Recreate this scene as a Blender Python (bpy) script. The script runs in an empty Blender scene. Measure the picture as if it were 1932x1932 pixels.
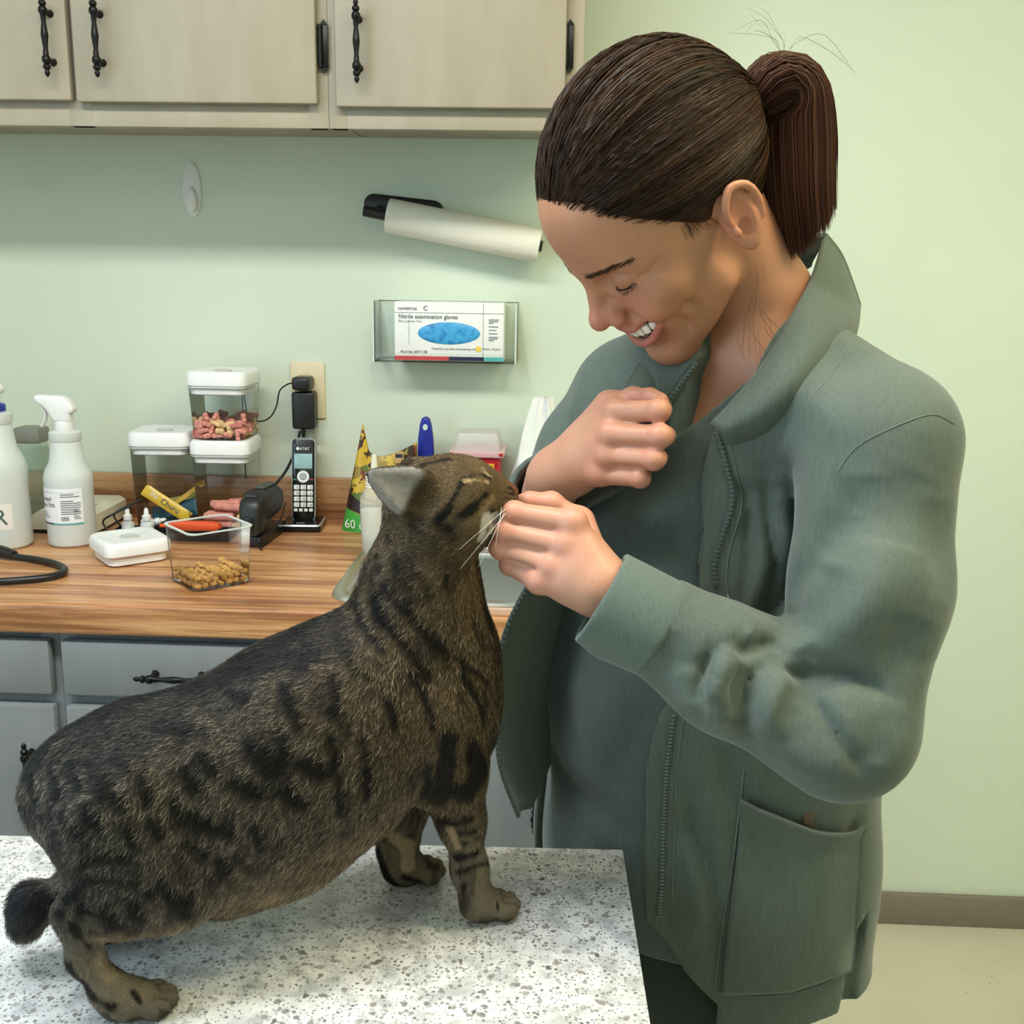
import bpy, bmesh, math, random
import numpy as np
from math import pi, sin, cos, tan, radians, sqrt, atan2
from mathutils import Vector, Matrix, Quaternion
from mathutils.bvhtree import BVHTree

SC = bpy.context.scene
COL = SC.collection
random.seed(7)
RNG = np.random.default_rng(7)

# ------------------------------------------------------------------ camera
FPX = 2000.0
CAM = np.array([0.0, 0.0, 1.42])
YAW, PITCH, ROLL = radians(2.4), radians(12.75), radians(0.9)
cam_m = Matrix.Rotation(YAW, 4, 'Z') @ Matrix.Rotation(pi / 2 - PITCH, 4, 'X') @ Matrix.Rotation(ROLL, 4, 'Z')
camd = bpy.data.cameras.new('camera')
camd.sensor_width = 36.0
camd.lens = FPX / 1932 * 36.0
camd.clip_start = 0.02
camo = bpy.data.objects.new('camera', camd)
camo.matrix_world = Matrix.Translation(CAM) @ cam_m
COL.objects.link(camo)
SC.camera = camo
CR = np.array(cam_m.to_3x3())

def ray(x, y):
    return CR @ np.array([(x - 966) / FPX, -(y - 966) / FPX, -1.0])
def at(x, y, Y):                       # point of the place seen at a spot of the photograph, at distance Y into the room
    d = ray(x, y)
    return CAM + d * (Y - CAM[1]) / d[1]
def atz(x, y, Z):                      # the same on a horizontal plane
    d = ray(x, y)
    return CAM + d * (Z - CAM[2]) / d[2]

# ------------------------------------------------------------------ world, lamps, exposure
SC.view_settings.view_transform = 'Standard'
SC.view_settings.look = 'None'
SC.view_settings.gamma = 1.0
SC.view_settings.use_curve_mapping = False
SC.view_settings.exposure = 0.2
w = bpy.data.worlds.new('world')
SC.world = w
w.use_nodes = True
w.node_tree.nodes['Background'].inputs[0].default_value = (0.72, 0.86, 1.0, 1)
w.node_tree.nodes['Background'].inputs[1].default_value = 2.0

def area(name, loc, rot, sx, sy, power, color):
    l = bpy.data.lights.new(name, 'AREA')
    l.shape = 'RECTANGLE'; l.size = sx; l.size_y = sy; l.energy = power; l.color = color
    o = bpy.data.objects.new(name, l)
    o.location = loc; o.rotation_euler = rot
    COL.objects.link(o)
    return o
LAMPS = [(-0.55, 0.70), (0.85, 0.70), (-0.55, -0.9), (0.85, -0.9)]     # ceiling troffers, each with its own light below its lens
for i, (lx, ly) in enumerate(LAMPS):
    area('ceiling_lamp_light', (lx, ly, 2.418), (0, 0, 0), 1.16, 0.27, (23.0 if lx < 0 else 18.0) if ly > 0 else 1.0, (0.95, 0.99, 1.0) if lx < 0 else (1.0, 0.89, 0.50))
area('window_daylight', (-1.72, -0.2, 1.55), (0, radians(-90), 0), 1.15, 1.15, 15.0, (0.48, 0.74, 1.0))
SC.cycles.max_bounces = 7
SC.cycles.diffuse_bounces = 3
SC.cycles.glossy_bounces = 3
SC.cycles.transmission_bounces = 4
SC.cycles.transparent_max_bounces = 16
SC.cycles.caustics_reflective = False
SC.cycles.caustics_refractive = False
SC.cycles.adaptive_threshold = 0.04

# ------------------------------------------------------------------ materials
def S(r, g, b, a=1.0):
    f = lambda c: (c / 255) / 12.92 if c / 255 <= 0.04045 else ((c / 255 + 0.055) / 1.055) ** 2.4
    return (f(r), f(g), f(b), a)
MATS = {}
class NT:
    def __init__(s, name):
        s.m = bpy.data.materials.new(name); s.m.use_nodes = True
        s.t = s.m.node_tree; s.n = s.t.nodes; s.p = s.n['Principled BSDF']; s.out = s.n['Material Output']
    def add(s, typ, **kw):
        n = s.n.new(typ)
        for k, v in kw.items():
            if k in n.inputs: n.inputs[k].default_value = v
            else: setattr(n, k, v)
        return n
    def link(s, a, b): s.t.links.new(a, b)
    def ramp(s, fac, stops, interp='LINEAR'):
        r = s.n.new('ShaderNodeValToRGB'); r.color_ramp.interpolation = interp
        e = r.color_ramp.elements
        while len(e) < len(stops): e.new(0.5)
        for i, (p, c) in enumerate(stops): e[i].position = p; e[i].color = c
        s.link(fac, r.inputs[0]); return r.outputs[0]
    def coord(s, kind='Object', scale=(1, 1, 1), rot=(0, 0, 0), loc=(0, 0, 0)):
        tc = s.n.new('ShaderNodeTexCoord'); mp = s.n.new('ShaderNodeMapping')
        mp.inputs['Scale'].default_value = scale; mp.inputs['Rotation'].default_value = rot; mp.inputs['Location'].default_value = loc
        s.link(tc.outputs[kind], mp.inputs[0]); return mp.outputs[0]
    def bump(s, h, strength=0.3, dist=0.001):
        b = s.n.new('ShaderNodeBump'); b.inputs['Strength'].default_value = strength; b.inputs['Distance'].default_value = dist
        s.link(h, b.inputs['Height']); s.link(b.outputs[0], s.p.inputs['Normal']); return b
def mat(name, col, rough=0.5, metal=0.0, noise=None, var=0.0, bump=0.0, spec=0.5, coat=0.0, kind='Object', sss=0.0):
    """plain paint/plastic/metal with a little procedural variation"""
    if name in MATS: return MATS[name]
    N = NT(name); p = N.p
    p.inputs['Roughness'].default_value = rough; p.inputs['Metallic'].default_value = metal
    p.inputs['Specular IOR Level'].default_value = spec; p.inputs['Coat Weight'].default_value = coat
    p.inputs['Base Color'].default_value = col
    nz = N.add('ShaderNodeTexNoise', Scale=noise or 40.0, Detail=4.0)
    N.link(N.coord(kind), nz.inputs['Vector'])
    v = max(var, 0.03)
    c0 = tuple(max(0, c * (1 - v)) for c in col[:3]) + (1,); c1 = tuple(min(1, c * (1 + v)) for c in col[:3]) + (1,)
    N.link(N.ramp(nz.outputs['Fac'], [(0.3, c0), (0.7, c1)]), p.inputs['Base Color'])
    if bump: N.bump(nz.outputs['Fac'], bump, 0.002)
    MATS[name] = N.m
    return N.m
def clear_mat(name, tint, gloss=0.08, rough=0.03, ior=1.25):
    """thin clear plastic: see-through sheet with a fresnel shine"""
    if name in MATS: return MATS[name]
    N = NT(name)
    tr = N.add('ShaderNodeBsdfTransparent', Color=tint)
    gl = N.add('ShaderNodeBsdfGlossy', Roughness=rough)
    fr = N.add('ShaderNodeFresnel', IOR=ior)
    nz = N.add('ShaderNodeTexNoise', Scale=9.0, Detail=2.0); N.link(N.coord(), nz.inputs['Vector'])
    ma = N.add('ShaderNodeMath', operation='MULTIPLY_ADD'); N.link(nz.outputs['Fac'], ma.inputs[0]); ma.inputs[1].default_value = gloss; N.link(fr.outputs[0], ma.inputs[2])
    mx = N.add('ShaderNodeMixShader'); N.link(ma.outputs[0], mx.inputs[0]); N.link(tr.outputs[0], mx.inputs[1]); N.link(gl.outputs[0], mx.inputs[2])
    N.link(mx.outputs[0], N.out.inputs[0])
    MATS[name] = N.m
    return N.m

# ------------------------------------------------------------------ mesh helpers
def link(o, parent=None):
    COL.objects.link(o)
    if parent is not None: o.parent = parent
    return o
def empty(name, loc=(0, 0, 0), rz=0.0, label=None, cat=None, group=None):
    o = bpy.data.objects.new(name, None); o.location = loc; o.rotation_euler = (0, 0, rz); o.empty_display_size = 0.05
    COL.objects.link(o)
    return tag(o, label, cat, group)
def tag(o, label=None, cat=None, group=None, kind=None):
    if label: o['label'] = label
    if cat: o['category'] = cat
    if group: o['group'] = group
    if kind: o['kind'] = kind
    return o
def pydata(name, v, f, m=None, parent=None, smooth=True):
    me = bpy.data.meshes.new(name)
    me.from_pydata([tuple(map(float, p)) for p in v], [], f)
    me.update()
    if smooth: me.shade_smooth()
    o = bpy.data.objects.new(name, me)
    if m: me.materials.append(m)
    return link(o, parent)
class MB:
    """a bmesh that boxes, lathes, tubes and prisms are added to; build() links it as ONE object"""
    def __init__(s): s.b = bmesh.new()
    def _x(s, vs, loc, rot):
        M = Matrix.Translation(loc) @ (rot if isinstance(rot, Matrix) else Matrix.Rotation(rot, 4, 'Z'))
        for v in vs: v.co = M @ v.co
    def box(s, c, size, bev=0.0, rot=0.0, seg=2, taper=1.0):
        r = bmesh.ops.create_cube(s.b, size=1.0); vs = r['verts']
        for v in vs:
            k = taper if v.co.z > 0 else 1.0
            v.co = Vector((v.co.x * size[0] * k, v.co.y * size[1] * k, v.co.z * size[2]))
        if bev > 0:
            es = list({e for v in vs for e in v.link_edges})
            rr = bmesh.ops.bevel(s.b, geom=es, offset=bev, segments=seg, affect='EDGES', profile=0.5)
            vs = list({v for f in rr['faces'] for v in f.verts} | {v for v in vs if v.is_valid})
            vs = list({v for v in vs if v.is_valid})
            seen, st = set(vs), list(vs)
            while st:
                q = st.pop()
                for e in q.link_edges:
                    o = e.other_vert(q)
                    if o not in seen: seen.add(o); st.append(o)
            vs = list(seen)
        s._x(vs, c, rot); return s
    def lathe(s, prof, seg=32, loc=(0, 0, 0), rot=0.0, cap=True, sx=1.0, sy=1.0, a0=0.0, a1=2 * pi):
        full = abs(a1 - a0 - 2 * pi) < 1e-6
        n = seg if full else seg + 1
        rings, allv = [], []
        for r, z in prof:
            ring = []
            for i in range(n):
                a = a0 + (a1 - a0) * i / seg
                ring.append(s.b.verts.new((r * cos(a) * sx, r * sin(a) * sy, z)))
            rings.append(ring); allv += ring
        for A, B in zip(rings, rings[1:]):
            for i in range(seg):
                j = (i + 1) % n
                s.b.faces.new((A[i], A[j], B[j], B[i]))
        if cap and full:
            if prof[0][0] > 1e-6: s.b.faces.new(list(reversed(rings[0])))
            if prof[-1][0] > 1e-6: s.b.faces.new(rings[-1])
        s._x(allv, loc, rot); return s
    def tube(s, path, r, seg=8, closed=False, cap=True):
        P = [Vector(p) for p in path]; n = len(P)
        R = r if hasattr(r, '__len__') else [r] * n
        nrm = None; rings = []
        for i in range(n):
            t = (P[(i + 1) % n] - P[i - 1]) if closed else (P[min(i + 1, n - 1)] - P[max(i - 1, 0)])
            t.normalize()
            if nrm is None:
                nrm = t.orthogonal().normalized()
            nrm = (nrm - t * nrm.dot(t)).normalized(); bi = t.cross(nrm)
            rings.append([s.b.verts.new(P[i] + (nrm * cos(2 * pi * k / seg) + bi * sin(2 * pi * k / seg)) * R[i]) for k in range(seg)])
        pairs = list(zip(rings, rings[1:])) + ([(rings[-1], rings[0])] if closed else [])
        for A, B in pairs:
            for k in range(seg):
                s.b.faces.new((A[k], A[(k + 1) % seg], B[(k + 1) % seg], B[k]))
        if cap and not closed:
            s.b.faces.new(list(reversed(rings[0]))); s.b.faces.new(rings[-1])
        return s
    def prism(s, poly, d, loc=(0, 0, 0), rot=0.0, bev=0.0, seg=2):
        """polygon in local XZ, thickness d along Y"""
        a = [s.b.verts.new((x, -d / 2, z)) for x, z in poly]; b = [s.b.verts.new((x, d / 2, z)) for x, z in poly]
        fs = [s.b.faces.new(a), s.b.faces.new(list(reversed(b)))]
        n = len(poly)
        for i in range(n): fs.append(s.b.faces.new((a[i], b[i], b[(i + 1) % n], a[(i + 1) % n])))
        bmesh.ops.recalc_face_normals(s.b, faces=fs)
        vs = a + b
        if bev > 0:
            es = list({e for f in fs[:2] for e in f.edges})
            rr = bmesh.ops.bevel(s.b, geom=es, offset=bev, segments=seg, affect='EDGES', profile=0.5)
            seen = {v for f in rr['faces'] for v in f.verts} | {v for v in vs if v.is_valid}; st = list(seen)
            while st:
                q = st.pop()
                for e in q.link_edges:
                    o = e.other_vert(q)
                    if o not in seen: seen.add(o); st.append(o)
            vs = list(seen)
        s._x(vs, loc, rot); return s
    def rrect(s, layers, r, seg=5, cap0=True, cap1=True, loc=(0, 0, 0), rot=0.0):
        """stack of rounded rectangles: layers = [(half_x, half_y, z[, corner])]"""
        rings, allv = [], []
        for L in layers:
            hx, hy, z = L[:3]; c = min(L[3] if len(L) > 3 else r, hx, hy); ring = []
            for q, (sx, sy) in enumerate(((1, 1), (-1, 1), (-1, -1), (1, -1))):
                for k in range(seg + 1):
                    a = q * pi / 2 + pi / 2 * k / seg
                    ring.append(s.b.verts.new((sx * (hx - c) + c * cos(a), sy * (hy - c) + c * sin(a), z)))
            rings.append(ring); allv += ring
        n = len(rings[0])
        for A, B in zip(rings, rings[1:]):
            for i in range(n): s.b.faces.new((A[i], A[(i + 1) % n], B[(i + 1) % n], B[i]))
        if cap0: s.b.faces.new(list(reversed(rings[0])))
        if cap1: s.b.faces.new(rings[-1])
        s._x(allv, loc, rot); return s
    def grid(s, fn, nu, nv, closed_u=False):
        V = [[s.b.verts.new(fn(i / nu, j / nv)) for j in range(nv + 1)] for i in range(nu + (0 if closed_u else 1))]
        m = len(V)
        for i in range(nu):
            for j in range(nv):
                s.b.faces.new((V[i][j], V[(i + 1) % m][j], V[(i + 1) % m][j + 1], V[i][j + 1]))
        return s
    def build(s, name, m=None, parent=None, loc=(0, 0, 0), rot=None, smooth=True, angle=40):
        me = bpy.data.meshes.new(name)
        s.b.normal_update(); s.b.to_mesh(me); s.b.free()
        if smooth:
            me.shade_smooth()
            try: me.set_sharp_from_angle(angle=radians(angle))
            except Exception: pass
        if m: me.materials.append(m)
        o = bpy.data.objects.new(name, me); o.location = loc
        if rot is not None: o.rotation_euler = rot
        return link(o, parent)
def text_mesh(body, size, align='LEFT', sx=1.0):
    c = bpy.data.curves.new('lettering', 'FONT'); c.body = body; c.size = size; c.align_x = align; c.resolution_u = 2
    o = bpy.data.objects.new('lettering', c); COL.objects.link(o)
    dg = bpy.context.evaluated_depsgraph_get()
    me = bpy.data.meshes.new_from_object(o.evaluated_get(dg))
    bpy.data.objects.remove(o); bpy.data.curves.remove(c)
    if sx != 1.0:
        for v in me.vertices: v.co.x *= sx
    return me
def text(body, size, m, parent, loc, rot=(pi / 2, 0, 0), align='LEFT', sx=1.0, wrap=None, name='lettering'):
    """flat lettering standing in the XZ plane facing -Y; wrap = radius to bend it around a bottle"""
    me = text_mesh(body, size, align, sx)
    if wrap:
        for v in me.vertices:
            a = v.co.x / wrap
            v.co = Vector((wrap * sin(a), -wrap * cos(a), v.co.y))
        rot = (0, 0, rot[2] if len(rot) > 2 else 0)
    me.materials.clear(); me.materials.append(m)
    o = bpy.data.objects.new(name, me); o.location = loc; o.rotation_euler = rot
    return link(o, parent)
def copy_tree(o, parent=None):
    c = o.copy(); COL.objects.link(c); c.parent = parent
    for ch in o.children: copy_tree(ch, c)
    return c
def bez(pts, n=24, closed=False):
    """Catmull-Rom through the points"""
    P = [Vector(p) for p in pts]; out = []
    m = len(P); segs = m if closed else m - 1
    for i in range(segs):
        p0, p1, p2, p3 = (P[(i - 1) % m] if closed or i else P[0]), P[i], P[(i + 1) % m], (P[(i + 2) % m] if closed or i + 2 < m else P[-1])
        for k in range(n):
            t = k / n
            out.append(0.5 * ((2 * p1) + (p2 - p0) * t + (2 * p0 - 5 * p1 + 4 * p2 - p3) * t * t + (3 * p1 - p0 - 3 * p2 + p3) * t ** 3))
    if not closed: out.append(P[-1])
    return out
# ================================================================== the room
WY = 2.15                    # the wall behind the counter
FZ = 0.017                   # floor level
X0, X1, Y0, ZC = -1.75, 1.75, -2.0, 2.45
def wall_paint():
    N = NT('mint_wall_paint'); p = N.p
    p.inputs['Roughness'].default_value = 0.45
    nz = N.add('ShaderNodeTexNoise', Scale=2.2, Detail=3.0); N.link(N.coord(), nz.inputs['Vector'])
    N.link(N.ramp(nz.outputs['Fac'], [(0.3, S(209, 219, 203)), (0.7, S(215, 225, 209))]), p.inputs['Base Color'])
    n2 = N.add('ShaderNodeTexNoise', Scale=160.0, Detail=2.0); N.link(N.coord(), n2.inputs['Vector'])
    N.bump(n2.outputs['Fac'], 0.06, 0.001)
    return N.m
M_WALL = wall_paint()
def floor_mat():
    N = NT('painted_concrete_floor'); p = N.p
    p.inputs['Roughness'].default_value = 0.5
    nz = N.add('ShaderNodeTexNoise', Scale=5.0, Detail=6.0); N.link(N.coord(), nz.inputs['Vector'])
    base = N.ramp(nz.outputs['Fac'], [(0.3, S(196, 190, 170)), (0.7, S(206, 200, 180))])
    vo = N.add('ShaderNodeTexVoronoi', Scale=38.0); N.link(N.coord(), vo.inputs['Vector'])
    n3 = N.add('ShaderNodeTexNoise', Scale=2.4, Detail=2.0); N.link(N.coord(), n3.inputs['Vector'])
    spot = N.ramp(vo.outputs['Distance'], [(0.05, (1, 1, 1, 1)), (0.11, (0, 0, 0, 1))])
    msk = N.ramp(n3.outputs['Fac'], [(0.55, (0, 0, 0, 1)), (0.62, (1, 1, 1, 1))])
    mu = N.add('ShaderNodeMath', operation='MULTIPLY'); N.link(spot, mu.inputs[0]); N.link(msk, mu.inputs[1])
    mx = N.add('ShaderNodeMix', data_type='RGBA'); N.link(mu.outputs[0], mx.inputs['Factor']); N.link(base, mx.inputs['A']); mx.inputs['B'].default_value = S(110, 104, 92)
    N.link(mx.outputs['Result'], p.inputs['Base Color'])
    return N.m
M_CEIL = mat('white_ceiling_paint', S(236, 236, 228), 0.8)
M_TAUPE = mat('taupe_baseboard_paint', S(128, 116, 106), 0.5, var=0.06)
def struct(o): o['kind'] = 'structure'; return o
T = 0.1
struct(MB().box(((X0 + X1) / 2, (Y0 + WY) / 2, FZ - T / 2), (X1 - X0 + 2 * T, WY - Y0 + 2 * T, T)).build('floor', floor_mat()))
struct(MB().box(((X0 + X1) / 2, (Y0 + WY) / 2, ZC + T / 2), (X1 - X0 + 2 * T, WY - Y0 + 2 * T, T)).build('ceiling', M_CEIL))
struct(MB().box(((X0 + X1) / 2, WY + T / 2, (FZ + ZC) / 2), (X1 - X0 + 2 * T, T, ZC - FZ)).build('wall_back', M_WALL))
struct(MB().box((X1 + T / 2, (Y0 + WY) / 2, (FZ + ZC) / 2), (T, WY - Y0, ZC - FZ)).build('wall_right', M_WALL))
struct(MB().box(((X0 + X1) / 2, Y0 - T / 2, (FZ + ZC) / 2), (X1 - X0 + 2 * T, T, ZC - FZ)).build('wall_front', M_WALL))
# wall on the window side, in four pieces around the opening
wy0, wy1, wz0, wz1 = -0.8, 0.4, 0.95, 2.15
wl = MB()
wl.box((X0 - T / 2, (Y0 + wy0) / 2, (FZ + ZC) / 2), (T, wy0 - Y0, ZC - FZ)).box((X0 - T / 2, (wy1 + WY) / 2, (FZ + ZC) / 2), (T, WY - wy1, ZC - FZ))
wl.box((X0 - T / 2, (wy0 + wy1) / 2, (FZ + wz0) / 2), (T, wy1 - wy0, wz0 - FZ)).box((X0 - T / 2, (wy0 + wy1) / 2, (wz1 + ZC) / 2), (T, wy1 - wy0, ZC - wz1))
struct(wl.build('wall_left', M_WALL))
win = struct(empty('window_1', (X0 - T / 2, (wy0 + wy1) / 2, wz0)))
M_WHITE = mat('white_gloss_paint', S(236, 236, 232), 0.35)
fr = MB(); hw, hh = (wy1 - wy0), (wz1 - wz0)
fr.box((0, -hw / 2 + .02, hh / 2), (.06, .04, hh), .003).box((0, hw / 2 - .02, hh / 2), (.06, .04, hh), .003).box((0, 0, .02), (.06, hw, .04), .003).box((0, 0, hh - .02), (.06, hw, .04), .003).box((0, 0, hh / 2), (.05, hw, .035), .003)
fr.build('window_frame', M_WHITE, win)
for q in (0, 1):
    MB().box((0, 0, hh * (.25 + .5 * q)), (.004, hw - .08, hh / 2 - .05)).build('pane', clear_mat('window_glass', (.97, .99, .98, 1)), win)
MB().box((.07, 0, -.012), (.12, hw + .08, .024), .004).build('window_sill', M_WHITE, win)
# baseboard along the wall behind, right of the cabinets
bb = MB().box(((0.04 + X1) / 2, WY - .007, FZ + .037), (X1 - .04, .014, .074), .003)
struct(bb.build('baseboard_back', M_TAUPE))
b2 = MB().box((X1 - .007, (Y0 + WY) / 2 - .01, FZ + .037), (.014, WY - Y0 - .02, .074), .003)
struct(b2.build('baseboard_right', M_TAUPE))
# ceiling troffers: frame and lens
def lens():
    N = NT('lit_lamp_lens')
    N.p.inputs['Emission Color'].default_value = (1, .96, .85, 1); N.p.inputs['Emission Strength'].default_value = 3.0
    N.p.inputs['Base Color'].default_value = S(240, 240, 235)
    N.m.cycles.emission_sampling = 'NONE'
    return N.m
ML = lens()
for i, (lx, ly) in enumerate(LAMPS):
    t = empty('ceiling_lamp', (lx, ly, ZC), 0, 'long white ceiling lamp with a lit lens', 'ceiling lamp', 'ceiling lamps')
    f = MB()
    for sx, sy, L, Wd in ((0, 1, 1.26, .025), (0, -1, 1.26, .025), (1, 0, .025, .30), (-1, 0, .025, .30)):
        f.box((sx * .6175, sy * .1625, -.012), (L, Wd, .024), .002)
    f.build('lamp_frame', M_WHITE, t)
    MB().box((0, 0, -.008), (1.2, .3, .012)).build('lens', ML, t)

# ================================================================== cabinets
def cab_paint(name, a, b):
    N = NT(name); p = N.p; p.inputs['Roughness'].default_value = 0.42
    nz = N.add('ShaderNodeTexNoise', Scale=4.0, Detail=6.0, Roughness=0.6); N.link(N.coord(scale=(3, 3, 0.7)), nz.inputs['Vector'])
    N.link(N.ramp(nz.outputs['Fac'], [(0.35, a), (0.75, b)]), p.inputs['Base Color'])
    n2 = N.add('ShaderNodeTexNoise', Scale=60.0, Detail=4.0); N.link(N.coord(scale=(2, 2, 0.25)), n2.inputs['Vector'])
    N.bump(n2.outputs['Fac'], 0.12, 0.001)
    return N.m
M_UP = cab_paint('warm_grey_cabinet_paint', S(163, 152, 133), S(177, 166, 149))
M_LOW = cab_paint('cool_grey_cabinet_paint', S(126, 129, 134), S(136, 139, 143))
M_BLK = mat('black_wrought_metal', S(26, 25, 25), 0.35, 0.6, bump=0.1)
def bar_pull(parent, loc, horizontal=False):
    """turned bar handle, 0.127 long, with two posts"""
    prof = [(0, -.064), (.003, -.061), (.0045, -.057), (.003, -.053), (.006, -.050), (.006, -.046), (.004, -.044), (.007, -.040), (.007, -.034), (.0045, -.031), (.0045, -.026), (.0035, -.02), (.0055, -.004), (.006, 0)]
    prof = prof + [(r, -z) for r, z in reversed(prof[:-1])]
    h = MB().lathe(prof, 12)
    for z in (-.037, .037):
        h.lathe([(.0065, 0), (.0045, .004), (.004, .022)], 10, loc=(0, .024, z), rot=Matrix.Rotation(pi / 2, 4, 'X'))
    o = h.build('handle', M_BLK, parent, loc)
    if horizontal: o.rotation_euler = (0, pi / 2, 0)
    return o
def hinge(parent, loc):
    b = MB().box((0, 0, 0), (.013, .004, .066), .0015)
    b.prism([(-.006, .033), (.006, .033), (0, .041)], .004).prism([(-.006, -.033), (.006, -.033), (0, -.041)], .004)
    b.lathe([(.0, -.034), (.004, -.032), (.0042, .032), (0, .034)], 10, loc=(-.006, -.004, 0))
    return b.build('hinge', M_BLK, parent, loc)
def door(parent, x0, x1, z0, z1, y, name='door', th=.019):
    return MB().box((0, 0, 0), (x1 - x0, th, z1 - z0), .004).build(name, DOORM[0], parent, ((x0 + x1) / 2, y, (z0 + z1) / 2))
DOORM = [M_UP]
UYF, UZ0, UZ1 = 1.845, 1.648, 2.36       # upper cabinets: front plane of the face frame, bottom lip, top
def upper(name_label, x0, x1, stiles, rail):
    t = empty('upper_cabinet', (0, 0, 0), 0, name_label, 'cabinet', 'upper wall cabinets')
    body = MB().box(((x0 + x1) / 2, (UYF + .02 + WY - .001) / 2, (UZ0 + .022 + UZ1) / 2), (x1 - x0 - .002, WY - .001 - UYF - .02, UZ1 - UZ0 - .022))
    body.build('cabinet_body', M_UP, t)
    ff = MB()
    for a, b in stiles: ff.box(((a + b) / 2, UYF + .01, (UZ0 + UZ1) / 2), (b - a, .02, UZ1 - UZ0), .0015)
    for a, b in rail: ff.box(((x0 + x1) / 2, UYF + .0102, (a + b) / 2), (x1 - x0 - .004, .0195, b - a), .0015)
    ff.build('face_frame', M_UP, t)
    return t
c1 = upper('warm grey upper cabinet with a pair of doors over the spray bottles', -1.25, -.3915, [(-1.25, -1.2), (-.83, -.79), (-.425, -.3915)], [(UZ0, UZ0 + .05), (2.30, UZ1)])
c2 = upper('warm grey single-door upper cabinet at the end of the run over the paper towels', -.3915, .028, [(-.3915, -.36), (-.02, .028)], [(UZ0, UZ0 + .05), (2.30, UZ1)])
dy = UYF - .0105
dA = door(c1, -1.215, -.8165, 1.686, 2.315, dy); dB = door(c1, -.8085, -.407, 1.684, 2.315, dy)
dC = door(c2, -.376, -.001, 1.680, 2.315, dy)
def on(o, p): return tuple(np.array(p) - np.array(o.location))
for d, pxh, pyh in ((dA, 84, 66), (dB, 179, 67), (dC, 672, 77)):
    q = at(pxh, pyh, UYF - .045)
    bar_pull(d, on(d, (q[0], UYF - .045, q[2])))
for d, pxh in ((dB, 612), (dC, 1075)):
    q = at(pxh, 88, UYF - .004)
    hinge(d, on(d, (q[0], UYF - .006, q[2])))
    hinge(d, on(d, (q[0], UYF - .006, 2.23)))
hinge(dA, on(dA, (-1.222, UYF - .006, 1.77))); hinge(dA, on(dA, (-1.222, UYF - .006, 2.23)))

# lower cabinets
DOORM[0] = M_LOW
LYF = 1.56
def lower(label, x0, x1, dr=None, split=False):
    t = empty('base_cabinet', (0, 0, 0), 0, label, 'cabinet', 'grey base cabinets')
    MB().box(((x0 + x1) / 2, (LYF + .02 + WY - .001) / 2, (.10 + FZ + .735) / 2), (x1 - x0 - .002, WY - LYF - .021, .735 - .10 - FZ)).build('cabinet_body', M_LOW, t)
    for xx in (x0 + .009, x1 - .009): MB().box((xx, (LYF + .02 + WY - .001) / 2, .80), (.016, WY - LYF - .021, .13)).build('side_panel', M_LOW, t)
    MB().box(((x0 + x1) / 2, (LYF + .09 + WY) / 2 - .001, (FZ + .1 + FZ) / 2), (x1 - x0 - .002, WY - LYF - .095, .1)).build('toe_kick', M_TAUPE, t)
    ff = MB()
    for a, b in ((x0, x0 + .03), (x1 - .03, x1)): ff.box(((a + b) / 2, LYF + .01, (.117 + .865) / 2), (b - a, .02, .865 - .117), .001)
    for a, b in ((.117, .15), (.715, .755), (.84, .865)): ff.box(((x0 + x1) / 2, LYF + .0102, (a + b) / 2), (x1 - x0, .0195, b - a), .001)
    ff.build('face_frame', M_LOW, t)
    d = door(t, x0 + .0095, x1 - .0095, .755, .846, LYF - .0105, 'drawer')
    bar_pull(d, on(d, ((x0 + x1) / 2, LYF - .045, .797)), True)
    e = door(t, x0 + .0095, x1 - .0095, .14, .737, LYF - .0105, 'door')
    bar_pull(e, on(e, (x1 - .05, LYF - .045, .62)))
    return t
lower('grey base cabinet with drawer under the spray bottles', -1.245, -.7795)
lower('grey base cabinet with drawer under the open kibble container', -.7795, -.387)
lower('grey base cabinet with drawer front below the sink', -.387, .030)

# worktop with backsplash and the sink cut-out
def laminate(name, dark):
    N = NT(name); p = N.p; p.inputs['Roughness'].default_value = 0.28
    n1 = N.add('ShaderNodeTexNoise', Scale=2.6, Detail=5.0, Roughness=0.6, Distortion=0.6); N.link(N.coord(scale=(0.55, 7.5, 7.5)), n1.inputs['Vector'])
    n2 = N.add('ShaderNodeTexNoise', Scale=11.0, Detail=6.0, Roughness=0.7); N.link(N.coord(scale=(0.35, 12, 12)), n2.inputs['Vector'])
    mx = N.add('ShaderNodeMix', data_type='FLOAT'); mx.inputs['Factor'].default_value = 0.38
    N.link(n1.outputs['Fac'], mx.inputs['A']); N.link(n2.outputs['Fac'], mx.inputs['B'])
    k = dark
    def c(r, g, b): return S(r * k, g * k, b * k)
    N.link(N.ramp(mx.outputs['Result'], [(0.32, c(104, 62, 38)), (0.43, c(150, 98, 62)), (0.50, c(188, 134, 90)), (0.57, c(216, 166, 118)), (0.64, c(176, 120, 78)), (0.74, c(130, 84, 54))]), p.inputs['Base Color'])
    N.bump(n2.outputs['Fac'], 0.05, 0.0005)
    return N.m
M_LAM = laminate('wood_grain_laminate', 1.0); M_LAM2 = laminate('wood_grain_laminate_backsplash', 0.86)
CZ, CYF, CX0, CX1 = .91, 1.53, -1.255, .040
SX0, SX1, SY0, SY1 = -.335, .005, 1.60, 1.90          # sink cut-out
ct = empty('countertop', (0, 0, 0), 0, 'wood grain laminate worktop with low backsplash along the mint wall', 'countertop')
top = MB()
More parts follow.
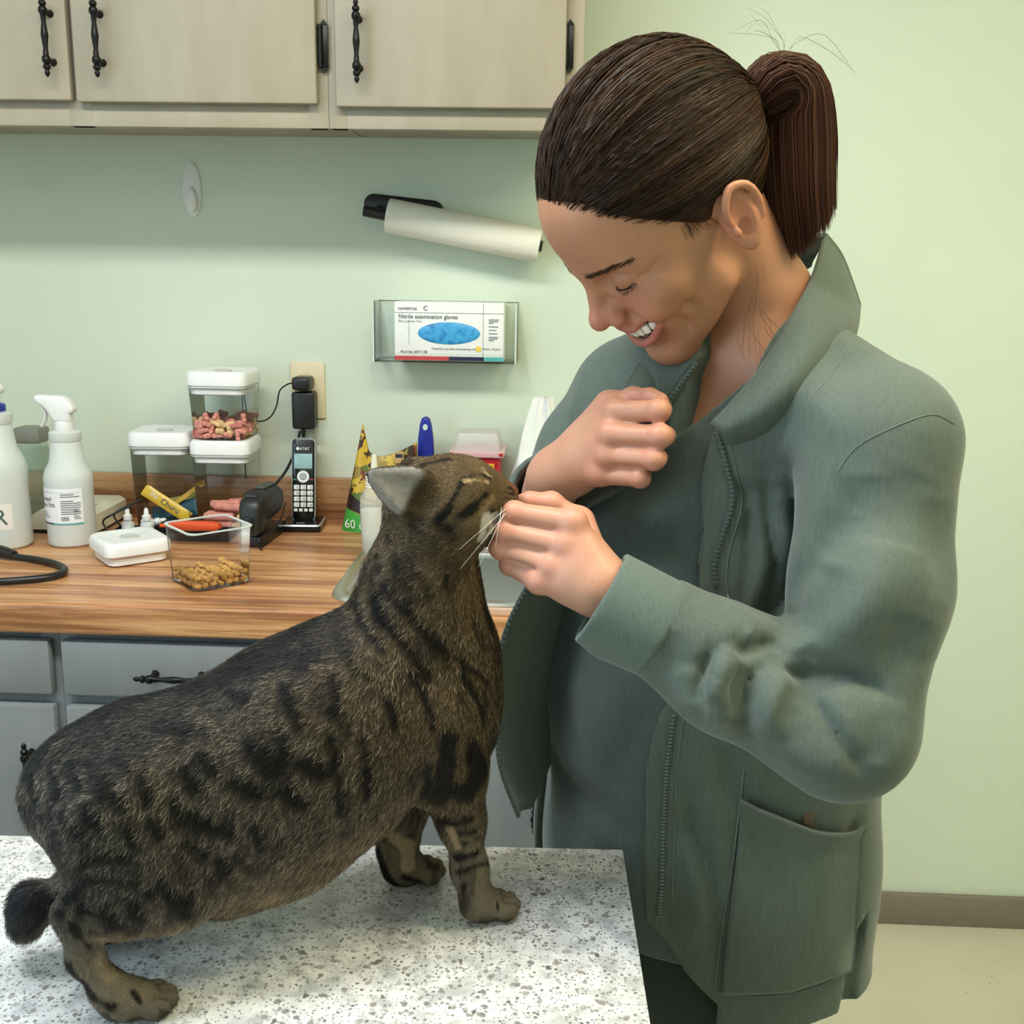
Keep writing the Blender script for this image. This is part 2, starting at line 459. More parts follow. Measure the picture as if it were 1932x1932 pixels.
for a, b, c, d in ((CX0, SX0, CYF + .02, WY - .022), (SX1, CX1, CYF + .02, WY - .022), (SX0, SX1, CYF + .02, SY0), (SX0, SX1, SY1, WY - .022)):
    top.box(((a + b) / 2, (c + d) / 2, CZ - .0175), (b - a, d - c, .035))
top.build('top', M_LAM, ct)
MB().box(((CX0 + CX1) / 2, CYF + .0125, CZ - .025), (CX1 - CX0, .025, .05), .006, seg=3).build('front_edge', M_LAM, ct)
MB().box(((CX0 + CX1) / 2, WY - .0115, CZ + .044), (CX1 - CX0, .021, .09), .003).build('backsplash', M_LAM2, ct)

# stainless sink
def steel(name, col, rough):
    N = NT(name); p = N.p; p.inputs['Metallic'].default_value = 1.0; p.inputs['Roughness'].default_value = rough; p.inputs['Base Color'].default_value = col
    n2 = N.add('ShaderNodeTexNoise', Scale=30.0, Detail=4.0); N.link(N.coord(scale=(1, 30, 1)), n2.inputs['Vector']); N.bump(n2.outputs['Fac'], 0.05, 0.0004)
    return N.m
M_STEEL = steel('brushed_stainless', S(196, 196, 192), 0.28); M_CHROME = steel('chrome', S(225, 225, 225), 0.08)
sk = empty('sink', ((SX0 + SX1) / 2, (SY0 + SY1) / 2, CZ), 0, 'stainless steel drop-in sink behind the cat', 'sink')
hx, hy = (SX1 - SX0) / 2, (SY1 - SY0) / 2
MB().rrect([(hx + .022, hy + .022, .0005, .05), (hx + .020, hy + .020, .005, .05), (hx + .010, hy + .010, .006, .045), (hx - .004, hy - .004, .001, .045)], .05, cap0=False, cap1=False).build('rim', M_STEEL, sk)
MB().rrect([(hx - .004, hy - .004, .001, .045), (hx - .008, hy - .008, -.01, .05), (hx - .014, hy - .014, -.13, .055), (hx - .03, hy - .03, -.152, .06), (hx - .09, hy - .09, -.158, .03)], .05, seg=8, cap0=False).build('basin', M_STEEL, sk)
MB().lathe([(0, -.1575), (.02, -.1575), (.035, -.153), (.037, -.156)], 24, cap=False).build('drain', M_CHROME, sk)
fa = empty('faucet', (-.165, 1.955, CZ), 0, 'chrome faucet with lever behind the sink basin', 'faucet')
MB().rrect([(.10, .022, 0), (.10, .022, .008), (.095, .018, .014)], .02).build('deck_plate', M_CHROME, fa)
MB().tube(bez([(0, 0, .01), (0, 0, .05), (0, -.03, .075), (0, -.09, .08), (0, -.125, .07), (0, -.13, .055)], 6), .011, 12).build('spout', M_CHROME, fa)
for sx in (-1, 1):
    h = MB().lathe([(.016, .012), (.014, .03), (.017, .034), (.012, .046), (0, .048)], 16, loc=(sx * .075, 0, 0)).box((sx * .075, -.018, .042), (.010, .045, .008), .003)
    h.build('lever', M_CHROME, fa)
# ================================================================== things on the wall
M_PW = mat('white_plastic', S(236, 236, 238), 0.35); M_PBLK = mat('black_plastic', S(22, 22, 24), 0.38); M_IVORY = mat('ivory_plastic', S(222, 208, 176), 0.4)
M_INK = mat('dark_print_ink', S(40, 44, 62), 0.6); M_GREYINK = mat('grey_print_ink', S(120, 124, 138), 0.6); M_WPRINT = mat('white_print', S(240, 240, 240), 0.5)
M_RED = mat('red_print', S(206, 62, 70), 0.5); M_NAVY = mat('navy_print', S(22, 26, 70), 0.5); M_TEAL = mat('teal_print', S(88, 182, 186), 0.5)
p = at(363, 358, WY)
hk = empty('adhesive_hook', (p[0], WY, p[2]), 0, 'oval white adhesive hook on the wall under the cabinet', 'hook')
MB().lathe([(.018, 0), (.018, .003), (.014, .006), (0, .007)], 32, rot=Matrix.Rotation(pi / 2, 4, 'X'), sy=2.9).build('back_plate', M_PW, hk)
MB().lathe([(0, -.024), (.008, -.02), (.0115, -.006), (.011, .008), (.006, .02), (0, .026)], 20, loc=(0, -.011, -.02), sy=.55).build('hook', M_PW, hk)

# paper towel roll on a black wall bracket
pt = empty('towel_holder', tuple(at(745, 397, WY)), 0, 'black wall bracket holding the paper towel roll', 'bracket')
tilt = Matrix.Rotation(radians(5.5), 4, 'Y')
M_MATBLK = mat('matt_black_metal', S(20, 20, 21), 0.5)
MB().rrect([(.078, .019, 0), (.078, .019, .006), (.073, .014, .009)], .019, loc=(.018, 0, .006), rot=tilt @ Matrix.Rotation(pi / 2, 4, 'X')).build('wall_plate', M_MATBLK, pt)
ax0 = Vector((-.052, -.052, -.004)); ax1 = Vector((.292, -.052, -.066))
MB().tube([ax0, ax1], .0105, 16).build('rod', M_MATBLK, pt)
MB().tube([Vector((-.03, -.004, 0)), ax0 + (ax1 - ax0) * .06], .009, 12).build('bracket_arm', M_MATBLK, pt)
rd = (ax1 - ax0).normalized(); r0 = ax0 + (ax1 - ax0) * .135; r1 = ax0 + (ax1 - ax0) * .985
ro = MB(); L = (r1 - r0).length
prof = []
for k in range(28):
    a = 2 * pi * k / 28; rr = .0325
    if radians(200) < a < radians(262): rr = .0325 * .965
    prof.append((rr * cos(a), rr * sin(a)))
def towel_mat():
    N = NT('white_paper_towel'); p = N.p; p.inputs['Roughness'].default_value = 0.9; p.inputs['Base Color'].default_value = S(238, 234, 222)
    v = N.add('ShaderNodeTexVoronoi', Scale=260.0); N.link(N.coord(), v.inputs['Vector']); N.bump(v.outputs['Distance'], 0.5, 0.001); return N.m
ro.prism(prof, L, bev=.001)
q = Vector((0, 1, 0)).rotation_difference(rd).to_matrix().to_4x4()
ro._x(ro.b.verts, (0, 0, 0), q)
rollo = ro.build('paper_towel_roll', towel_mat(), None, tuple(Vector(pt.location) + (r0 + r1) / 2))
tag(rollo, 'thin roll of white paper towel on the black wall bracket', 'paper towel')

# acrylic holder with the glove box
M_ACR = clear_mat('clear_acrylic', (.975, .985, .978, 1), 0.04, 0.05, 1.05)
hx0, hx1, hz0, hz1, hd = -.362, -.083, 1.246, 1.362, .088
gh = empty('glove_box_holder', ((hx0 + hx1) / 2, WY, hz0), 0, 'clear acrylic wall holder around the glove box', 'holder')
hw2, hH = (hx1 - hx0) / 2, hz1 - hz0
a = MB(); a.box((0, -.0045, hH / 2), (2 * hw2, .003, hH), .0008); a.build('back_panel', M_ACR, gh)
for s in (-1, 1): MB().box((s * (hw2 - .0015), -hd / 2, hH / 2), (.003, hd, hH), .0008).build('side_panel', M_ACR, gh)
MB().box((0, -hd / 2, .0015), (2 * hw2 - .006, hd, .003), .0008).build('bottom_panel', M_ACR, gh)
MB().box((0, -hd + .0015, .009), (2 * hw2 - .006, .003, .018), .0008).build('front_lip', M_ACR, gh)
M_EDGE = mat('acrylic_edge', S(206, 222, 210), 0.15)
for s in (-1, 1): MB().box((s * (hw2 - .0015), -hd - .0003, hH / 2), (.0032, .001, hH)).build('edge', M_EDGE, gh)
MB().box((0, -.0015, hH + .0004), (2 * hw2, .0032, .001)).build('edge', M_EDGE, gh)
gb = empty('glove_box', (-.214, WY - .045, hz0 + .0035), 0, 'white carton of blue nitrile examination gloves in acrylic holder', 'box')
BW, BD, BH = .212, .075, .112
MB().box((0, 0, BH / 2), (BW, BD, BH), .0015).build('carton', mat('white_carton', S(240, 240, 240), 0.5), gb)
fy = -BD / 2 - .0006
def strip(x0, x1, z0, z1, m, par, y, name='print'):
    return MB().box(((x0 + x1) / 2, y, (z0 + z1) / 2), (x1 - x0, .0008, z1 - z0)).build(name, m, par, smooth=False)
strip(-BW / 2, 0, .001, .0085, M_RED, gb, fy, 'red_stripe'); strip(0, .068, .001, .0085, M_NAVY, gb, fy, 'navy_stripe'); strip(.068, BW / 2, .001, .0085, M_TEAL, gb, fy, 'teal_stripe')
strip(-BW / 2, BW / 2, .0915, .092, M_GREYINK, gb, fy, 'fold_line'); strip(.066, .0665, .009, BH - .001, M_GREYINK, gb, fy, 'fold_line'); strip(-.078, -.0776, .03, .078, M_GREYINK, gb, fy, 'fold_line')
def glove_mat():
    N = NT('blue_nitrile'); p = N.p; p.inputs['Roughness'].default_value = 0.45
    v = N.add('ShaderNodeTexVoronoi', Scale=34.0, feature='SMOOTH_F1'); nz = N.add('ShaderNodeTexNoise', Scale=24.0, Detail=3.0)
    N.link(N.coord(), nz.inputs['Vector']); N.link(nz.outputs['Color'], v.inputs['Vector'])
    v.inputs['Scale'].default_value = 5.0
    N.link(N.ramp(v.outputs['Distance'], [(0.05, S(24, 104, 176)), (0.35, S(52, 150, 214)), (0.7, S(78, 174, 230))]), p.inputs['Base Color'])
    N.bump(v.outputs['Distance'], 0.6, 0.004); return N.m
MB().lathe([(.0, .0022), (.02, .002), (.028, .0012), (.0295, 0)], 40, loc=(.0, fy + .0003, .053), rot=Matrix.Rotation(pi / 2, 4, 'X'), sx=2.05, sy=.72).build('glove_window', glove_mat(), gb)
yt = fy - .0006
text('covetrus', .0105, M_INK, gb, (-.099, yt, .0965)); text('Nitrile examination gloves', .0118, M_INK, gb, (-.098, yt, .0805), sx=.92)
text('Blue, powder free', .0062, M_GREYINK, gb, (-.098, yt, .0735)); text('Reorder #071138', .0075, M_INK, gb, (-.094, yt, .0145), sx=.95)
text('Tested for use with chemotherapy drugs', .0062, M_INK, gb, (-.034, yt, .0215), sx=.9); text('Medium 100 gloves', .0055, M_INK, gb, (.0665, yt, .0225), sx=.8)
MB().lathe([(0, .001), (.0055, .001), (.0055, 0)], 24, loc=(.0575, fy, .024), rot=Matrix.Rotation(pi / 2, 4, 'X')).build('size_dot', mat('yellow_print', S(238, 206, 84), 0.5), gb)
for k, wd in enumerate((.020, .018, .009, 0, .018, 0, .015, 0, .017, 0, .019, .017, .009)):
    if wd: strip(.077, .077 + wd, .0795 - k * .0033, .0810 - k * .0033, M_GREYINK, gb, fy, 'small_print')
for k, dx in enumerate((-.050,)): text('C', .0125, M_INK, gb, (dx, yt, .0960))

# outlet with two black adapters
p0 = at(582, 736, WY)
ou = empty('wall_outlet', (p0[0], WY, p0[2]), 0, 'ivory double wall outlet with two adapters plugged in', 'outlet')
MB().box((0, -.003, 0), (.070, .006, .115), .0025).build('cover_plate', M_IVORY, ou)
for z in (.0195, -.0195): MB().lathe([(.0165, 0), (.0165, .002), (0, .002)], 24, loc=(0, -.006, z), rot=Matrix.Rotation(pi / 2, 4, 'X')).build('socket', M_IVORY, ou)
MB().lathe([(.003, 0), (.002, .0012), (0, .0014)], 12, loc=(0, -.006, 0), rot=Matrix.Rotation(pi / 2, 4, 'X')).build('screw', M_CHROME, ou)
a1 = empty('power_adapter', (p0[0] - .003, WY - .008, p0[2] + .018), 0, 'small flat black plug in the top of the outlet', 'adapter', 'black adapters in the wall outlet')
MB().box((0, -.025, 0), (.036, .048, .026), .006, seg=3).build('plug_body', M_PBLK, a1)
q1 = MB().tube(bez([(-.017, -.035, 0), (-.028, -.037, -.002), (-.045, -.036, -.016), (-.052, -.036, -.045), (-.065, -.036, -.068), (-.085, -.036, -.078), (-.11, -.036, -.072), (-.118, -.03, -.04), (-.124, -.028, .01), (-.126, -.02, -.1), (-.126, -.02, -.2)], 8), .0015, 6)
q1.build('cable', M_PBLK, a1)
a2 = empty('power_adapter', (p0[0] - .002, WY - .008, p0[2] - .035), 0, 'large black power brick in the bottom of the outlet', 'adapter', 'black adapters in the wall outlet')
MB().box((0, -.019, -.002), (.046, .036, .075), .005, seg=3).build('plug_body', M_PBLK, a2)
MB().lathe([(.0055, 0), (.003, -.018), (.002, -.022)], 12, loc=(-.004, -.02, -.04)).build('strain_relief', M_PBLK, a2)
MB().tube(bez([(-.004, -.02, -.06), (-.004, -.02, -.10), (-.005, -.025, -.15), (-.0, -.04, -.2)], 6), .0018, 6).build('cable', M_PBLK, a2)

# ================================================================== things on the counter
def bottle_mat(name, tint, alpha):
    N = NT(name); p = N.p; p.inputs['Base Color'].default_value = tint; p.inputs['Roughness'].default_value = 0.3; p.inputs['Subsurface Weight'].default_value = 0.0
    tr = N.add('ShaderNodeBsdfTransparent', Color=(.97, .98, .98, 1)); nz = N.add('ShaderNodeTexNoise', Scale=6.0); N.link(N.coord(), nz.inputs['Vector'])
    ma = N.add('ShaderNodeMath', operation='MULTIPLY_ADD'); N.link(nz.outputs['Fac'], ma.inputs[0]); ma.inputs[1].default_value = .08; ma.inputs[2].default_value = alpha
    mx = N.add('ShaderNodeMixShader'); N.link(ma.outputs[0], mx.inputs[0]); N.link(tr.outputs[0], mx.inputs[1]); N.link(p.outputs[0], mx.inputs[2]); N.link(mx.outputs[0], N.out.inputs[0])
    return N.m
M_FROST = bottle_mat('frosted_plastic', S(240, 245, 245), .62); M_LIQ = bottle_mat('clear_liquid', S(206, 216, 220), .5)
def spray_bottle(label, loc, sc=1.0, collar=None, liquid=.6, rz=0.0):
    t = empty('spray_bottle', loc, rz, label, 'bottle', 'spray bottles on the counter')
    P = [(0, .0), (.038, 0), (.0425, .004), (.0435, .012), (.0425, .10), (.0437, .125), (.041, .138), (.031, .158), (.0275, .185), (.026, .194), (.0285, .197), (.0285, .211), (.016, .216)]
    P = [(r * sc, z * sc) for r, z in P]
    MB().lathe(P, 40).build('bottle_body', M_FROST, t)
    H = liquid * .2 * sc
    inner = [(0, .002)] + [(r - .0018, z + (.002 if i < 3 else 0)) for i, (r, z) in enumerate(P[1:-1], 1) if z < H] + [(.04 * sc, H), (0, H)]
    MB().lathe(inner, 32).build('liquid', M_LIQ, t)
    z0 = .213 * sc
    MB().lathe([(.0165, 0), (.0175, .002), (.0165, .016), (.013, .018)], 28, loc=(0, 0, z0)).build('collar', collar or M_PW, t)
    px = [(540, 520), (560, 495), (590, 487), (760, 494), (940, 500), (1000, 530), (1050, 580), (1105, 660), (1108, 705), (1090, 735), (1040, 752), (1045, 870), (800, 870), (740, 760), (690, 690), (630, 640), (560, 600), (538, 560)]
    k = 1 / 7.73 / 1010
    MB().prism([((x - 925) * k, (870 - y) * k) for x, y in px], .024, loc=(0, 0, z0 + .017), bev=.006, seg=3).build('spray_head', M_PW, t)
    tr = bez([((650 - 925) * k, 0, (870 - 660) * k), ((668 - 925) * k, 0, (870 - 760) * k), ((645 - 925) * k, 0, (870 - 860) * k), ((598 - 925) * k, 0, (870 - 945) * k)], 6)
    g = MB().tube(tr, .0028, 8); g._x(g.b.verts, (0, 0, z0 + .017), Matrix.Scale(2.2, 4, (0, 1, 0))); g.build('trigger', M_PW, t)
    return t
def wrap_label(t, r, a0, a1, z0, z1, m, name='paper_label'):
    return MB().grid(lambda u, v: (r * sin(a0 + (a1 - a0) * u), -r * cos(a0 + (a1 - a0) * u), z0 + (z1 - z0) * v), 24, 1).build(name, m, t)
sb = spray_bottle('frosted spray bottle with a printed alcohol label', (-.905, 1.895, CZ))
M_LAB = mat('white_label_paper', S(238, 238, 244), 0.5)
RL = .0441
wrap_label(sb, RL, -1.75, .95, .046, .112, M_LAB)
wrap_label(sb, RL + .0003, -1.75, -1.15, .0455, .048, M_RED, 'red_stripe'); wrap_label(sb, RL + .0003, -1.15, -.3, .0455, .048, M_NAVY, 'navy_stripe'); wrap_label(sb, RL + .0003, -.3, .95, .0455, .048, M_TEAL, 'teal_stripe')
text('Isopropyl', .0115, M_NAVY, sb, (0, 0, .089), (0, 0, -1.32), wrap=RL + .0006); text('Alcohol 70%', .0100, M_NAVY, sb, (0, 0, .0775), (0, 0, -1.32), wrap=RL + .0006)
for k, (wd, sx) in enumerate(((.55, 0), (.75, 0), (0, 0), (.5, 0), (.8, 0), (.78, 0), (.8, 0), (.72, 0), (.78, 0), (.5, 0))):
    if wd: wrap_label(sb, RL + .0005, .06, .06 + wd, .1005 - k * .0040, .1022 - k * .0040, M_GREYINK, 'small_print')
for k in range(6): wrap_label(sb, RL + .0005, .55, .72 + .06 * (k % 3), .0705 - k * .0030, .0718 - k * .0030, M_GREYINK, 'small_print')
for k in range(9): wrap_label(sb, RL + .0005, .06 + k * .036, .06 + k * .036 + (.012 if k % 3 else .022), .0525, .0605, M_INK, 'barcode_bar')
for k in range(3): wrap_label(sb, RL + .0005, -1.1, -.65 + .1 * k, .066 - k * .0042, .0672 - k * .0042, M_GREYINK, 'small_print')
wrap_label(sb, RL + .0004, -1.7, .9, .1045, .1049, M_GREYINK, 'rule_line')

sb2 = spray_bottle('large frosted spray bottle with a blue collar and handwritten R label', (-1.022, 1.865, CZ), 1.17, mat('blue_collar_plastic', S(24, 42, 150), 0.35), .68)
wrap_label(sb2, .0508, -.02, .86, .040, .088, mat('masking_tape', S(232, 226, 222), 0.8))
text('R', .042, mat('green_marker', S(70, 96, 92), 0.7), sb2, (0, 0, .050), (0, 0, .20), wrap=.0513, name='handwriting')
MB().lathe([(.023, .248), (.0235, .250), (.0235, .262), (.021, .264)], 28).build('neck_band', mat('blue_collar_plastic', S(24, 42, 150), 0.35), sb2)
gc = empty('pump_bottle', (-1.060, 2.075, CZ), 0, 'clear green bottle with a grey cap behind the spray bottle', 'bottle')
MB().lathe([(0, 0), (.030, 0), (.032, .004), (.032, .13), (.030, .15), (.029, .16), (.0, .161)], 28).build('bottle_body', bottle_mat('green_clear_plastic', S(140, 176, 158), .22), gc)
MB().box((0, 0, .176), (.056, .05, .032), .007).build('cap', mat('grey_plastic', S(126, 126, 118), 0.4), gc)

# cream-coloured electronic base with sloping top
dv = empty('desk_device', (-.955, 2.035, CZ), 0, 'cream plastic wedge-shaped electronic base behind the spray bottle', 'device')
MB().prism([(-.068, .006), (.068, .006), (.068, .040), (.056, .048), (-.040, .048), (-.060, .036)], .15, bev=.005).build('housing', mat('cream_plastic', S(226, 222, 202), 0.45), dv)
MB().box((0, 0, .003), (.132, .145, .006)).build('base_pad', M_PBLK, dv)
for k in range(3): MB().box((.02 + .012 * k, -.02, .0482), (.005, .003, .001)).build('indicator_lamp', M_INK, dv)

# square clear food containers with white push-top lids
M_CLR = clear_mat('clear_container_plastic', (.965, .972, .975, 1), 0.04, 0.14, 1.1)
M_SEAL = mat('grey_rubber_seal', S(204, 206, 214), 0.6)
def lid_parts(t, z, h, hs=.030, button=True):
    MB().rrect([(h - .010, h - .010, -.004), (h - .008, h - .008, .0)], .016, loc=(0, 0, z)).build('lid_seal', M_SEAL, t)
    MB().rrect([(h - .009, h - .009, -.016), (h - .005, h - .005, -.014), (h - .005, h - .005, -.002)], .016, loc=(0, 0, z)).build('lid_plug', M_PW, t)
    MB().rrect([(h - .001, h - .001, 0), (h + .002, h + .002, .003), (h + .002, h + .002, hs - .008), (h - .001, h - .001, hs - .002), (h - .004, h - .004, hs), (h - .010, h - .010, hs - .001), (h - .030, h - .030, hs - .0035)], .018).build('lid', M_PW, t, (0, 0, z))
    if button:
        MB().lathe([(.016, -.004), (.017, -.002), (.015, -.0005), (.011, -.003), (0, -.0025)], 28, loc=(0, 0, z + hs)).build('push_button', mat('silver_button', S(206, 206, 202), 0.3, 0.2), t)
def container(label, loc, h, H, rz=0.0, lid=True, hb=None):
    t = empty('food_container', loc, rz, label, 'container', 'clear food containers')
    hb = hb or h - .006
    MB().rrect([(hb - .004, hb - .004, 0), (hb, hb, .003), (h - .001, h - .001, H)], .016, cap1=False).build('clear_body', M_CLR, t)
    r = MB(); n = []
    r.rrect([(h + .0006, h + .0006, H - .0015), (h + .0006, h + .0006, H + .0005), (h - .0035, h - .0035, H + .0005), (h - .0035, h - .0035, H - .0015)], .016, cap0=False, cap1=False)
    r.build('rim', mat('clear_rim', S(206, 214, 214), 0.12), t)
    if lid: lid_parts(t, H, h)
    return t
hC = .057
P_LOW = (-.653, 2.045, CZ)
kl = container('clear food container of pink treat sticks, lowest of the stack beside the phone', P_LOW, hC, .155, radians(2))
ku = container('clear food container of small bone biscuits stacked on another container', (P_LOW[0] + .001, P_LOW[1], CZ + .1855), hC, .102, radians(-1))
kt = container('clear food container of flat treat packets with a white lid', (-.778, 2.055, CZ), hC + .001, .167, radians(4))
M_KA, M_KB = None, None
ko = container('open lidless clear container with brown kibble at the bottom', (-.570, 1.672, CZ), .056, .098, radians(43), lid=False)
ld = empty('container_lid', (-.757, 1.80, CZ), radians(40), 'loose white container lid lying flat on the counter', 'lid')
lid_parts(ld, .017, .056, .026)
# ---- what is in them
def bone(L, R, th):
    b = MB(); pts = []
    n = 7
    for sx, c in ((1, 0), (-1, pi)):
        for sy in (-1, 1):
            for k in range(n):
                a = c + (-pi * .75 + pi * 1.25 * k / (n - 1)) * 1 if sy < 0 else c + (-pi * .5 + pi * 1.25 * k / (n - 1))
                cx, cy = sx * (L / 2 - R), sx * sy * R * .75
                pts.append((cx + R * cos(a), cy + R * sin(a)))
    b.prism(pts, th, bev=th * .22, seg=1)
    return b
def stick(L, R):
    b = MB(); prof = [(0, -L / 2), (R * .7, -L / 2 + R * .1), (R, -L / 2 + R * .6), (R * .93, -L / 4), (R * 1.03, 0), (R * .95, L / 4), (R, L / 2 - R * .6), (R * .7, L / 2 - R * .1), (0, L / 2)]
    return b.lathe(prof, 10)
M_BIS = [mat('biscuit_' + n, S(*c), .85, noise=90, var=.18, bump=.5) for n, c in (('pink', (226, 150, 136)), ('tan', (232, 196, 146)), ('brown', (134, 96, 80)), ('rose', (212, 130, 122)))]
def as_mesh(mb, m): 
    o = mb.build('shape', m); me = o.data; bpy.data.objects.remove(o); return me
bones = [as_mesh(bone(.024, .0052, .0085), m) for m in M_BIS]
def inst(name, me, loc, rot, label, cat, group, sc=1.0):
    o = bpy.data.objects.new(name, me); o.location = loc; o.rotation_euler = rot; o.scale = (sc,) * 3
    COL.objects.link(o); return tag(o, label, cat, group)
rr = random.Random(3)
base = Vector(ku.location)
NAMES = {0: 'pink', 1: 'tan', 2: 'dark brown', 3: 'rose red'}
for lay in range(4):
    for i in range(5):
        for j in range(4):
            if lay == 3 and (j < 1 or rr.random() < .45): continue
            x = -.038 + i * .019 + rr.uniform(-.003, .003) + (.004 if lay % 2 else -.004); y = -.037 + j * .0245 + rr.uniform(-.003, .003)
            c = 2 if (lay >= 2 and j >= 2) else rr.choice([0, 1, 3, 0, 1, 0])
            inst('bone_biscuit', bones[c], base + Vector((x, y, .0085 + lay * .0098 + rr.uniform(-.001, .001))), (rr.uniform(-.35, .35) + pi / 2 * (rr.random() < .5), rr.uniform(-.4, .4), rr.uniform(0, pi)),
                 'small %s bone-shaped biscuit in the upper stacked container' % NAMES[c], 'biscuit', 'biscuits in the upper stacked container')
sticks = [as_mesh(stick(.062, .0085), M_BIS[0]), as_mesh(stick(.046, .0085), M_BIS[3]), as_mesh(stick(.030, .0085), M_BIS[1])]
base = Vector(kl.location)
for k, (x, y, z, a, b, s) in enumerate([(-.012, -.036, .012, .1, 0, 0), (.03, -.038, .012, .6, 0, 2), (-.014, -.014, .012, -.1, 0, 0), (.034, -.012, .012, .9, 0, 1), (-.01, .01, .012, .15, 0, 0), (.03, .02, .012, -.5, 0, 1), (-.01, .034, .012, 0, 0, 0),
        (-.012, -.028, .029, .0, 0, 0), (.036, -.03, .029, 1.3, 0, 2), (-.012, -.006, .029, .2, 0, 0), (.03, .004, .029, .4, 0, 2), (-.008, .020, .029, -.15, 0, 1), (.004, -.018, .047, -.12, .03, 0), (-.008, .006, .047, .1, 0, 0), (.034, .02, .047, 1.0, .1, 1), (.012, .030, .047, .5, 0, 1)]):
    inst('treat_stick', sticks[s], base + Vector((x, y, z)), (0, pi / 2 + b, a), ('long pink treat stick in the lower stacked container', 'short reddish treat stick in the lower stacked container', 'stubby tan treat stick in the lower stacked container')[s], 'treat', 'treat sticks in the lower stacked container')
kib = [as_mesh(MB().lathe([(0, -.0034), (.0054, -.0032), (.0067, 0), (.0054, .0032), (0, .0036)], 10, sy=sy), mat('kibble_brown', S(206, 158, 92), .9, noise=120, var=.22, bump=.6)) for sy in (1.0, .8, .9)]
base = Vector(ko.location)
for lay in range(3):
    for i in range(7):
        for j in range(7):
            if lay == 2 and (i + 3 * j) % 3: continue
            u, v = (-.0400 + i * .0133 + (.006 if lay % 2 else 0) + rr.uniform(-.0016, .0016)), (-.0400 + j * .0133 + (.006 if lay % 2 else 0) + rr.uniform(-.0016, .0016))
            if max(abs(u), abs(v)) > .0425: continue
            ca, sa = cos(radians(43)), sin(radians(43))
            inst('kibble_piece', kib[(i + j) % 3], base + Vector((u * ca - v * sa, u * sa + v * ca, .0080 + lay * .0066)), (rr.uniform(-.5, .5), rr.uniform(-.5, .5), rr.uniform(0, 3)), 'brown kibble piece in the open lidless container', 'kibble', 'kibble in the open container')
# flat treat packets
def packet(label, loc, rot, L, Wd, col, marks):
    t = empty('treat_packet', loc, 0, label, 'packet', 'treat packets in the lidded container'); t.rotation_euler = rot
    def f(u, v):
        e = max(0, 1 - (2 * abs(v - .5)) ** 4) * max(0, 1 - (2 * abs(u - .5)) ** 6)
        return ((u - .5) * L, -.003 * e, (v - .5) * Wd)
    b = MB().grid(f, 16, 6); b.grid(lambda u, v: (f(u, v)[0], -f(u, v)[1], f(u, v)[2]), 16, 6)
    b.build('foil_sleeve', mat('packet_' + col[0], S(*col[1]), .3), t)
    for body, sz, x, z, m in marks: text(body, sz, m, t, (x, -.0042, z), name='lettering')
    return t
M_PBLUE = mat('packet_ink', S(30, 60, 90), .5)
packet('yellow treat packet leaning across the lidded container', (-.770, 2.020, CZ + .052), (radians(-14), radians(33), 0), .105, .024, ('yellow', (226, 186, 60)), [('IN', .015, -.036, -.004, M_WPRINT), ('Churu', .016, -.012, -.005, M_PBLUE)])
packet('thin mustard treat packet seen edge-on in the lidded container', (-.742, 2.050, CZ + .062), (radians(-60), radians(-36), 0), .10, .018, ('mustard', (206, 164, 66)), [])
packet('dark teal treat packet lying low in the lidded container', (-.762, 2.046, CZ + .032), (radians(-20), radians(-14), 0), .098, .034, ('teal', (36, 84, 104)), [('Tuna', .013, -.016, -.006, mat('packet_white_ink', S(180, 210, 214), .5))])
packet('olive treat packet at the back of the lidded container', (-.760, 2.075, CZ + .036), (radians(-12), radians(-12), 0), .098, .04, ('olive', (150, 146, 70)), [])

# low black tray with dropper bottles
tr = empty('wire_tray', (-.735, 1.957, CZ), radians(2), 'low black tray with sloping wire ends in front of the lidded container', 'tray')
MB().rrect([(.112, .030, 0), (.114, .031, .002), (.114, .031, .015), (.111, .028, .0152), (.110, .027, .003)], .006).build('tray_body', M_PBLK, tr)
for y in (-.028, .028): MB().tube(bez([(-.112, y, .012), (-.125, y, .035), (-.105, y, .05), (-.07, y + .004, .066)], 5), .002, 6).build('wire_end', M_PBLK, tr)
def dropper(label, loc, sc, rz=0, clear=False):
    t = empty('dropper_bottle', loc, rz, label, 'bottle', 'dropper bottles in the black tray')
    MB().lathe([(0, 0), (.0125, 0), (.013, .002), (.013, .022), (.006, .029), (.006, .031)], 20, sy=.8).build('bottle_body', M_FROST, t)
    wrap_label(t, .0134, -.9, .8, .004, .019, M_LAB)
    wrap_label(t, .0136, -.6, .5, .010, .0112, M_INK, 'small_print'); wrap_label(t, .0136, -.6, .3, .0135, .0145, M_GREYINK, 'small_print')
    MB().lathe([(.0085, .030), (.0085, .039), (.005, .041), (.0042, .050), (.002, .054), (0, .0545)], 16).build('nozzle_cap', M_PW, t)
    t.scale = (sc,) * 3
    return t
z = CZ + .0035
dropper('white-capped dropper bottle at the end of the black tray', (-.826, 1.962, z), .95)
d2 = dropper('clear dropper bottle with a red-marked label in the black tray', (-.786, 1.955, z), 1.0)
MB().lathe([(0, .001), (.0035, .001), (.0035, 0)], 16, loc=(.003, -.0138, .011), rot=Matrix.Rotation(pi / 2, 4, 'X')).build('label_mark', M_RED, d2)
d3 = dropper('dropper bottle lying on its side in the black tray', (-.806, 1.981, z + .013), .85); d3.rotation_euler = (0, radians(78), radians(20))
oc = empty('plastic_tool', (-.69, 1.958, CZ + .022), radians(-2), 'bright orange plastic tool lying across the black tray', 'tool')
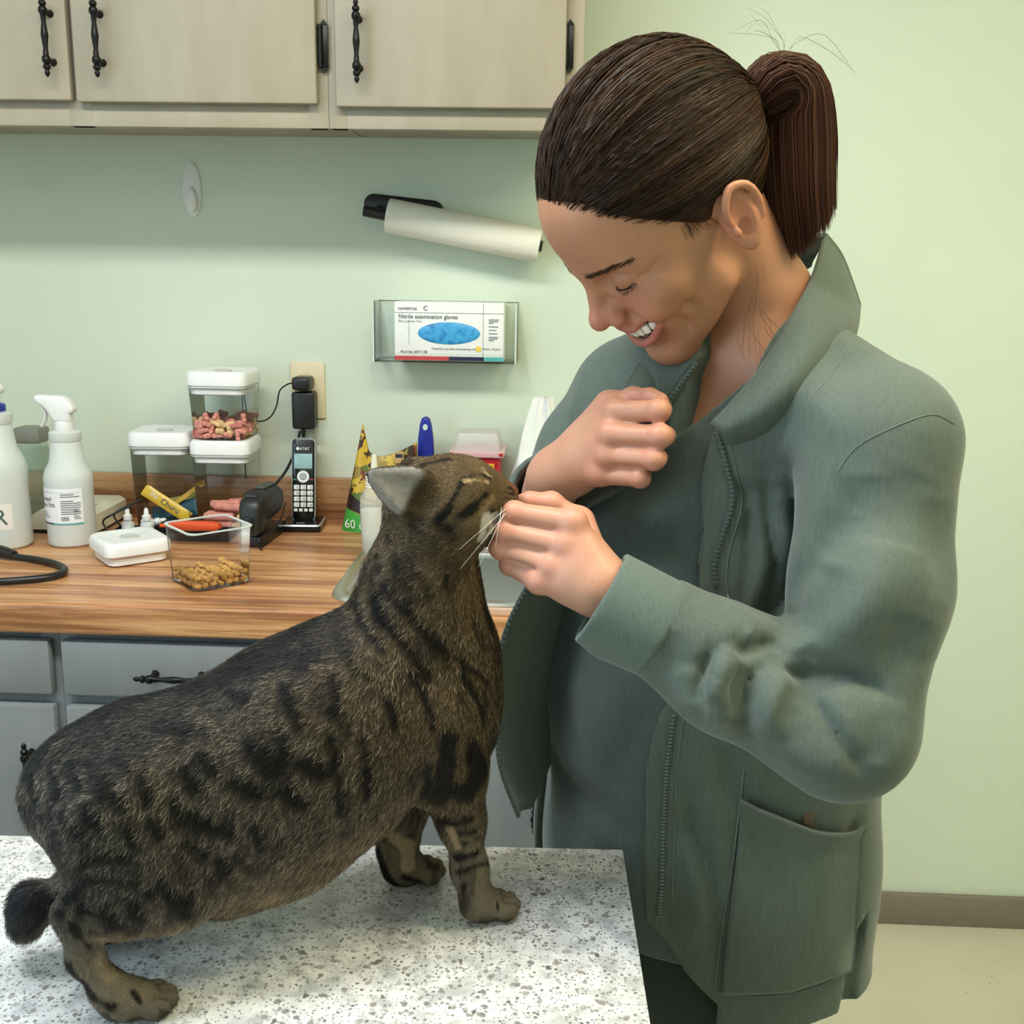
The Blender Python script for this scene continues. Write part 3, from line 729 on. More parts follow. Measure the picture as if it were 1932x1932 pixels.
MB().prism([(-.060, .002), (-.050, .010), (.030, .011), (.046, .008), (.050, .0), (.04, -.006), (-.02, -.008), (-.052, -.004)], .018, bev=.003).build('tool_body', mat('orange_plastic', S(240, 92, 44), .4), oc)
MB().box((-.066, 0, .0), (.014, .010, .006), .002).build('tip', mat('orange_plastic', S(240, 92, 44), .4), oc)

# black electric stapler
st = empty('electric_stapler', (-.562, 1.964, CZ), radians(-4), 'black electric stapler with a rounded top beside the phone', 'stapler')
MB().prism([(-.022, 0), (.022, 0), (.022, .022), (-.022, .022)], .14, bev=.004).build('base_plate', M_PBLK, st)
sp = [(-.075, .024), (-.077, .075), (-.068, .090), (-.04, .102), (.045, .098), (.07, .085), (.074, .06), (.06, .045), (-.03, .034), (-.05, .024)]
hd_ = MB().prism(sp, .041, bev=.010, seg=3); hd_._x(hd_.b.verts, (0, 0, 0), pi / 2); hd_.build('head', mat('black_satin_plastic', S(30, 31, 32), .42), st)
MB().box((0, -.079, .048), (.018, .004, .026), .002).build('front_slot', M_PBLK, st)
MB().box((0, .02, .1015), (.022, .07, .004), .002, rot=Matrix.Rotation(radians(-2), 4, 'X')).build('top_pad', mat('dark_grey_rubber', S(74, 78, 76), .6), st)
MB().box((-.0, -.058, .0955), (.018, .004, .001), .0, rot=Matrix.Rotation(radians(-28), 4, 'X')).build('brand_mark', M_GREYINK, st)
MB().tube(bez([(.008, .05, .095), (.010, .085, .105), (.012, .12, .118), (.016, .165, .15), (.022, .175, .185)], 6), .0028, 8).build('cable', M_PBLK, st)
MB().tube(bez([(.026, .06, .06), (.032, -.01, .03), (.024, -.078, .022), (.018, -.082, .008), (.03, -.092, .003)], 6), .0016, 6).build('lead', M_PBLK, st)

# cordless phone standing in its charging base
M_PHB = mat('glossy_black_plastic', S(16, 17, 20), .18); M_SILV = mat('silver_plastic', S(190, 192, 196), .25, .4)
pb = empty('phone_base', (-.508, 2.062, CZ), radians(4), 'black cordless phone charging base with silver rim', 'phone base')
MB().rrect([(.040, .042, 0), (.041, .043, .003), (.040, .041, .012)], .008).build('base_body', M_PHB, pb)
MB().rrect([(.0405, .0415, .012), (.0395, .040, .0145), (.038, .038, .0148)], .008).build('silver_rim', M_SILV, pb)
MB().rrect([(.0378, .038, .0145), (.0372, .037, .0156)], .008).build('top_plate', M_PHB, pb)
text('AT&T', .007, M_SILV, pb, (0, -.032, .016), (radians(20), 0, 0), 'CENTER')
ph = empty('cordless_phone', (-.508, 2.070, CZ + .012), radians(4), 'black cordless phone handset with white number keys in its base', 'phone'); ph.rotation_euler = (radians(-9), 0, radians(4))
PW, PH = .0235, .168
o = MB().rrect([(PW, PH / 2, 0), (PW, PH / 2, .010)], .010, loc=(0, .004, PH / 2), rot=Matrix.Rotation(pi / 2, 4, 'X')).build('silver_side', M_SILV, ph)
MB().rrect([(PW - .0012, PH / 2 - .0012, .0095), (PW - .0015, PH / 2 - .0015, .0125), (PW - .003, PH / 2 - .003, .0135)], .009, loc=(0, .004, PH / 2), rot=Matrix.Rotation(pi / 2, 4, 'X')).build('handset', M_PHB, ph)
MB().rrect([(PW, PH / 2, -.012), (PW, PH / 2, 0)], .010, loc=(0, .004, PH / 2), rot=Matrix.Rotation(pi / 2, 4, 'X')).build('back_shell', M_PHB, ph)
fy2 = .004 - .0137
M_LCD = mat('lcd_screen', S(150, 186, 190), .15); M_KEY = mat('white_keys', S(232, 234, 238), .4)
MB().box((0, fy2, .121), (.036, .001, .030), .0004).build('screen', M_LCD, ph)
MB().lathe([(.012, 0), (.012, .002), (.007, .002), (.007, 0)], 28, loc=(0, fy2, .090), rot=Matrix.Rotation(pi / 2, 4, 'X'), cap=False).build('navigation_ring', M_KEY, ph)
MB().lathe([(.0065, 0), (.006, .0022), (0, .0024)], 20, loc=(0, fy2, .090), rot=Matrix.Rotation(pi / 2, 4, 'X')).build('centre_key', M_SILV, ph)
keys = ['1', '2', '3', '4', '5', '6', '7', '8', '9', '*', '0', '#']
for k, ch in enumerate(keys):
    x, z = (k % 3 - 1) * .0135, .0685 - (k // 3) * .0118
    kk = MB().box((x, fy2, z), (.0112, .002, .0096), .0009, seg=1).build('number_key', M_KEY, ph)
    text(ch, .0085, M_INK, kk, (x + .0018, fy2 - .0012, z - .003), align='CENTER')
for k in range(4): MB().box(((k - 1.5) * .0102, fy2, .0225), (.0075, .002, .0066), .0009, seg=1).build('function_key', M_KEY, ph)
MB().box((-.0165, fy2, .084), (.007, .0012, .003), .0004).build('talk_key', mat('green_key', S(40, 130, 80), .4), ph)
MB().box((.0165, fy2, .084), (.007, .0012, .003), .0004).build('end_key', mat('red_key', S(170, 50, 60), .4), ph)
text('AT&T', .0078, M_WPRINT, ph, (.003, fy2 - .0004, .1435), align='CENTER')
MB().lathe([(0, .0008), (.0032, .0008), (.0032, 0)], 16, loc=(-.0108, fy2, .1462), rot=Matrix.Rotation(pi / 2, 4, 'X')).build('logo_disc', M_WPRINT, ph)
MB().box((-.0165, fy2, .153), (.004, .0008, .0012)).build('ringer_light', M_RED, ph)

# stethoscope: loop of black tubing with a yoke
sg = empty('stethoscope', (-.95, 1.68, CZ), 0, 'black rubber stethoscope tubing looped on the counter', 'stethoscope')
loop = bez([(-.16, .11, .008), (-.06, .098, .009), (.0, .082, .008), (.06, .063, .007), (.105, .035, .007), (.127, .0, .007), (.115, -.035, .007), (.06, -.062, .007), (0, -.069, .007), (-.08, -.066, .007), (-.17, -.05, .007)], 10)
MB().tube(loop, [.0062] * len(loop), 12).build('tubing', mat('black_rubber', S(24, 24, 26), .35), sg)
MB().tube(bez([(-.14, .095, .012), (-.05, .100, .014), (-.0, .084, .010)], 8), [.008 + .003 * sin(pi * k / 16) for k in range(17)], 12).build('yoke', mat('black_rubber', S(24, 24, 26), .35), sg)
for dx in (0, .012): MB().tube(bez([(-.16, .11, .008 + dx), (-.21, .12, .012 + dx), (-.25, .09 + dx * 2, .014)], 6), .004, 8).build('ear_tube', M_CHROME, sg)

# ---- behind the cat
tb = empty('treat_bag', (-.352, 2.06, CZ), 0, 'yellow and brown torn-open treat bag with a green 60 ct band', 'bag')
def bag_mat():
    N = NT('printed_treat_bag'); p = N.p; p.inputs['Roughness'].default_value = 0.35
    v = N.add('ShaderNodeTexVoronoi', Scale=62.0); nz = N.add('ShaderNodeTexNoise', Scale=30.0, Detail=3.0); cc = N.coord()
    N.link(cc, nz.inputs['Vector']); mxv = N.add('ShaderNodeMix', data_type='VECTOR'); mxv.inputs['Factor'].default_value = .06
    N.link(cc, mxv.inputs['A']); N.link(nz.outputs['Color'], mxv.inputs['B']); N.link(mxv.outputs['Result'], v.inputs['Vector'])
    N.link(N.ramp(v.outputs['Color'], [(0.0, S(60, 34, 22)), (.25, S(120, 66, 34)), (.40, S(196, 160, 50)), (.55, S(150, 130, 56)), (.68, S(206, 172, 56)), (.80, S(96, 112, 44)), (.9, S(150, 60, 40))], 'CONSTANT'), p.inputs['Base Color'])
    return N.m
def bagf(u, v):
    a = (u - .5) * 2
    z = v * (.150 + .03 * abs(a) ** 1.6 + (.035 * max(0, -a - .55) / .45))
    dep = .030 * (1 - a * a) ** .5 * (1 - v) ** .7 if abs(a) < 1 else 0
    curl = .018 * max(0, -a - .4) * v
    return (a * .076 + .034 * v * (a < 0) * abs(a) + curl, -dep - .002, z)
bg = MB().grid(bagf, 28, 14); bg.grid(lambda u, v: (bagf(u, v)[0], -bagf(u, v)[1] * .8, bagf(u, v)[2]), 28, 14)
bg.build('bag_pouch', bag_mat(), tb)
def band(u, v):
    q = bagf(u, v * .22); return (q[0] * 1.004, q[1] - .0008, q[2])
MB().grid(band, 28, 4).build('green_band', mat('green_print', S(70, 160, 62), .4), tb)
def band2(u, v):
    q = bagf(u, .23 + v * .14); return (q[0] * 1.004, q[1] - .0008, q[2])
MB().grid(band2, 28, 4).build('dark_band', mat('dark_brown_print', S(44, 26, 22), .4), tb)
text('60 ct', .026, M_WPRINT, tb, (-.066, -.028, .010), (pi / 2, 0, radians(-22)))
MB().box((.042, -.0125, .150), (.018, .0012, .022)).build('print_panel', mat('tan_print', S(196, 160, 110), .5), tb)
MB().box((.042, -.0135, .154), (.014, .0008, .007)).build('print_mark', M_INK, tb)
wb = empty('lotion_bottle', (-.322, 1.835, CZ + .006), 0, 'clear squeeze bottle of white lotion with a ribbed nozzle cap', 'bottle')
WBZ = .155
MB().lathe([(0, .004), (.020, .004), (.024, .010), (.0255, .05), (.027, .09), (.025, .112), (.0165, .126), (.0155, .130)], 28).build('bottle_body', bottle_mat('clear_squeeze_plastic', S(230, 230, 224), .35), wb)
MB().lathe([(0, .006), (.0185, .006), (.0225, .012), (.024, .05), (.0255, .086), (0, .087)], 28).build('lotion', mat('white_lotion', S(236, 232, 218), .5), wb)
cp = [(.0165, .128)]
for k in range(5): cp += [(.0165, .130 + k * .004), (.0155, .132 + k * .004)]
MB().lathe(cp + [(.015, .152), (.007, .156), (.0055, .175), (.004, .186), (0, .187)], 28).build('nozzle_cap', mat('translucent_cap', S(226, 222, 206), .4), wb)
br = empty('pet_brush', (-.262, 2.088, CZ), 0, 'blue plastic brush handle with a hanging hole standing behind the cat', 'brush')
ol = [(-.010, .06), (-.0155, .11), (-.0165, .15), (-.0150, .185), (-.0115, .212), (-.0075, .224), (0, .2275), (.0075, .224), (.0115, .212), (.0150, .185), (.0165, .15), (.0155, .11), (.010, .06)]
MB().prism(ol, .018, bev=.005, seg=3).build('handle', mat('royal_blue_plastic', S(28, 42, 150), .4), br)
MB().lathe([(.0, .0095), (.0048, .0095), (.0052, .0088)], 20, loc=(0, 0, .207), rot=Matrix.Rotation(pi / 2, 4, 'X'), sy=1.25).build('hanging_hole', mat('pale_hole', S(206, 220, 210), .6), br)
MB().box((0, 0, .035), (.07, .02, .05), .006).build('brush_head', mat('royal_blue_plastic', S(28, 42, 150), .4), br)
MB().box((0, -.012, .035), (.06, .008, .04), .001).build('bristle_pad', M_SILV, br)
sh = empty('sharps_container', (-.156, 2.075, CZ), 0, 'red sharps container with clear lid and yellow warning label', 'container')
M_SRED = mat('red_sharps_plastic', S(176, 32, 44), .35)
MB().rrect([(.042, .040, 0), (.047, .044, .158)], .008).build('tub', M_SRED, sh)
MB().rrect([(.053, .050, .158), (.054, .051, .160), (.054, .051, .167), (.050, .048, .168)], .008).build('rim', mat('pink_rim', S(226, 176, 184), .3), sh)
MB().rrect([(.047, .045, .168), (.041, .039, .200), (.039, .037, .203)], .008, cap0=False).build('clear_lid', bottle_mat('clear_lid_plastic', S(222, 216, 218), .4), sh)
for s in (-1, 1): MB().box((s * .048, -.0505, .164), (.008, .004, .006), .001).build('clip', M_SRED, sh)
MB().box((.002, -.0465, .115), (.066, .0015, .058)).build('label_panel', M_WPRINT, sh, rot=(radians(-1.7), 0, 0))
MB().box((.002, -.0478, .141), (.066, .0015, .010)).build('warning_band', mat('amber_print', S(240, 176, 40), .5), sh)
text('SHARPS', .016, M_RED, sh, (.002, -.0487, .118), align='CENTER'); text('WARNING BIOHAZARD', .0058, M_INK, sh, (.002, -.0488, .139), align='CENTER')
wp = empty('paper_bag', (-.046, 2.072, CZ), 0, 'crumpled white paper bag standing against the wall', 'bag')
def pbf(u, v):
    a = u * 2 * pi; s = 1 - .72 * max(0, v - .35) / .65
    wv = .004 * sin(3 * a + 5 * v) + .003 * sin(7 * a + 11 * v)
    return ((.058 * s + wv) * cos(a) + .02 * v, (.036 * (1 - .8 * v) + wv) * sin(a), .272 * v)
MB().grid(pbf, 40, 24, True).build('bag_paper', mat('white_crepe_paper', S(238, 238, 236), .9, noise=60, bump=.4), wp, angle=25)
tx = empty('tissue_box', (-.040, 1.985, CZ), 0, 'pale teal tissue box beside the sharps container', 'box')
MB().box((0, 0, .043), (.115, .06, .086), .002).build('carton', mat('teal_carton', S(120, 190, 200), .5, noise=25, var=.12), tx)
MB().box((0, 0, .0865), (.115, .06, .002), .0005).build('top_panel', mat('pale_carton', S(222, 232, 230), .5), tx)
sc_ = empty('white_cup', (-.045, 1.94, CZ), 0, 'small white cup at the back of the sink', 'cup')
MB().lathe([(0, 0), (.019, 0), (.022, .05), (.0205, .05), (.018, .004), (0, .003)], 24).build('cup_body', M_PW, sc_)
MB().lathe([(.0222, .046), (.0232, .050), (.0218, .051)], 24, cap=False).build('rim', M_PW, sc_)

# ================================================================== exam table
def quartz():
    N = NT('speckled_white_quartz'); p = N.p; p.inputs['Roughness'].default_value = 0.32
    cc = N.coord()
    base_n = N.add('ShaderNodeTexNoise', Scale=45.0, Detail=5.0); N.link(cc, base_n.inputs['Vector'])
    colr = N.ramp(base_n.outputs['Fac'], [(0.35, S(174, 176, 178)), (0.48, S(202, 203, 205)), (0.62, S(219, 219, 220))])
    nz = N.add('ShaderNodeTexNoise', Scale=70.0, Detail=2.0); N.link(cc, nz.inputs['Vector'])
    for sc, lo, hi, thr, cols in ((105, .26, .38, .0, [(0, S(158, 155, 153)), (.25, S(128, 127, 128)), (.5, S(182, 181, 180)), (.75, S(146, 140, 136))]),
                                  (210, .28, .42, .0, [(0, S(138, 137, 138)), (.5, S(116, 112, 110)), (.8, S(178, 178, 178))]), (340, .26, .44, .0, [(0, S(150, 150, 152)), (.5, S(126, 124, 124)), (.8, S(176, 176, 178))]),
                                  (64, .15, .20, .0, [(0, S(118, 109, 105)), (.4, S(142, 138, 137)), (.7, S(104, 101, 102))])):
        mxv = N.add('ShaderNodeMix', data_type='VECTOR'); mxv.inputs['Factor'].default_value = .9 / sc
        N.link(cc, mxv.inputs['A']); N.link(nz.outputs['Color'], mxv.inputs['B'])
        v = N.add('ShaderNodeTexVoronoi', Scale=float(sc)); N.link(mxv.outputs['Result'], v.inputs['Vector'])
        m = N.ramp(v.outputs['Distance'], [(lo, (1, 1, 1, 1)), (hi, (0, 0, 0, 1))])
        sel = N.add('ShaderNodeSeparateColor'); N.link(v.outputs['Color'], sel.inputs[0])
        pick = N.ramp(sel.outputs[1], [(.42, (0, 0, 0, 1)), (.6, (1, 1, 1, 1))])
        mu = N.add('ShaderNodeMath', operation='MULTIPLY'); N.link(m, mu.inputs[0]); N.link(pick, mu.inputs[1])
        cr = N.ramp(sel.outputs[0], cols, 'CONSTANT')
        mx = N.add('ShaderNodeMix', data_type='RGBA'); N.link(mu.outputs[0], mx.inputs['Factor']); N.link(colr, mx.inputs['A']); N.link(cr, mx.inputs['B'])
        colr = mx.outputs['Result']
    N.link(colr, p.inputs['Base Color'])
    return N.m
TZ = .82
et = empty('exam_table', (-.46, .70, FZ), radians(1.6), 'exam table with a speckled white quartz top under the cat', 'table')
MB().box((0, 0, TZ - FZ - .0015), (1.10, .63, .003), .001).build('table_top', quartz(), et)
MB().box((0, 0, TZ - FZ - .018), (1.098, .628, .030), .002).build('top_core', M_PBLK, et)
MB().box((-.05, 0, .40), (.60, .36, .73), .004).build('pedestal', mat('grey_pedestal', S(120, 120, 122), .5), et)
MB().box((-.05, 0, .03), (.70, .44, .06), .006).build('base_plinth', M_PBLK, et)
# ================================================================== soft bodies: distance fields meshed by surface nets
def smin(a, b, k):
    if k <= 0: return np.minimum(a, b)
    h = np.clip(k - np.abs(a - b), 0, None) / k
    return np.minimum(a, b) - h * h * k * 0.25
def smax(a, b, k): return -smin(-a, -b, k)
class Sdf:
    """ordered list of soft primitives; each is blended into what came before"""
    def __init__(s): s.ops = []
    def add(s, fn, k=0.01, op='u', c=None, r=None):
        s.ops.append((fn, k, op, None if c is None else np.asarray(c, float), r)); return s
    def cone(s, a, b, ra, rb, k=0.01, op='u', flat=None):
        """tapered capsule a->b; flat=(axis, factor) squashes its section along an axis"""
        a = np.asarray(a, float); b = np.asarray(b, float); ba = b - a; L2 = max(ba @ ba, 1e-12)
        ax = None
        if flat is not None:
            ax = np.asarray(flat[0], float); ax = ax / np.linalg.norm(ax); g = 1 / flat[1] - 1
        def fn(p):
            pa = p - a
            h = np.clip(pa @ ba / L2, 0, 1)
            d = pa - h[:, None] * ba
            if ax is not None: d = d + (d @ ax * g)[:, None] * ax
            dist = np.sqrt((d * d).sum(1)) - (ra + (rb - ra) * h)
            return dist if ax is None else dist * min(1.0, flat[1] ** .5)
        return s.add(fn, k, op, (a + b) / 2, sqrt(L2) / 2 + max(ra, rb) * (1 if flat is None else max(1, flat[1])))
    def chain(s, pts, rad, k=0.01, op='u', flat=None):
        for i in range(len(pts) - 1): s.cone(pts[i], pts[i + 1], rad[i], rad[i + 1], k, op, flat)
        return s
    def ell(s, c, r, R=None, k=0.01, op='u'):
        """ellipsoid; rows of R are its axes"""
        c = np.asarray(c, float); r = np.asarray(r, float); R = None if R is None else np.asarray(R, float)
        def fn(p):
            q = p - c
            if R is not None: q = q @ R.T
            k0 = np.sqrt(((q / r) ** 2).sum(1)); k1 = np.sqrt(((q / (r * r)) ** 2).sum(1)) + 1e-9
            return k0 * (k0 - 1) / k1
        return s.add(fn, k, op, c, r.max())
    def box(s, c, h, rad=0.0, R=None, k=0.01, op='u'):
        c = np.asarray(c, float); h = np.asarray(h, float); R = None if R is None else np.asarray(R, float)
        def fn(p):
            q = p - c
            if R is not None: q = q @ R.T
            q = np.abs(q) - h + rad
            return np.sqrt((np.maximum(q, 0) ** 2).sum(1)) + np.minimum(q.max(1), 0) - rad
        return s.add(fn, k, op, c, float(np.linalg.norm(h)))
    def ridge(s, pts, rad, k=0.012, op='u'):
        """a fold: soft tube along a smooth path (op 'u'), or a crease (op 's')"""
        P = [np.array(v) for v in bez(pts, 4)]; n = len(P)
        R = [rad * (0.25 + 0.75 * sin(pi * i / (n - 1)) ** .6) for i in range(n)] if np.isscalar(rad) else list(np.interp(np.linspace(0, 1, n), np.linspace(0, 1, len(rad)), rad))
        A = np.array(P); c = A.mean(0); rr = np.linalg.norm(A - c, axis=1).max() + max(R)
        def fn(p):
            best = np.full(len(p), 1e3)
            for i in range(n - 1):
                ba = A[i + 1] - A[i]; L2 = ba @ ba + 1e-12; pa = p - A[i]
                h = np.clip(pa @ ba / L2, 0, 1); d = pa - h[:, None] * ba
                best = np.minimum(best, np.sqrt((d * d).sum(1)) - (R[i] + (R[i + 1] - R[i]) * h))
            return best
        return s.add(fn, k, op, c, rr)
    def groove(s, pts, A, w, cusp=False):
        """press a crease (A > 0) or raise a fold (A < 0) along a path; width w"""
        P = np.array([np.array(v) for v in bez(pts, 3)]); n = len(P)
        c = P.mean(0); rr = np.linalg.norm(P - c, axis=1).max() + 2.6 * w + abs(A)
        NN = grad(s, P, .004)
        def fn(p):
            best = np.full(len(p), 1e3); u = np.zeros(len(p))
            for i in range(n - 1):
                ba = P[i + 1] - P[i]; L2 = ba @ ba + 1e-12; pa = p - P[i]
                h = np.clip(pa @ ba / L2, 0, 1); d = pa - h[:, None] * ba
                nn_ = NN[i] + NN[i + 1]; nn_ = nn_ / (np.linalg.norm(nn_) + 1e-9); dn = d @ nn_
                d = d - dn[:, None] * nn_; q = (d * d).sum(1) + np.maximum(np.abs(dn) - .022, 0) ** 2
                m = q < best; best = np.where(m, q, best); u = np.where(m, (i + h) / (n - 1), u)
            d = np.sqrt(best) / w
            prof = np.exp(-d * 1.6) * (1 - smooth(1.6, 2.6, d)) if cusp else np.exp(-d * d)
            return A * prof * np.clip(np.sin(pi * np.clip(u, .04, .96)), 0, 1) ** .6
        return s.add(fn, 0.0, 'd', c, rr)
    def __call__(s, p):
        d = np.full(len(p), 1e3)
        lo, hi = p.min(0), p.max(0); ctr = (lo + hi) / 2; half = np.linalg.norm(hi - lo) / 2
        for fn, k, op, c, r in s.ops:
            if c is not None and r is not None:
                gap = np.linalg.norm(ctr - c) - half - r * 1.05          # nothing of this block is near the primitive
                if gap > k + 0.006: continue
            v = fn(p)
            if op == 'u': d = smin(d, v, k)
            elif op == 's': d = smax(d, -v, k)
            elif op == 'i': d = smax(d, v, k)
            elif op == 'd': d = d + v
        return d
def surface_nets(f, lo, hi, h, nb=9, band=1.3):
    """sparse surface nets: (verts, quads) of f = 0 inside the box lo..hi, cell size h"""
    lo = np.asarray(lo, float); hi = np.asarray(hi, float)
    nB = np.ceil((hi - lo) / (h * nb)).astype(int)
    g = np.stack(np.meshgrid(*[np.arange(n) for n in nB], indexing='ij'), -1).reshape(-1, 3)
    ctr = lo + (g + .5) * nb * h
    dv = f(ctr)
    act = g[np.abs(dv) < nb * h * 0.87 * band + 0.004]
    N = nB * nb + 1
    lin = lambda c: (c[..., 0] * N[1] + c[..., 1]) * N[2] + c[..., 2]
    off = np.stack(np.meshgrid(*[np.arange(nb + 1)] * 3, indexing='ij'), -1).reshape(-1, 3)
    D = {}
    ids, vals = [], []
    for b in act:
        c = b * nb + off
        ids.append(lin(c)); vals.append(f(lo + c * h))
    ids = np.concatenate(ids); vals = np.concatenate(vals)
    uid, ix = np.unique(ids, return_index=True); uval = vals[ix]
    coff = np.stack(np.meshgrid(*[np.arange(nb)] * 3, indexing='ij'), -1).reshape(-1, 3)
    cells = (act[:, None, :] * nb + coff[None]).reshape(-1, 3)
    corners = np.array([[i, j, k] for i in (0, 1) for j in (0, 1) for k in (0, 1)])
    cv = np.stack([uval[np.searchsorted(uid, lin(cells + q))] for q in corners], 1)
    sg = cv < 0
    mix = sg.any(1) & ~sg.all(1)
    cells, cv, sg = cells[mix], cv[mix], sg[mix]
    acc = np.zeros((len(cells), 3)); cnt = np.zeros(len(cells))
    for a in range(8):
        for ax, bit in ((0, 4), (1, 2), (2, 1)):
            if a & bit: continue
            b = a | bit
            m = sg[:, a] != sg[:, b]
            t = cv[m, a] / (cv[m, a] - cv[m, b])
            pt = corners[a] + np.outer(t, np.eye(3)[ax])
            acc[m] += pt; cnt[m] += 1
    verts = lo + (cells + acc / cnt[:, None]) * h
    cid = lin(cells); order = np.argsort(cid); cs = cid[order]
    quads = []
    for ax in range(3):
        o1, o2 = [(1, 2), (2, 0), (0, 1)][ax]
        bitm = {0: 4, 1: 2, 2: 1}[ax]
        s0, s1 = sg[:, 0], sg[:, bitm]
        m = s0 != s1
        base = cells[m]; flip = s1[m]
        e1 = np.zeros(3, int); e1[o1] = 1; e2 = np.zeros(3, int); e2[o2] = 1
        idx = []; ok = np.ones(len(base), bool)
        for dlt in (np.zeros(3, int), e1, e1 + e2, e2):
            l = lin(base - dlt); j = np.clip(np.searchsorted(cs, l), 0, len(cs) - 1)
            ok &= (cs[j] == l) & ((base - dlt).min(1) >= 0); idx.append(order[j])
        q = np.stack(idx, 1)[ok]; fl = flip[ok]
        q[fl] = q[fl][:, ::-1]
        quads.append(q)
    return verts, np.concatenate(quads)
def normals(v, q):
    n = np.zeros_like(v)
    fn = np.cross(v[q[:, 2]] - v[q[:, 0]], v[q[:, 3]] - v[q[:, 1]])
    for k in range(4):
        for i in range(3): n[:, i] += np.bincount(q[:, k], fn[:, i], len(v))
    return n / np.maximum(np.linalg.norm(n, axis=1, keepdims=True), 1e-12)
def grad(f, p, e=0.0006):
    out = np.zeros_like(p)
    for i in range(3):
        d = np.zeros(3); d[i] = e
        out[:, i] = f_chunks(f, p + d) - f_chunks(f, p - d)
    return out / np.maximum(np.linalg.norm(out, axis=1, keepdims=True), 1e-9)
def f_chunks(f, p, n=4000):
    return np.concatenate([f(p[i:i + n]) for i in range(0, len(p), n)])
def relax(v, q, it=2, lam=0.5):
    e = np.concatenate([q[:, [0, 1]], q[:, [1, 2]], q[:, [2, 3]], q[:, [3, 0]]])
    for _ in range(it):
        s = np.zeros_like(v); c = np.zeros(len(v))
        for i in range(3): s[:, i] = np.bincount(e[:, 0], v[e[:, 1], i], len(v)) + np.bincount(e[:, 1], v[e[:, 0], i], len(v))
        c = np.bincount(e[:, 0], minlength=len(v)) + np.bincount(e[:, 1], minlength=len(v))
        ok = c > 0
        v[ok] += lam * (s[ok] / c[ok, None] - v[ok])
    return v
def mesh_np(name, v, q, mats=(), parent=None, smooth=True):
    me = bpy.data.meshes.new(name)
    v = np.ascontiguousarray(v, dtype=np.float32); q = np.ascontiguousarray(q, dtype=np.int32)
    me.vertices.add(len(v)); me.vertices.foreach_set('co', v.ravel())
    w = q.shape[1]
    me.loops.add(q.size); me.loops.foreach_set('vertex_index', q.ravel())
    me.polygons.add(len(q)); me.polygons.foreach_set('loop_start', np.arange(0, q.size, w, dtype=np.int32))
    try: me.polygons.foreach_set('loop_total', np.full(len(q), w, dtype=np.int32))
    except Exception: pass
    me.update(calc_edges=True)
    if smooth: me.shade_smooth()
    for m in mats: me.materials.append(m)
    o = bpy.data.objects.new(name, me)
    return link(o, parent)
def set_attr(me, name, typ, data, domain='POINT'):
    a = me.attributes.new(name, typ, domain)
    key = {'FLOAT': 'value', 'FLOAT_COLOR': 'color', 'FLOAT_VECTOR': 'vector'}[typ]
    a.data.foreach_set(key, np.ascontiguousarray(data, dtype=np.float32).ravel())
# value noise on numpy points
_PERM = RNG.random((64, 64, 64)).astype(np.float32)
def vnoise(p, freq):
    q = p * freq; i = np.floor(q).astype(int); f = q - i; f = f * f * (3 - 2 * f)
    r = 0
    for a in (0, 1):
        for b in (0, 1):
            for c in (0, 1):
                w = (f[:, 0] if a else 1 - f[:, 0]) * (f[:, 1] if b else 1 - f[:, 1]) * (f[:, 2] if c else 1 - f[:, 2])
                r = r + w * _PERM[(i[:, 0] + a) % 64, (i[:, 1] + b) % 64, (i[:, 2] + c) % 64]
    return r
def smooth(e0, e1, x):
    t = np.clip((x - e0) / (e1 - e0), 0, 1); return t * t * (3 - 2 * t)
# ================================================================== the cat
CP0, CP1 = np.array([-.36, .80]), np.array([-.077, .935])
CU = (CP1 - CP0) / np.linalg.norm(CP1 - CP0); CN = np.array([-CU[1], CU[0]])
U3 = np.array([CU[0], CU[1], 0.]); N3 = np.array([CN[0], CN[1], 0.]); Z3 = np.array([0, 0, 1.])
def depth_of(p): return float(-(CR.T @ (np.asarray(p) - CAM))[2])
def catp(x, y, off=0.0):
    """point on the cat's long vertical plane (off metres to its far side) for a spot of the photograph"""
    d = ray(x, y)
    t = (off - (CAM[:2] - CP0) @ CN) / (d[:2] @ CN)
    return CAM + d * t
def cr(rpx, p): return rpx * depth_of(p) / FPX
B = Sdf()
FLOW = []                                   # (point, hair direction, hair length)
def cchain(pts, k, flat=None, off=0.0, op='u'):
    P = [catp(x, y, o if o is not None else off) for x, y, r, o in [(q + (None,))[:4] for q in pts]]
    R = [cr(q[2], p) for q, p in zip(pts, P)]
    B.chain(P, R, k, op, flat)
    return P
# trunk
trunk = [(152, 1492, 106), (240, 1482, 150), (350, 1490, 182), (470, 1472, 206), (590, 1402, 208), (700, 1335, 186), (785, 1315, 146)]
cchain(trunk, .02, (N3, .86))
cchain([(760, 1295, 140), (795, 1190, 112), (795, 1090, 94), (815, 1000, 74)], .03, (N3, .9))
cchain([(846, 1250, 80), (862, 1380, 66)], .035, (N3, 1.05))                                  # breast
cchain([(425, 1625, 96), (545, 1562, 96), (655, 1470, 88)], .03, (N3, .95))              # belly
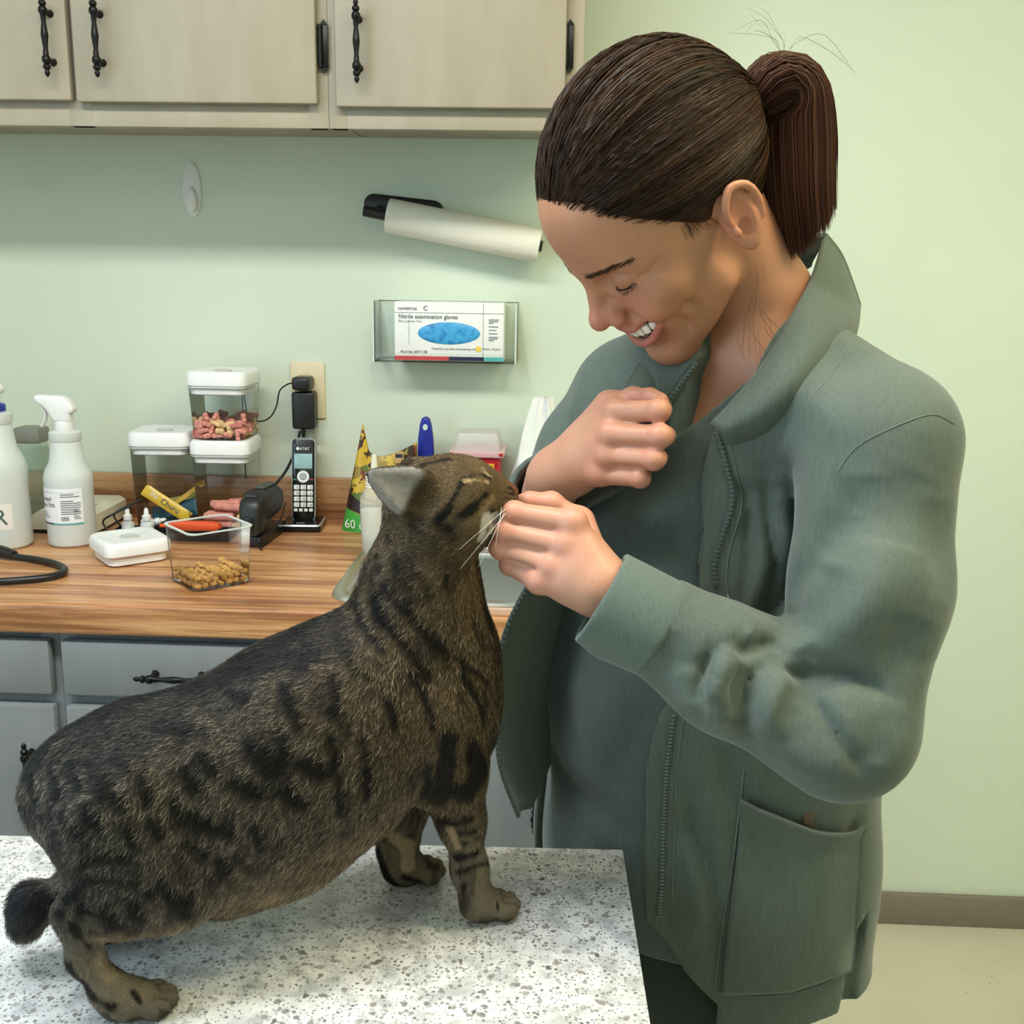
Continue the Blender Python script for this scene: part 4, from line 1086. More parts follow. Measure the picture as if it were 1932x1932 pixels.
# near thigh and hind leg
cchain([(215, 1560, 112), (265, 1635, 98), (330, 1680, 62)], .03, (N3, .72), -.052)
cchain([(325, 1688, 54), (220, 1708, 50), (137, 1722, 31)], .02, (N3, .8), -.062)
cchain([(133, 1728, 27), (160, 1808, 28), (205, 1865, 28)], .012, (N3, .85), -.064)
def paw(px, py, off, L=.052, w=.030, z=TZ, heading=0.0, up=0.0, back=.0):
    """cat paw with four toes, standing at height z; px,py is where the middle of its sole shows"""
    c = catp(px, py, off); c = np.array([c[0], c[1], z + .0012])
    ch, sh_ = cos(heading), sin(heading)
    f = U3 * ch + N3 * sh_; s = -U3 * sh_ + N3 * ch
    B.ell(c + Z3 * .014 - f * .004, (L * .38, w * .48, .0145), np.array([f, s, Z3]), .008)
    for q, (dx, dy) in enumerate(((.0165, -.0138), (.0235, -.0050), (.0235, .0050), (.0165, .0138))):
        B.ell(c + f * dx + s * dy + Z3 * .0092, (.0115, .0052, .0092), np.array([f, s, Z3]), .0012)
    return c
PR = paw(252, 1880, -.062, .062, .034)
B.cone(catp(205, 1865, -.064), PR + Z3 * .016, .0145, .013, .01)
# far hind leg, behind the near one
cchain([(250, 1560, 100), (290, 1640, 84)], .04, (N3, .72), .05); cchain([(290, 1650, 62), (215, 1690, 40), (190, 1700, 32)], .02, None, .055)
PR2 = paw(250, 1812, .055, .06, .034); B.cone(catp(190, 1700, .055), PR2 + Z3 * .016 - U3 * .03, .016, .015, .02); B.cone(PR2 + Z3 * .016 - U3 * .03, PR2 + Z3 * .014, .015, .014, .01)
# near fore leg
cchain([(815, 1360, 88), (852, 1465, 58), (872, 1550, 37), (886, 1640, 27), (898, 1690, 27)], .02, (N3, .85), -.045)
PF = paw(916, 1722, -.043, .056, .034); B.cone(catp(898, 1690, -.045), PF + Z3 * .016, .0135, .013, .01)
# far fore leg
cchain([(785, 1420, 72), (757, 1530, 42), (750, 1600, 31), (754, 1635, 28)], .02, (N3, .85), .042)
PF2 = paw(776, 1662, .042, .054, .033, heading=-.1); B.cone(catp(752, 1635, .042), PF2 + Z3 * .016, .014, .013, .01)
# bobbed tail
cchain([(160, 1640, 40, .03), (100, 1700, 26, .035), (60, 1704, 36, .035), (50, 1742, 33, .038)], .012)
# ---- head
HC = catp(842, 948, -.004)
_f = catp(966, 930, -.004) - HC; HF = _f / np.linalg.norm(_f)
HF = HF * cos(radians(10)) - N3 * sin(radians(10)); HF /= np.linalg.norm(HF)          # face turned a little to the room
HS = np.cross(HF, Z3); HS = HS / np.linalg.norm(HS)                                     # the cat's right = near side
HU = np.cross(HS, HF)
HR = np.array([HF, HS, HU])
def hp(f, s, u): return HC + HF * f + HS * s + HU * u
B.ell(hp(-.006, 0, .006), (.046, .038, .034), HR, .03)
B.ell(hp(.012, 0, .012), (.036, .030, .026), HR, .02)                                   # forehead
for s in (-1, 1):
    B.ell(hp(.000, s * .021, -.014), (.032, .021, .026), HR, .022)                      # cheeks
    B.ell(hp(.046, s * .0085, -.006), (.0175, .0125, .0125), HR, .008)                  # whisker pads
    B.ell(hp(.022, s * .021, .013), (.014, .009, .009), HR, .010)                       # brow
    B.ell(hp(.026, s * .023, .001), (.012, .008, .007), HR, .008)                       # below the eye
B.ell(hp(.036, 0, .004), (.026, .0165, .0165), HR, .012)                                # bridge of the nose
B.ell(hp(.0585, 0, .004), (.0075, .0085, .0065), HR, .005)                              # nose
B.ell(hp(.0425, 0, -.0225), (.0165, .0140, .0115), HR, .006); B.ell(hp(.026, 0, -.026), (.022, .018, .011), HR, .010)                               # chin
B.ell(hp(.012, 0, -.026), (.030, .022, .016), HR, .015)                                 # jaw
B.ridge([hp(.058, .011, -.012), hp(.048, .0185, -.0150), hp(.034, .0215, -.0165), hp(.022, .026, -.014)], .0034, .003, 's')
B.ridge([hp(.058, -.011, -.012), hp(.048, -.0185, -.0150), hp(.034, -.0215, -.0165)], .0034, .003, 's')
for s in (-1, 1):
    B.ridge([hp(.036, s * .0215, .0065), hp(.030, s * .0285, .0085), hp(.020, s * .0315, .0085), hp(.012, s * .033, .0065)], .0030, .003, 's')
# ears: near one folded back and open to the room, far one seen from behind its edge
def ear(base, tip, open_n, wdt, hollow=True):
    ax = tip - base; L = np.linalg.norm(ax); ax = ax / L
    nrm = open_n - ax * (open_n @ ax); nrm /= np.linalg.norm(nrm); sd = np.cross(ax, nrm)
    n = 7; P = [base + ax * L * t for t in np.linspace(-.06, 1, n)]
    R = [max(wdt * (1 - .96 * t), .0015) for t in np.linspace(0, 1, n)]
    B.chain(P, R, .006, 'u', (nrm, .32))
    if hollow:
        for i in range(n - 1):
            t = i / (n - 1)
            B.cone(P[i] + nrm * (R[i] * .36 + .001), P[i + 1] + nrm * (R[i + 1] * .36 + .001), max(R[i] - .0062, .001), max(R[i + 1] - .0040, .0008), .0025, 's', (nrm, .42))
    return P, nrm
eb = catp(778, 930, -.034); etip = catp(693, 892, -.042)
EARP, EARN = ear(eb, etip, -N3 * .9 + Z3 * .05 - U3 * .2, .0235)
ear(catp(812, 896, .024), catp(760, 874, .03), N3 + U3 * .6, .0145)
CAT_LO = np.array([-.56, .62, TZ - .004]); CAT_HI = np.array([.02, 1.14, 1.33])
cv_, cq_ = surface_nets(B, CAT_LO, CAT_HI, .0024)
cv_ = relax(cv_, cq_, 1, .4)
CATM = empty('cat', (0, 0, 0), 0, 'brown tabby cat with a stub tail standing on the exam table', 'cat')
cbvh = BVHTree.FromPolygons([tuple(p) for p in cv_], [tuple(map(int, q)) for q in cq_])
def hit(x, y):
    d = ray(x, y); r = cbvh.ray_cast(Vector(CAM), Vector(d).normalized())
    return None if r[0] is None else np.array(r[0])

# ---- coat marks: strokes on the skin (points in the photograph carried onto the body's surface)
def c7(L): return [(x / 1.932, 1100 + y / 1.932) for x, y in L]
def c3(L): return [(620 + x / 4.83, 780 + y / 4.83) for x, y in L]
BLACK, GREY, CREAM, WHITE, BUFF, SLATE, RUST, LILAC, TAN = [np.array(S(*c)[:3]) for c in ((20, 17, 15), (96, 90, 82), (206, 178, 132), (232, 228, 222), (196, 168, 132), (44, 43, 46), (120, 78, 48), (182, 178, 178), (138, 127, 108))]
MARKS = []
def mk(pts, r, col=BLACK, a=.9, side=True):
    H = [hit(*q) for q in pts]; H = [h for h in H if h is not None]
    if H: MARKS.append((np.array(H), r, col, a))
b7 = lambda L, r, col=BLACK, a=.9: mk(c7(L), r / 1.932 / FPX, col, a)
b3 = lambda L, r, col=BLACK, a=.9: mk(c3(L), r / 4.83 / FPX, col, a)
# paler legs and paws, under the rings
b7([(260, 1330), (320, 1420), (400, 1490)], 36, TAN, .15); b7([(430, 1480), (540, 1480)], 40, TAN, .3); b7([(1750, 1170), (1800, 1200)], 40, TAN, .3); b7([(70, 1160), (60, 1230), (110, 1180)], 70, SLATE, .95); b7([(1700, 840), (1720, 960), (1730, 1060), (1760, 1180)], 40, TAN, .15); b7([(1450, 900), (1450, 1060)], 34, TAN, .2); b7([(1530, 1040), (1530, 1090)], 24, TAN, .2)
# dorsal stripe
b7([(1240, 60), (1130, 150), (1000, 240)], 42, BLACK, .8); b7([(960, 270), (800, 350), (620, 390), (450, 440), (300, 500), (190, 570), (120, 660)], 44, SLATE, .85)
for L, r in (([(1290, 60), (1330, 140), (1400, 240)], 13), ([(1370, 60), (1390, 130), (1480, 220), (1560, 330)], 15), ([(1450, 60), (1560, 180), (1640, 280)], 9), ([(1240, 190), (1270, 260), (1300, 330)], 14), ([(1040, 370), (1070, 450), (1100, 520)], 15), ([(1220, 330), (1240, 410), (1225, 470)], 14),
             ([(1110, 180), (1160, 260)], 16), ([(1340, 330), (1420, 420), (1440, 520)], 9), ([(1500, 330), (1560, 420), (1580, 520)], 9), ([(1200, 540), (1230, 640), (1240, 740)], 9), ([(1330, 560), (1350, 680), (1340, 780)], 8), ([(1560, 640), (1560, 720), (1540, 780)], 10),
             ([(1690, 330), (1740, 420), (1760, 500)], 10), ([(1600, 200), (1700, 290), (1780, 360)], 9), ([(1640, 560), (1625, 660), (1610, 770)], 32), ([(1720, 590), (1760, 680), (1690, 760)], 34), ([(1640, 740), (1710, 770), (1790, 720)], 22),
             ([(1620, 862), (1660, 868), (1710, 855), (1790, 815)], 15), ([(1640, 905), (1680, 910), (1730, 905), (1795, 870)], 11), ([(1660, 955), (1700, 945), (1740, 930), (1795, 930)], 13), ([(1665, 1000), (1690, 995), (1730, 985), (1785, 965)], 13), ([(1670, 1050), (1700, 1045), (1740, 1025), (1775, 1020)], 10), ([(1690, 1100), (1685, 1180)], 8),
             ([(880, 270), (960, 300), (1000, 280)], 38), ([(1070, 260), (1110, 290)], 30), ([(930, 600), (1010, 660)], 22), ([(1110, 650), (1190, 690)], 24), ([(860, 720), (940, 760)], 24), ([(690, 680), (720, 740)], 22), ([(740, 630), (790, 670)], 18), ([(1040, 750), (1110, 800)], 18),
             ([(590, 520), (700, 530)], 16), ([(850, 400), (900, 420)], 20), ([(520, 700), (545, 790)], 16), ([(700, 840), (780, 880), (850, 900)], 22), ([(930, 860), (960, 950)], 15), ([(690, 940), (750, 990)], 18), ([(430, 630), (480, 680)], 14), ([(880, 990), (950, 1060)], 14), ([(560, 860), (600, 940)], 14), ([(1040, 560), (1050, 620)], 12), ([(1240, 760), (1250, 820)], 10), ([(800, 1000), (850, 1080)], 14), ([(640, 780), (660, 850)], 14),
             ([(225, 1050), (330, 1000), (480, 990)], 10), ([(240, 1150), (330, 1080), (420, 1065), (560, 1130)], 11), ([(330, 1140), (420, 1110), (500, 1160)], 8), ([(300, 1190), (400, 1210), (500, 1265)], 10), ([(330, 1270), (430, 1290), (530, 1300)], 9), ([(480, 1180), (600, 1275)], 10), ([(590, 1090), (690, 1210)], 14), ([(690, 1140), (715, 1240)], 10), ([(400, 1240), (480, 1270)], 8), ([(270, 1250), (330, 1330)], 7),
             ([(110, 700), (140, 790)], 10), ([(190, 680), (230, 770)], 10), ([(265, 650), (300, 745)], 11), ([(335, 640), (385, 770)], 12), ([(390, 700), (460, 820)], 12), ([(150, 830), (190, 900)], 10), ([(230, 830), (280, 910)], 10), ([(320, 820), (390, 900)], 11), ([(440, 860), (520, 960)], 11), ([(200, 1140), (215, 1200)], 12),
             ([(200, 1290), (230, 1390), (300, 1480), (400, 1550)], 13), ([(480, 1490), (510, 1530)], 6), ([(222, 1305), (252, 1395), (322, 1490), (410, 1542)], 15), ([(1380, 980), (1400, 1050), (1440, 1100)], 20), ([(1400, 920), (1450, 950)], 14), ([(1470, 1070), (1530, 1090)], 14), ([(1810, 1160), (1815, 1190)], 5)):
    b7(L, r, BLACK, .88)
# lighter belly, inner legs
b7([(700, 1280), (800, 1230), (920, 1200), (1000, 1140)], 36, BUFF, .8); b7([(560, 1300), (640, 1280)], 26, BUFF, .6); b7([(1420, 900), (1490, 960), (1490, 1030)], 26, BUFF, .7); b7([(1640, 900), (1670, 960)], 14, BUFF, .7); b7([(370, 1360), (400, 1420)], 26, BUFF, .35)
# head
for L, r, c, a in (([(1240, 590), (1180, 700), (1090, 880), (1010, 990)], 26, BLACK, .92), ([(1430, 740), (1300, 860), (1170, 990), (1110, 1040)], 27, BLACK, .92), ([(1290, 570), (1370, 555), (1470, 585)], 21, BLACK, 1.0), ([(1460, 590), (1560, 600), (1680, 620)], 16, BLACK, .6),
                   ([(860, 470), (980, 440), (1100, 420)], 16, BLACK, .8), ([(900, 540), (1020, 530), (1130, 500)], 9, BLACK, .5), ([(1150, 470), (1280, 490)], 10, BLACK, .45), ([(1240, 610), (1330, 600), (1450, 625)], 15, CREAM, .85), ([(1400, 500), (1450, 560), (1500, 585)], 13, CREAM, .8),
                   ([(1560, 690), (1620, 670), (1690, 690)], 9, BLACK, .9), ([(1560, 740), (1620, 720), (1690, 740)], 9, BLACK, .9), ([(1580, 780), (1640, 770), (1700, 790)], 8, BLACK, .8), ([(1620, 620), (1690, 660), (1715, 710)], 24, RUST, .8),
                   ([(1480, 970), (1540, 960), (1620, 930)], 66, WHITE, 1.0), ([(1490, 1040), (1560, 1020), (1610, 990)], 60, WHITE, 1.0), ([(1420, 1140), (1470, 1060)], 48, WHITE, .7), ([(1500, 780), (1450, 830), (1420, 900)], 30, CREAM, .22), ([(1450, 950), (1420, 1040), (1390, 1130)], 46, WHITE, .8), ([(1150, 1000), (1300, 1000), (1400, 960)], 26, BUFF, .12), ([(1480, 900), (1580, 868), (1690, 840)], 18, BLACK, 1.0), ([(1300, 575), (1370, 562), (1440, 580)], 12, BLACK, 1.0),
                   ([(480, 960), (540, 1080), (560, 1160)], 34, BLACK, .8), ([(380, 1180), (440, 1290)], 40, BLACK, .7), ([(560, 900), (620, 960)], 20, BLACK, .7), ([(760, 980), (820, 1060)], 40, BLACK, .55), ([(1060, 1060), (1150, 1140)], 36, BLACK, .5), ([(1080, 1480), (1070, 1560)], 18, BLACK, .8), ([(520, 1560), (580, 1640)], 36, BLACK, .85), ([(640, 1700), (800, 1680), (900, 1640)], 30, BLACK, .6), ([(420, 1700), (480, 1850)], 50, BLACK, .85), ([(600, 1280), (640, 1400)], 22, BLACK, .6), ([(850, 1480), (900, 1560)], 18, BLACK, .5)):
    b3(L, r, c, a)
def seg_dist(p, A):
    if len(A) == 1: return np.linalg.norm(p - A[0], axis=1)
    best = np.full(len(p), 9.)
    for i in range(len(A) - 1):
        ba = A[i + 1] - A[i]; h = np.clip((p - A[i]) @ ba / (ba @ ba + 1e-12), 0, 1)
        best = np.minimum(best, np.linalg.norm(p - A[i] - h[:, None] * ba, axis=1))
    return best
def coat(p):
    """skin colour of the coat (n x 3) and how much agouti ticking shows through (n)"""
    n1 = vnoise(p, 60.); n2 = vnoise(p + 3.1, 26.); n3 = vnoise(p + 7.7, 120.)
    warm = np.array(S(86, 68, 46)[:3]); cool = np.array(S(66, 62, 56)[:3])
    along = np.clip((p[:, :2] - CP0) @ CU / .30, 0, 1)[:, None]
    col = cool * (1 - along) + warm * along
    lg = (1 - smooth(TZ + .05, TZ + .13, p[:, 2]))[:, None] * .62
    col = col * (1 - lg) + TAN * lg
    col = col * (0.72 + .56 * n2)[:, None]
    dk = smooth(.60, .70, vnoise(p * np.array([1.6, 1.6, .6]) + 1.3, 58.)) * .62
    col = col * (1 - dk)[:, None] + BLACK * dk[:, None]
    fc = np.exp(-(np.linalg.norm(p - hp(.012, 0, 0), axis=1) / .056) ** 4)[:, None] * .7
    col = col * (1 - fc) + np.array(S(124, 102, 70)[:3]) * (.8 + .4 * n2)[:, None] * fc
    tick = 1 - dk * (1 - fc[:, 0])
    for A, r, c, a in MARKS:
        box = (np.abs(p - A.mean(0)).max(1) < np.abs(A - A.mean(0)).max() + 4 * r + .01)
        ix = np.nonzero(box)[0]
        if not len(ix): continue
        d = seg_dist(p[ix], A) + (n1[ix] - .5) * .006 + (n3[ix] - .5) * .003
        m = min(1, a * 1.1) * (1 - smooth(r * .85, r * 1.35 + .001, d))
        col[ix] = col[ix] * (1 - m[:, None]) + c * m[:, None]
        tick[ix] = tick[ix] * (1 - m * (1.0 if c[1] < .1 else .6))
    return col, tick
# inner ear is pale and nearly bare; nose leather brown-pink
def special(p, nr, col, tick):
    ax = EARP[-1] - EARP[0]; t = (p - EARP[0]) @ ax / (ax @ ax); d = seg_dist(p, np.array([EARP[0], EARP[-1]]))
    m = smooth(.02, .2, t) * (d < .027) * smooth(.35, .8, nr @ EARN) * (t < 1.1)
    col[:] = col * (1 - m[:, None]) + (LILAC * (.75 + .35 * vnoise(p, 300.))[:, None]) * m[:, None]; tick *= 1 - m
    q = p - hp(.0625, 0, .005); mn = np.exp(-(np.linalg.norm(q, axis=1) / .006) ** 4)
    col[:] = col * (1 - mn[:, None]) + np.array(S(120, 70, 60)[:3]) * mn[:, None]; tick *= 1 - mn
    t2 = (p[:, :2] - CP0) @ CU
    trunkm = smooth(-.13, -.08, t2) * (1 - smooth(.20, .27, t2))
    up_ = smooth(.66, .88, nr[:, 2] + .25 * (vnoise(p, 90.) - .5)) * trunkm * smooth(.97, 1.02, p[:, 2]) * .85
    col[:] = col * (1 - up_[:, None]) + SLATE * .8 * up_[:, None]; tick *= 1 - .8 * up_
    dn_ = smooth(.25, .75, -nr[:, 2] + .3 * (vnoise(p + 2, 120.) - .5)) * trunkm * smooth(.86, .90, p[:, 2]) * .5
    col[:] = col * (1 - dn_[:, None]) + BUFF * dn_[:, None]; tick *= 1 - .5 * dn_
    return m, mn
vn = normals(cv_, cq_)
vcol, vtick = coat(cv_); special(cv_, vn, vcol, vtick)
def fur_skin_mat():
    N = NT('tabby_undercoat'); a = N.add('ShaderNodeAttribute', attribute_name='coat'); N.p.inputs['Roughness'].default_value = .8; N.p.inputs['Specular IOR Level'].default_value = .15
    nz = N.add('ShaderNodeTexNoise', Scale=400.0); N.link(N.coord(), nz.inputs['Vector'])
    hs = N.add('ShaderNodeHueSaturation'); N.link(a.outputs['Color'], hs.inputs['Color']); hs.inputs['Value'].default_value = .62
    N.link(hs.outputs[0], N.p.inputs['Base Color']); N.bump(nz.outputs['Fac'], .4, .001)
    return N.m
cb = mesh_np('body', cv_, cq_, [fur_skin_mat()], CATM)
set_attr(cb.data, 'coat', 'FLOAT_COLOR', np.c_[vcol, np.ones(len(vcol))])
# ---- fur
NS = 340000
tri = np.concatenate([cq_[:, [0, 1, 2]], cq_[:, [0, 2, 3]]])
A_, B_, C_ = cv_[tri[:, 0]], cv_[tri[:, 1]], cv_[tri[:, 2]]
ar = np.linalg.norm(np.cross(B_ - A_, C_ - A_), axis=1)
pick = RNG.choice(len(tri), NS, p=ar / ar.sum())
u, v = RNG.random(NS), RNG.random(NS); fl = u + v > 1; u[fl], v[fl] = 1 - u[fl], 1 - v[fl]
root = A_[pick] + u[:, None] * (B_ - A_)[pick] + v[:, None] * (C_ - A_)[pick]
nrm = vn[tri[pick, 0]] * (1 - u - v)[:, None] + vn[tri[pick, 1]] * u[:, None] + vn[tri[pick, 2]] * v[:, None]
nrm /= np.linalg.norm(nrm, axis=1, keepdims=True)
FL = []
def flow(x, y, off, d, L): FL.append((catp(x, y, off), np.asarray(d, float) / np.linalg.norm(d), L))
for o in (-.09, .09):
    for x, y in ((150, 1450), (300, 1380), (450, 1330), (600, 1260)): flow(x, y, o, -U3 * 1 - Z3 * .35, .011)
    for x, y in ((250, 1560), (400, 1600), (550, 1540), (680, 1440)): flow(x, y, o, -U3 * .7 - Z3 * .8, .013)
    for x, y in ((760, 1250), (800, 1120), (860, 1250)): flow(x, y, o, -Z3 - U3 * .35, .013)
    for x, y in ((800, 1400), (870, 1450)): flow(x, y, o, -Z3 - U3 * .3, .010)
for x, y, o in ((320, 1760, -.03), (450, 1745, 0), (560, 1690, 0), (660, 1600, 0), (740, 1530, 0)): flow(x, y, o, -Z3 - U3 * .5, .022)
for x, y, o in ((120, 1700, -.06), (150, 1780, -.06), (220, 1870, -.06), (880, 1600, -.045), (895, 1680, -.045), (748, 1600, .042), (770, 1650, .042)): flow(x, y, o, -Z3, .0065)
for x, y, o in ((260, 1650, -.09), (330, 1700, -.09)): flow(x, y, o, -Z3 - U3 * .6, .011)
for q in (PR, PR2, PF, PF2): FL.append((q + Z3 * .015, (U3 - Z3 * .3) / np.linalg.norm(U3 - Z3 * .3), .0022))
flow(50, 1730, .02, -U3 * .6 - Z3, .013); flow(90, 1690, .0, -U3 - Z3 * .6, .012)
flow(60, 1480, 0, -Z3 - U3 * .2, .011); flow(90, 1600, 0, -Z3, .013)
for s in (-1, 1):
    for f, s2, u2, L in ((.05, .012, 0, .0025), (.03, .022, -.005, .0042), (.01, .034, 0, .0062), (-.02, .036, -.01, .009), (.0, .02, .035, .006), (.03, .012, .022, .004)):
        FL.append((hp(f, s * s2, u2), -HF * .9 + HS * s * .2 - Z3 * .25, L))
FL.append((hp(.03, 0, -.034), -HF * .5 - Z3, .006)); FL.append((hp(-.0, 0, -.045), -Z3 - HF * .2, .012)); FL.append((hp(-.045, 0, .0), -U3 * .8 - Z3 * .7, .009))
FL.append((EARP[2] + EARN * .004, (EARP[-1] - EARP[0]) / np.linalg.norm(EARP[-1] - EARP[0]), .004)); FL.append((EARP[5], (EARP[-1] - EARP[0]) / np.linalg.norm(EARP[-1] - EARP[0]), .0028))
FP = np.array([q[0] for q in FL]); FD = np.array([q[1] for q in FL]); FLn = np.array([q[2] for q in FL])
D = np.zeros((NS, 3)); Ln = np.zeros(NS)
for i in range(0, NS, 20000):
    sl = slice(i, i + 20000)
    W = 1 / (((root[sl, None, :] - FP[None]) ** 2).sum(2) + 2e-5) ** 2
    W /= W.sum(1, keepdims=True); D[sl] = W @ FD; Ln[sl] = W @ FLn
D = D - (D * nrm).sum(1, keepdims=True) * nrm
D /= np.maximum(np.linalg.norm(D, axis=1, keepdims=True), 1e-6)
side = np.cross(nrm, D)
jit = RNG.normal(0, .36, NS)[:, None]; clump = ((vnoise(root, 260.) - .5) * .8)[:, None]
D = D + side * (jit + clump); D /= np.linalg.norm(D, axis=1, keepdims=True)
scol, stick = coat(root); me_, mn_ = special(root, nrm, scol, stick)
Ln = Ln * .72 * RNG.uniform(.6, 1.2, NS) * (1 - .5 * me_) * (1 - .97 * mn_)
lift = RNG.uniform(.12, .42, NS)[:, None]
mid = root + (D * .80 + nrm * lift * .80) * Ln[:, None] * .70
tip = root + (D * 1.0 + nrm * lift * .70) * Ln[:, None] * .96
roll = RNG.uniform(-1.0, 1.0, NS)[:, None]
side = np.cross(nrm, D); side = side * np.cos(roll) + nrm * np.sin(roll)
wd = (np.clip(Ln / .011, .5, 1.1) * RNG.uniform(.00013, .00024, NS))[:, None]
V = np.stack([root - side * wd - nrm * .0006, root + side * wd - nrm * .0006, mid - side * wd * .85, mid + side * wd * .85, tip], 1).reshape(-1, 3)
k5 = np.arange(NS, dtype=np.int64)[:, None] * 5
T3 = np.concatenate([k5 + [0, 1, 3], k5 + [0, 3, 2], k5 + [2, 3, 4]], 1).reshape(-1, 3)
rnd = RNG.random(NS)
tickc = np.array(S(228, 206, 170)[:3]); tickg = np.array(S(216, 210, 200)[:3])
tmix = (stick * np.where(rnd > .72, 1.1, np.where(rnd > .5, .15, 0.0)))[:, None]
wsel = np.clip((root[:, :2] - CP0) @ CU / .30, 0, 1)[:, None]
tc = tickc * wsel + (tickc * .5 + tickg * .5) * (1 - wsel)
low = scol * np.where(rnd < .35, .55, .95)[:, None]
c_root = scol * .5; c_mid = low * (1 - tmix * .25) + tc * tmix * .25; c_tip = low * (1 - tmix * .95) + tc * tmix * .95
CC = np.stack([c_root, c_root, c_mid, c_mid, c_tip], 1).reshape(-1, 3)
def fur_mat():
    N = NT('tabby_fur'); a = N.add('ShaderNodeAttribute', attribute_name='coat'); b = N.add('ShaderNodeAttribute', attribute_name='skin_normal')
    N.link(a.outputs['Color'], N.p.inputs['Base Color']); N.link(b.outputs['Vector'], N.p.inputs['Normal'])
    N.p.inputs['Roughness'].default_value = .5; N.p.inputs['Specular IOR Level'].default_value = .25
    return N.m
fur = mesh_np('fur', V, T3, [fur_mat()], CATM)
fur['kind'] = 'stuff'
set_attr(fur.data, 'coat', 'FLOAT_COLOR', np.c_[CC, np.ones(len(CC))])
nn = nrm + RNG.normal(0, .22, nrm.shape) + D * .25
set_attr(fur.data, 'skin_normal', 'FLOAT_VECTOR', np.repeat(nn / np.linalg.norm(nn, axis=1, keepdims=True), 5, 0))
# whiskers and closed lids
M_WHISK = mat('white_whisker', S(236, 232, 224), .4)
for s in (1, -1):
    for k in (0, 2, 4, 5):
        a = hp(.046 + .004 * (k % 3), s * .019, -.004 - .003 * (k // 3)); o = HS * s
        d1 = o * .022 - HF * (.006 + .006 * (k % 3)) - HU * (.004 + .004 * (k // 3)); d2 = o * .034 - HF * (.014 + .020 * (k % 3)) - HU * (.020 + .014 * (k // 3))
        MB().tube(bez([a, a + d1, a + d2 + (-HU * .006)], 6), [.00028 * (1 - .8 * q / 12) for q in range(13)], 5).build('whisker', M_WHISK, CATM)
# ================================================================== the person
PERSON = empty('person', tuple(np.array([.20, 1.15, FZ])), 0, 'smiling person in a green zip jacket and scrubs feeding the cat', 'person')
PO = np.array(PERSON.location)
def pobj(name, v, q, mats, parent=PERSON):
    o = mesh_np(name, np.asarray(v) - PO, q, mats, parent)
    return o
# ---- head frame (l = her left, f = face forward, u = up), pose measured from the photograph's landmarks
HRM = np.array([[0.4618267933531446, -0.6572792541839106, -0.5955669525420894], [0.35067183519203426, 0.752060322987025, -0.5580631994597801], [-0.8147056382178953, -0.04887998166705049, -0.5778109296716584]])
HT = np.array([0.14845, -0.26314, 0.9695])
HM = CR @ np.diag([1., -1., -1.]) @ HRM; HO = CAM + CR @ (np.diag([1., -1., -1.]) @ HT)
def h2w(v): return np.asarray(v, float) @ HM.T + HO
def w2h(p): return (np.asarray(p, float) - HO) @ HM          # HM is orthogonal
BN = np.array([-.66, -.75, 0.]); BN /= np.linalg.norm(BN); BS = np.array([-BN[1], BN[0], 0.])          # chest normal, her left
# key joints
S_L, E_L, W_L = at(1678, 838, .94), at(1584, 1378, .865), at(1128, 1105, .895)
S_R, E_R, W_R = at(1185, 745, 1.14), at(1025, 1000, 1.20), at(1042, 902, 1.035)
NB = at(1440, 640, 1.06)                                     # neck base
# ------------------------------------------------------------------ skin
HD = Sdf()
def E3(c, r, k=.01, op='u', R=None): HD.ell(c, r, R, k, op)
E3((0, -.004, .050), (.0725, .094, .087), 0)
E3((0, .052, .072), (.050, .043, .045), .03)
E3((0, .040, .010), (.060, .050, .075), .03)
E3((0, .044, -.034), (.049, .042, .053), .025)
for s in (1, -1):
    HD.cone((s * .043, .014, -.048), (s * .014, .070, -.085), .0155, .0135, .025)
    E3((s * .045, .058, -.002), (.020, .020, .018), .018)
    E3((s * .035, .075, -.018), (.0175, .014, .0155), .012)                      # raised cheek of the smile
    HD.cone((s * .008, .0905, .039), (s * .044, .071, .040), .0065, .0055, .012)  # brow
E3((0, .0790, -.0835), (.0185, .0145, .0150), .014)                               # chin
E3((0, .062, -.092), (.020, .018, .010), .015)
for s in (1, -1):
    E3((s * .0315, .0935, .0255), (.0155, .012, .0105), .010, 's')               # eye sockets
    E3((s * .0315, .0735, .0245), (.0150, .0138, .0128), .003)                   # closed lids over the eye
    HD.ridge([(s * .0165, .0815, .0205), (s * .0245, .0873, .0150), (s * .033, .0880, .0142), (s * .042, .0825, .0165), (s * .0490, .0725, .0225)], .0012, .0016, 's')
    HD.ridge([(s * .0190, .0850, .0300), (s * .030, .0880, .0345), (s * .041, .0810, .0330), (s * .049, .0700, .0280)], .0012, .0040, 's')
HD.cone((0, .0875, .034), (0, .1085, -.004), .0078, .0080, .010)               # nose
E3((0, .1110, -.0090), (.0098, .0098, .0092), .008)
for s in (1, -1):
    E3((s * .0128, .0990, -.0145), (.0068, .0098, .0072), .005)
    E3((s * .0085, .0965, -.0065), (.0075, .0105, .0095), .006); E3((s * .0062, .1050, -.0220), (.0028, .0045, .0030), .002, 's')
E3((0, .0840, -.0340), (.027, .0155, .0150), .012)                              # upper jaw
HD.ridge([(.0360, .0700, -.0290), (.0250, .0885, -.0325), (.0100, .0975, -.0340), (0, .0975, -.0352), (-.0100, .0975, -.0340), (-.0250, .0885, -.0325), (-.0360, .0700, -.0290)], [.0022, .0032, .0038, .0034, .0038, .0032, .0022], .004)
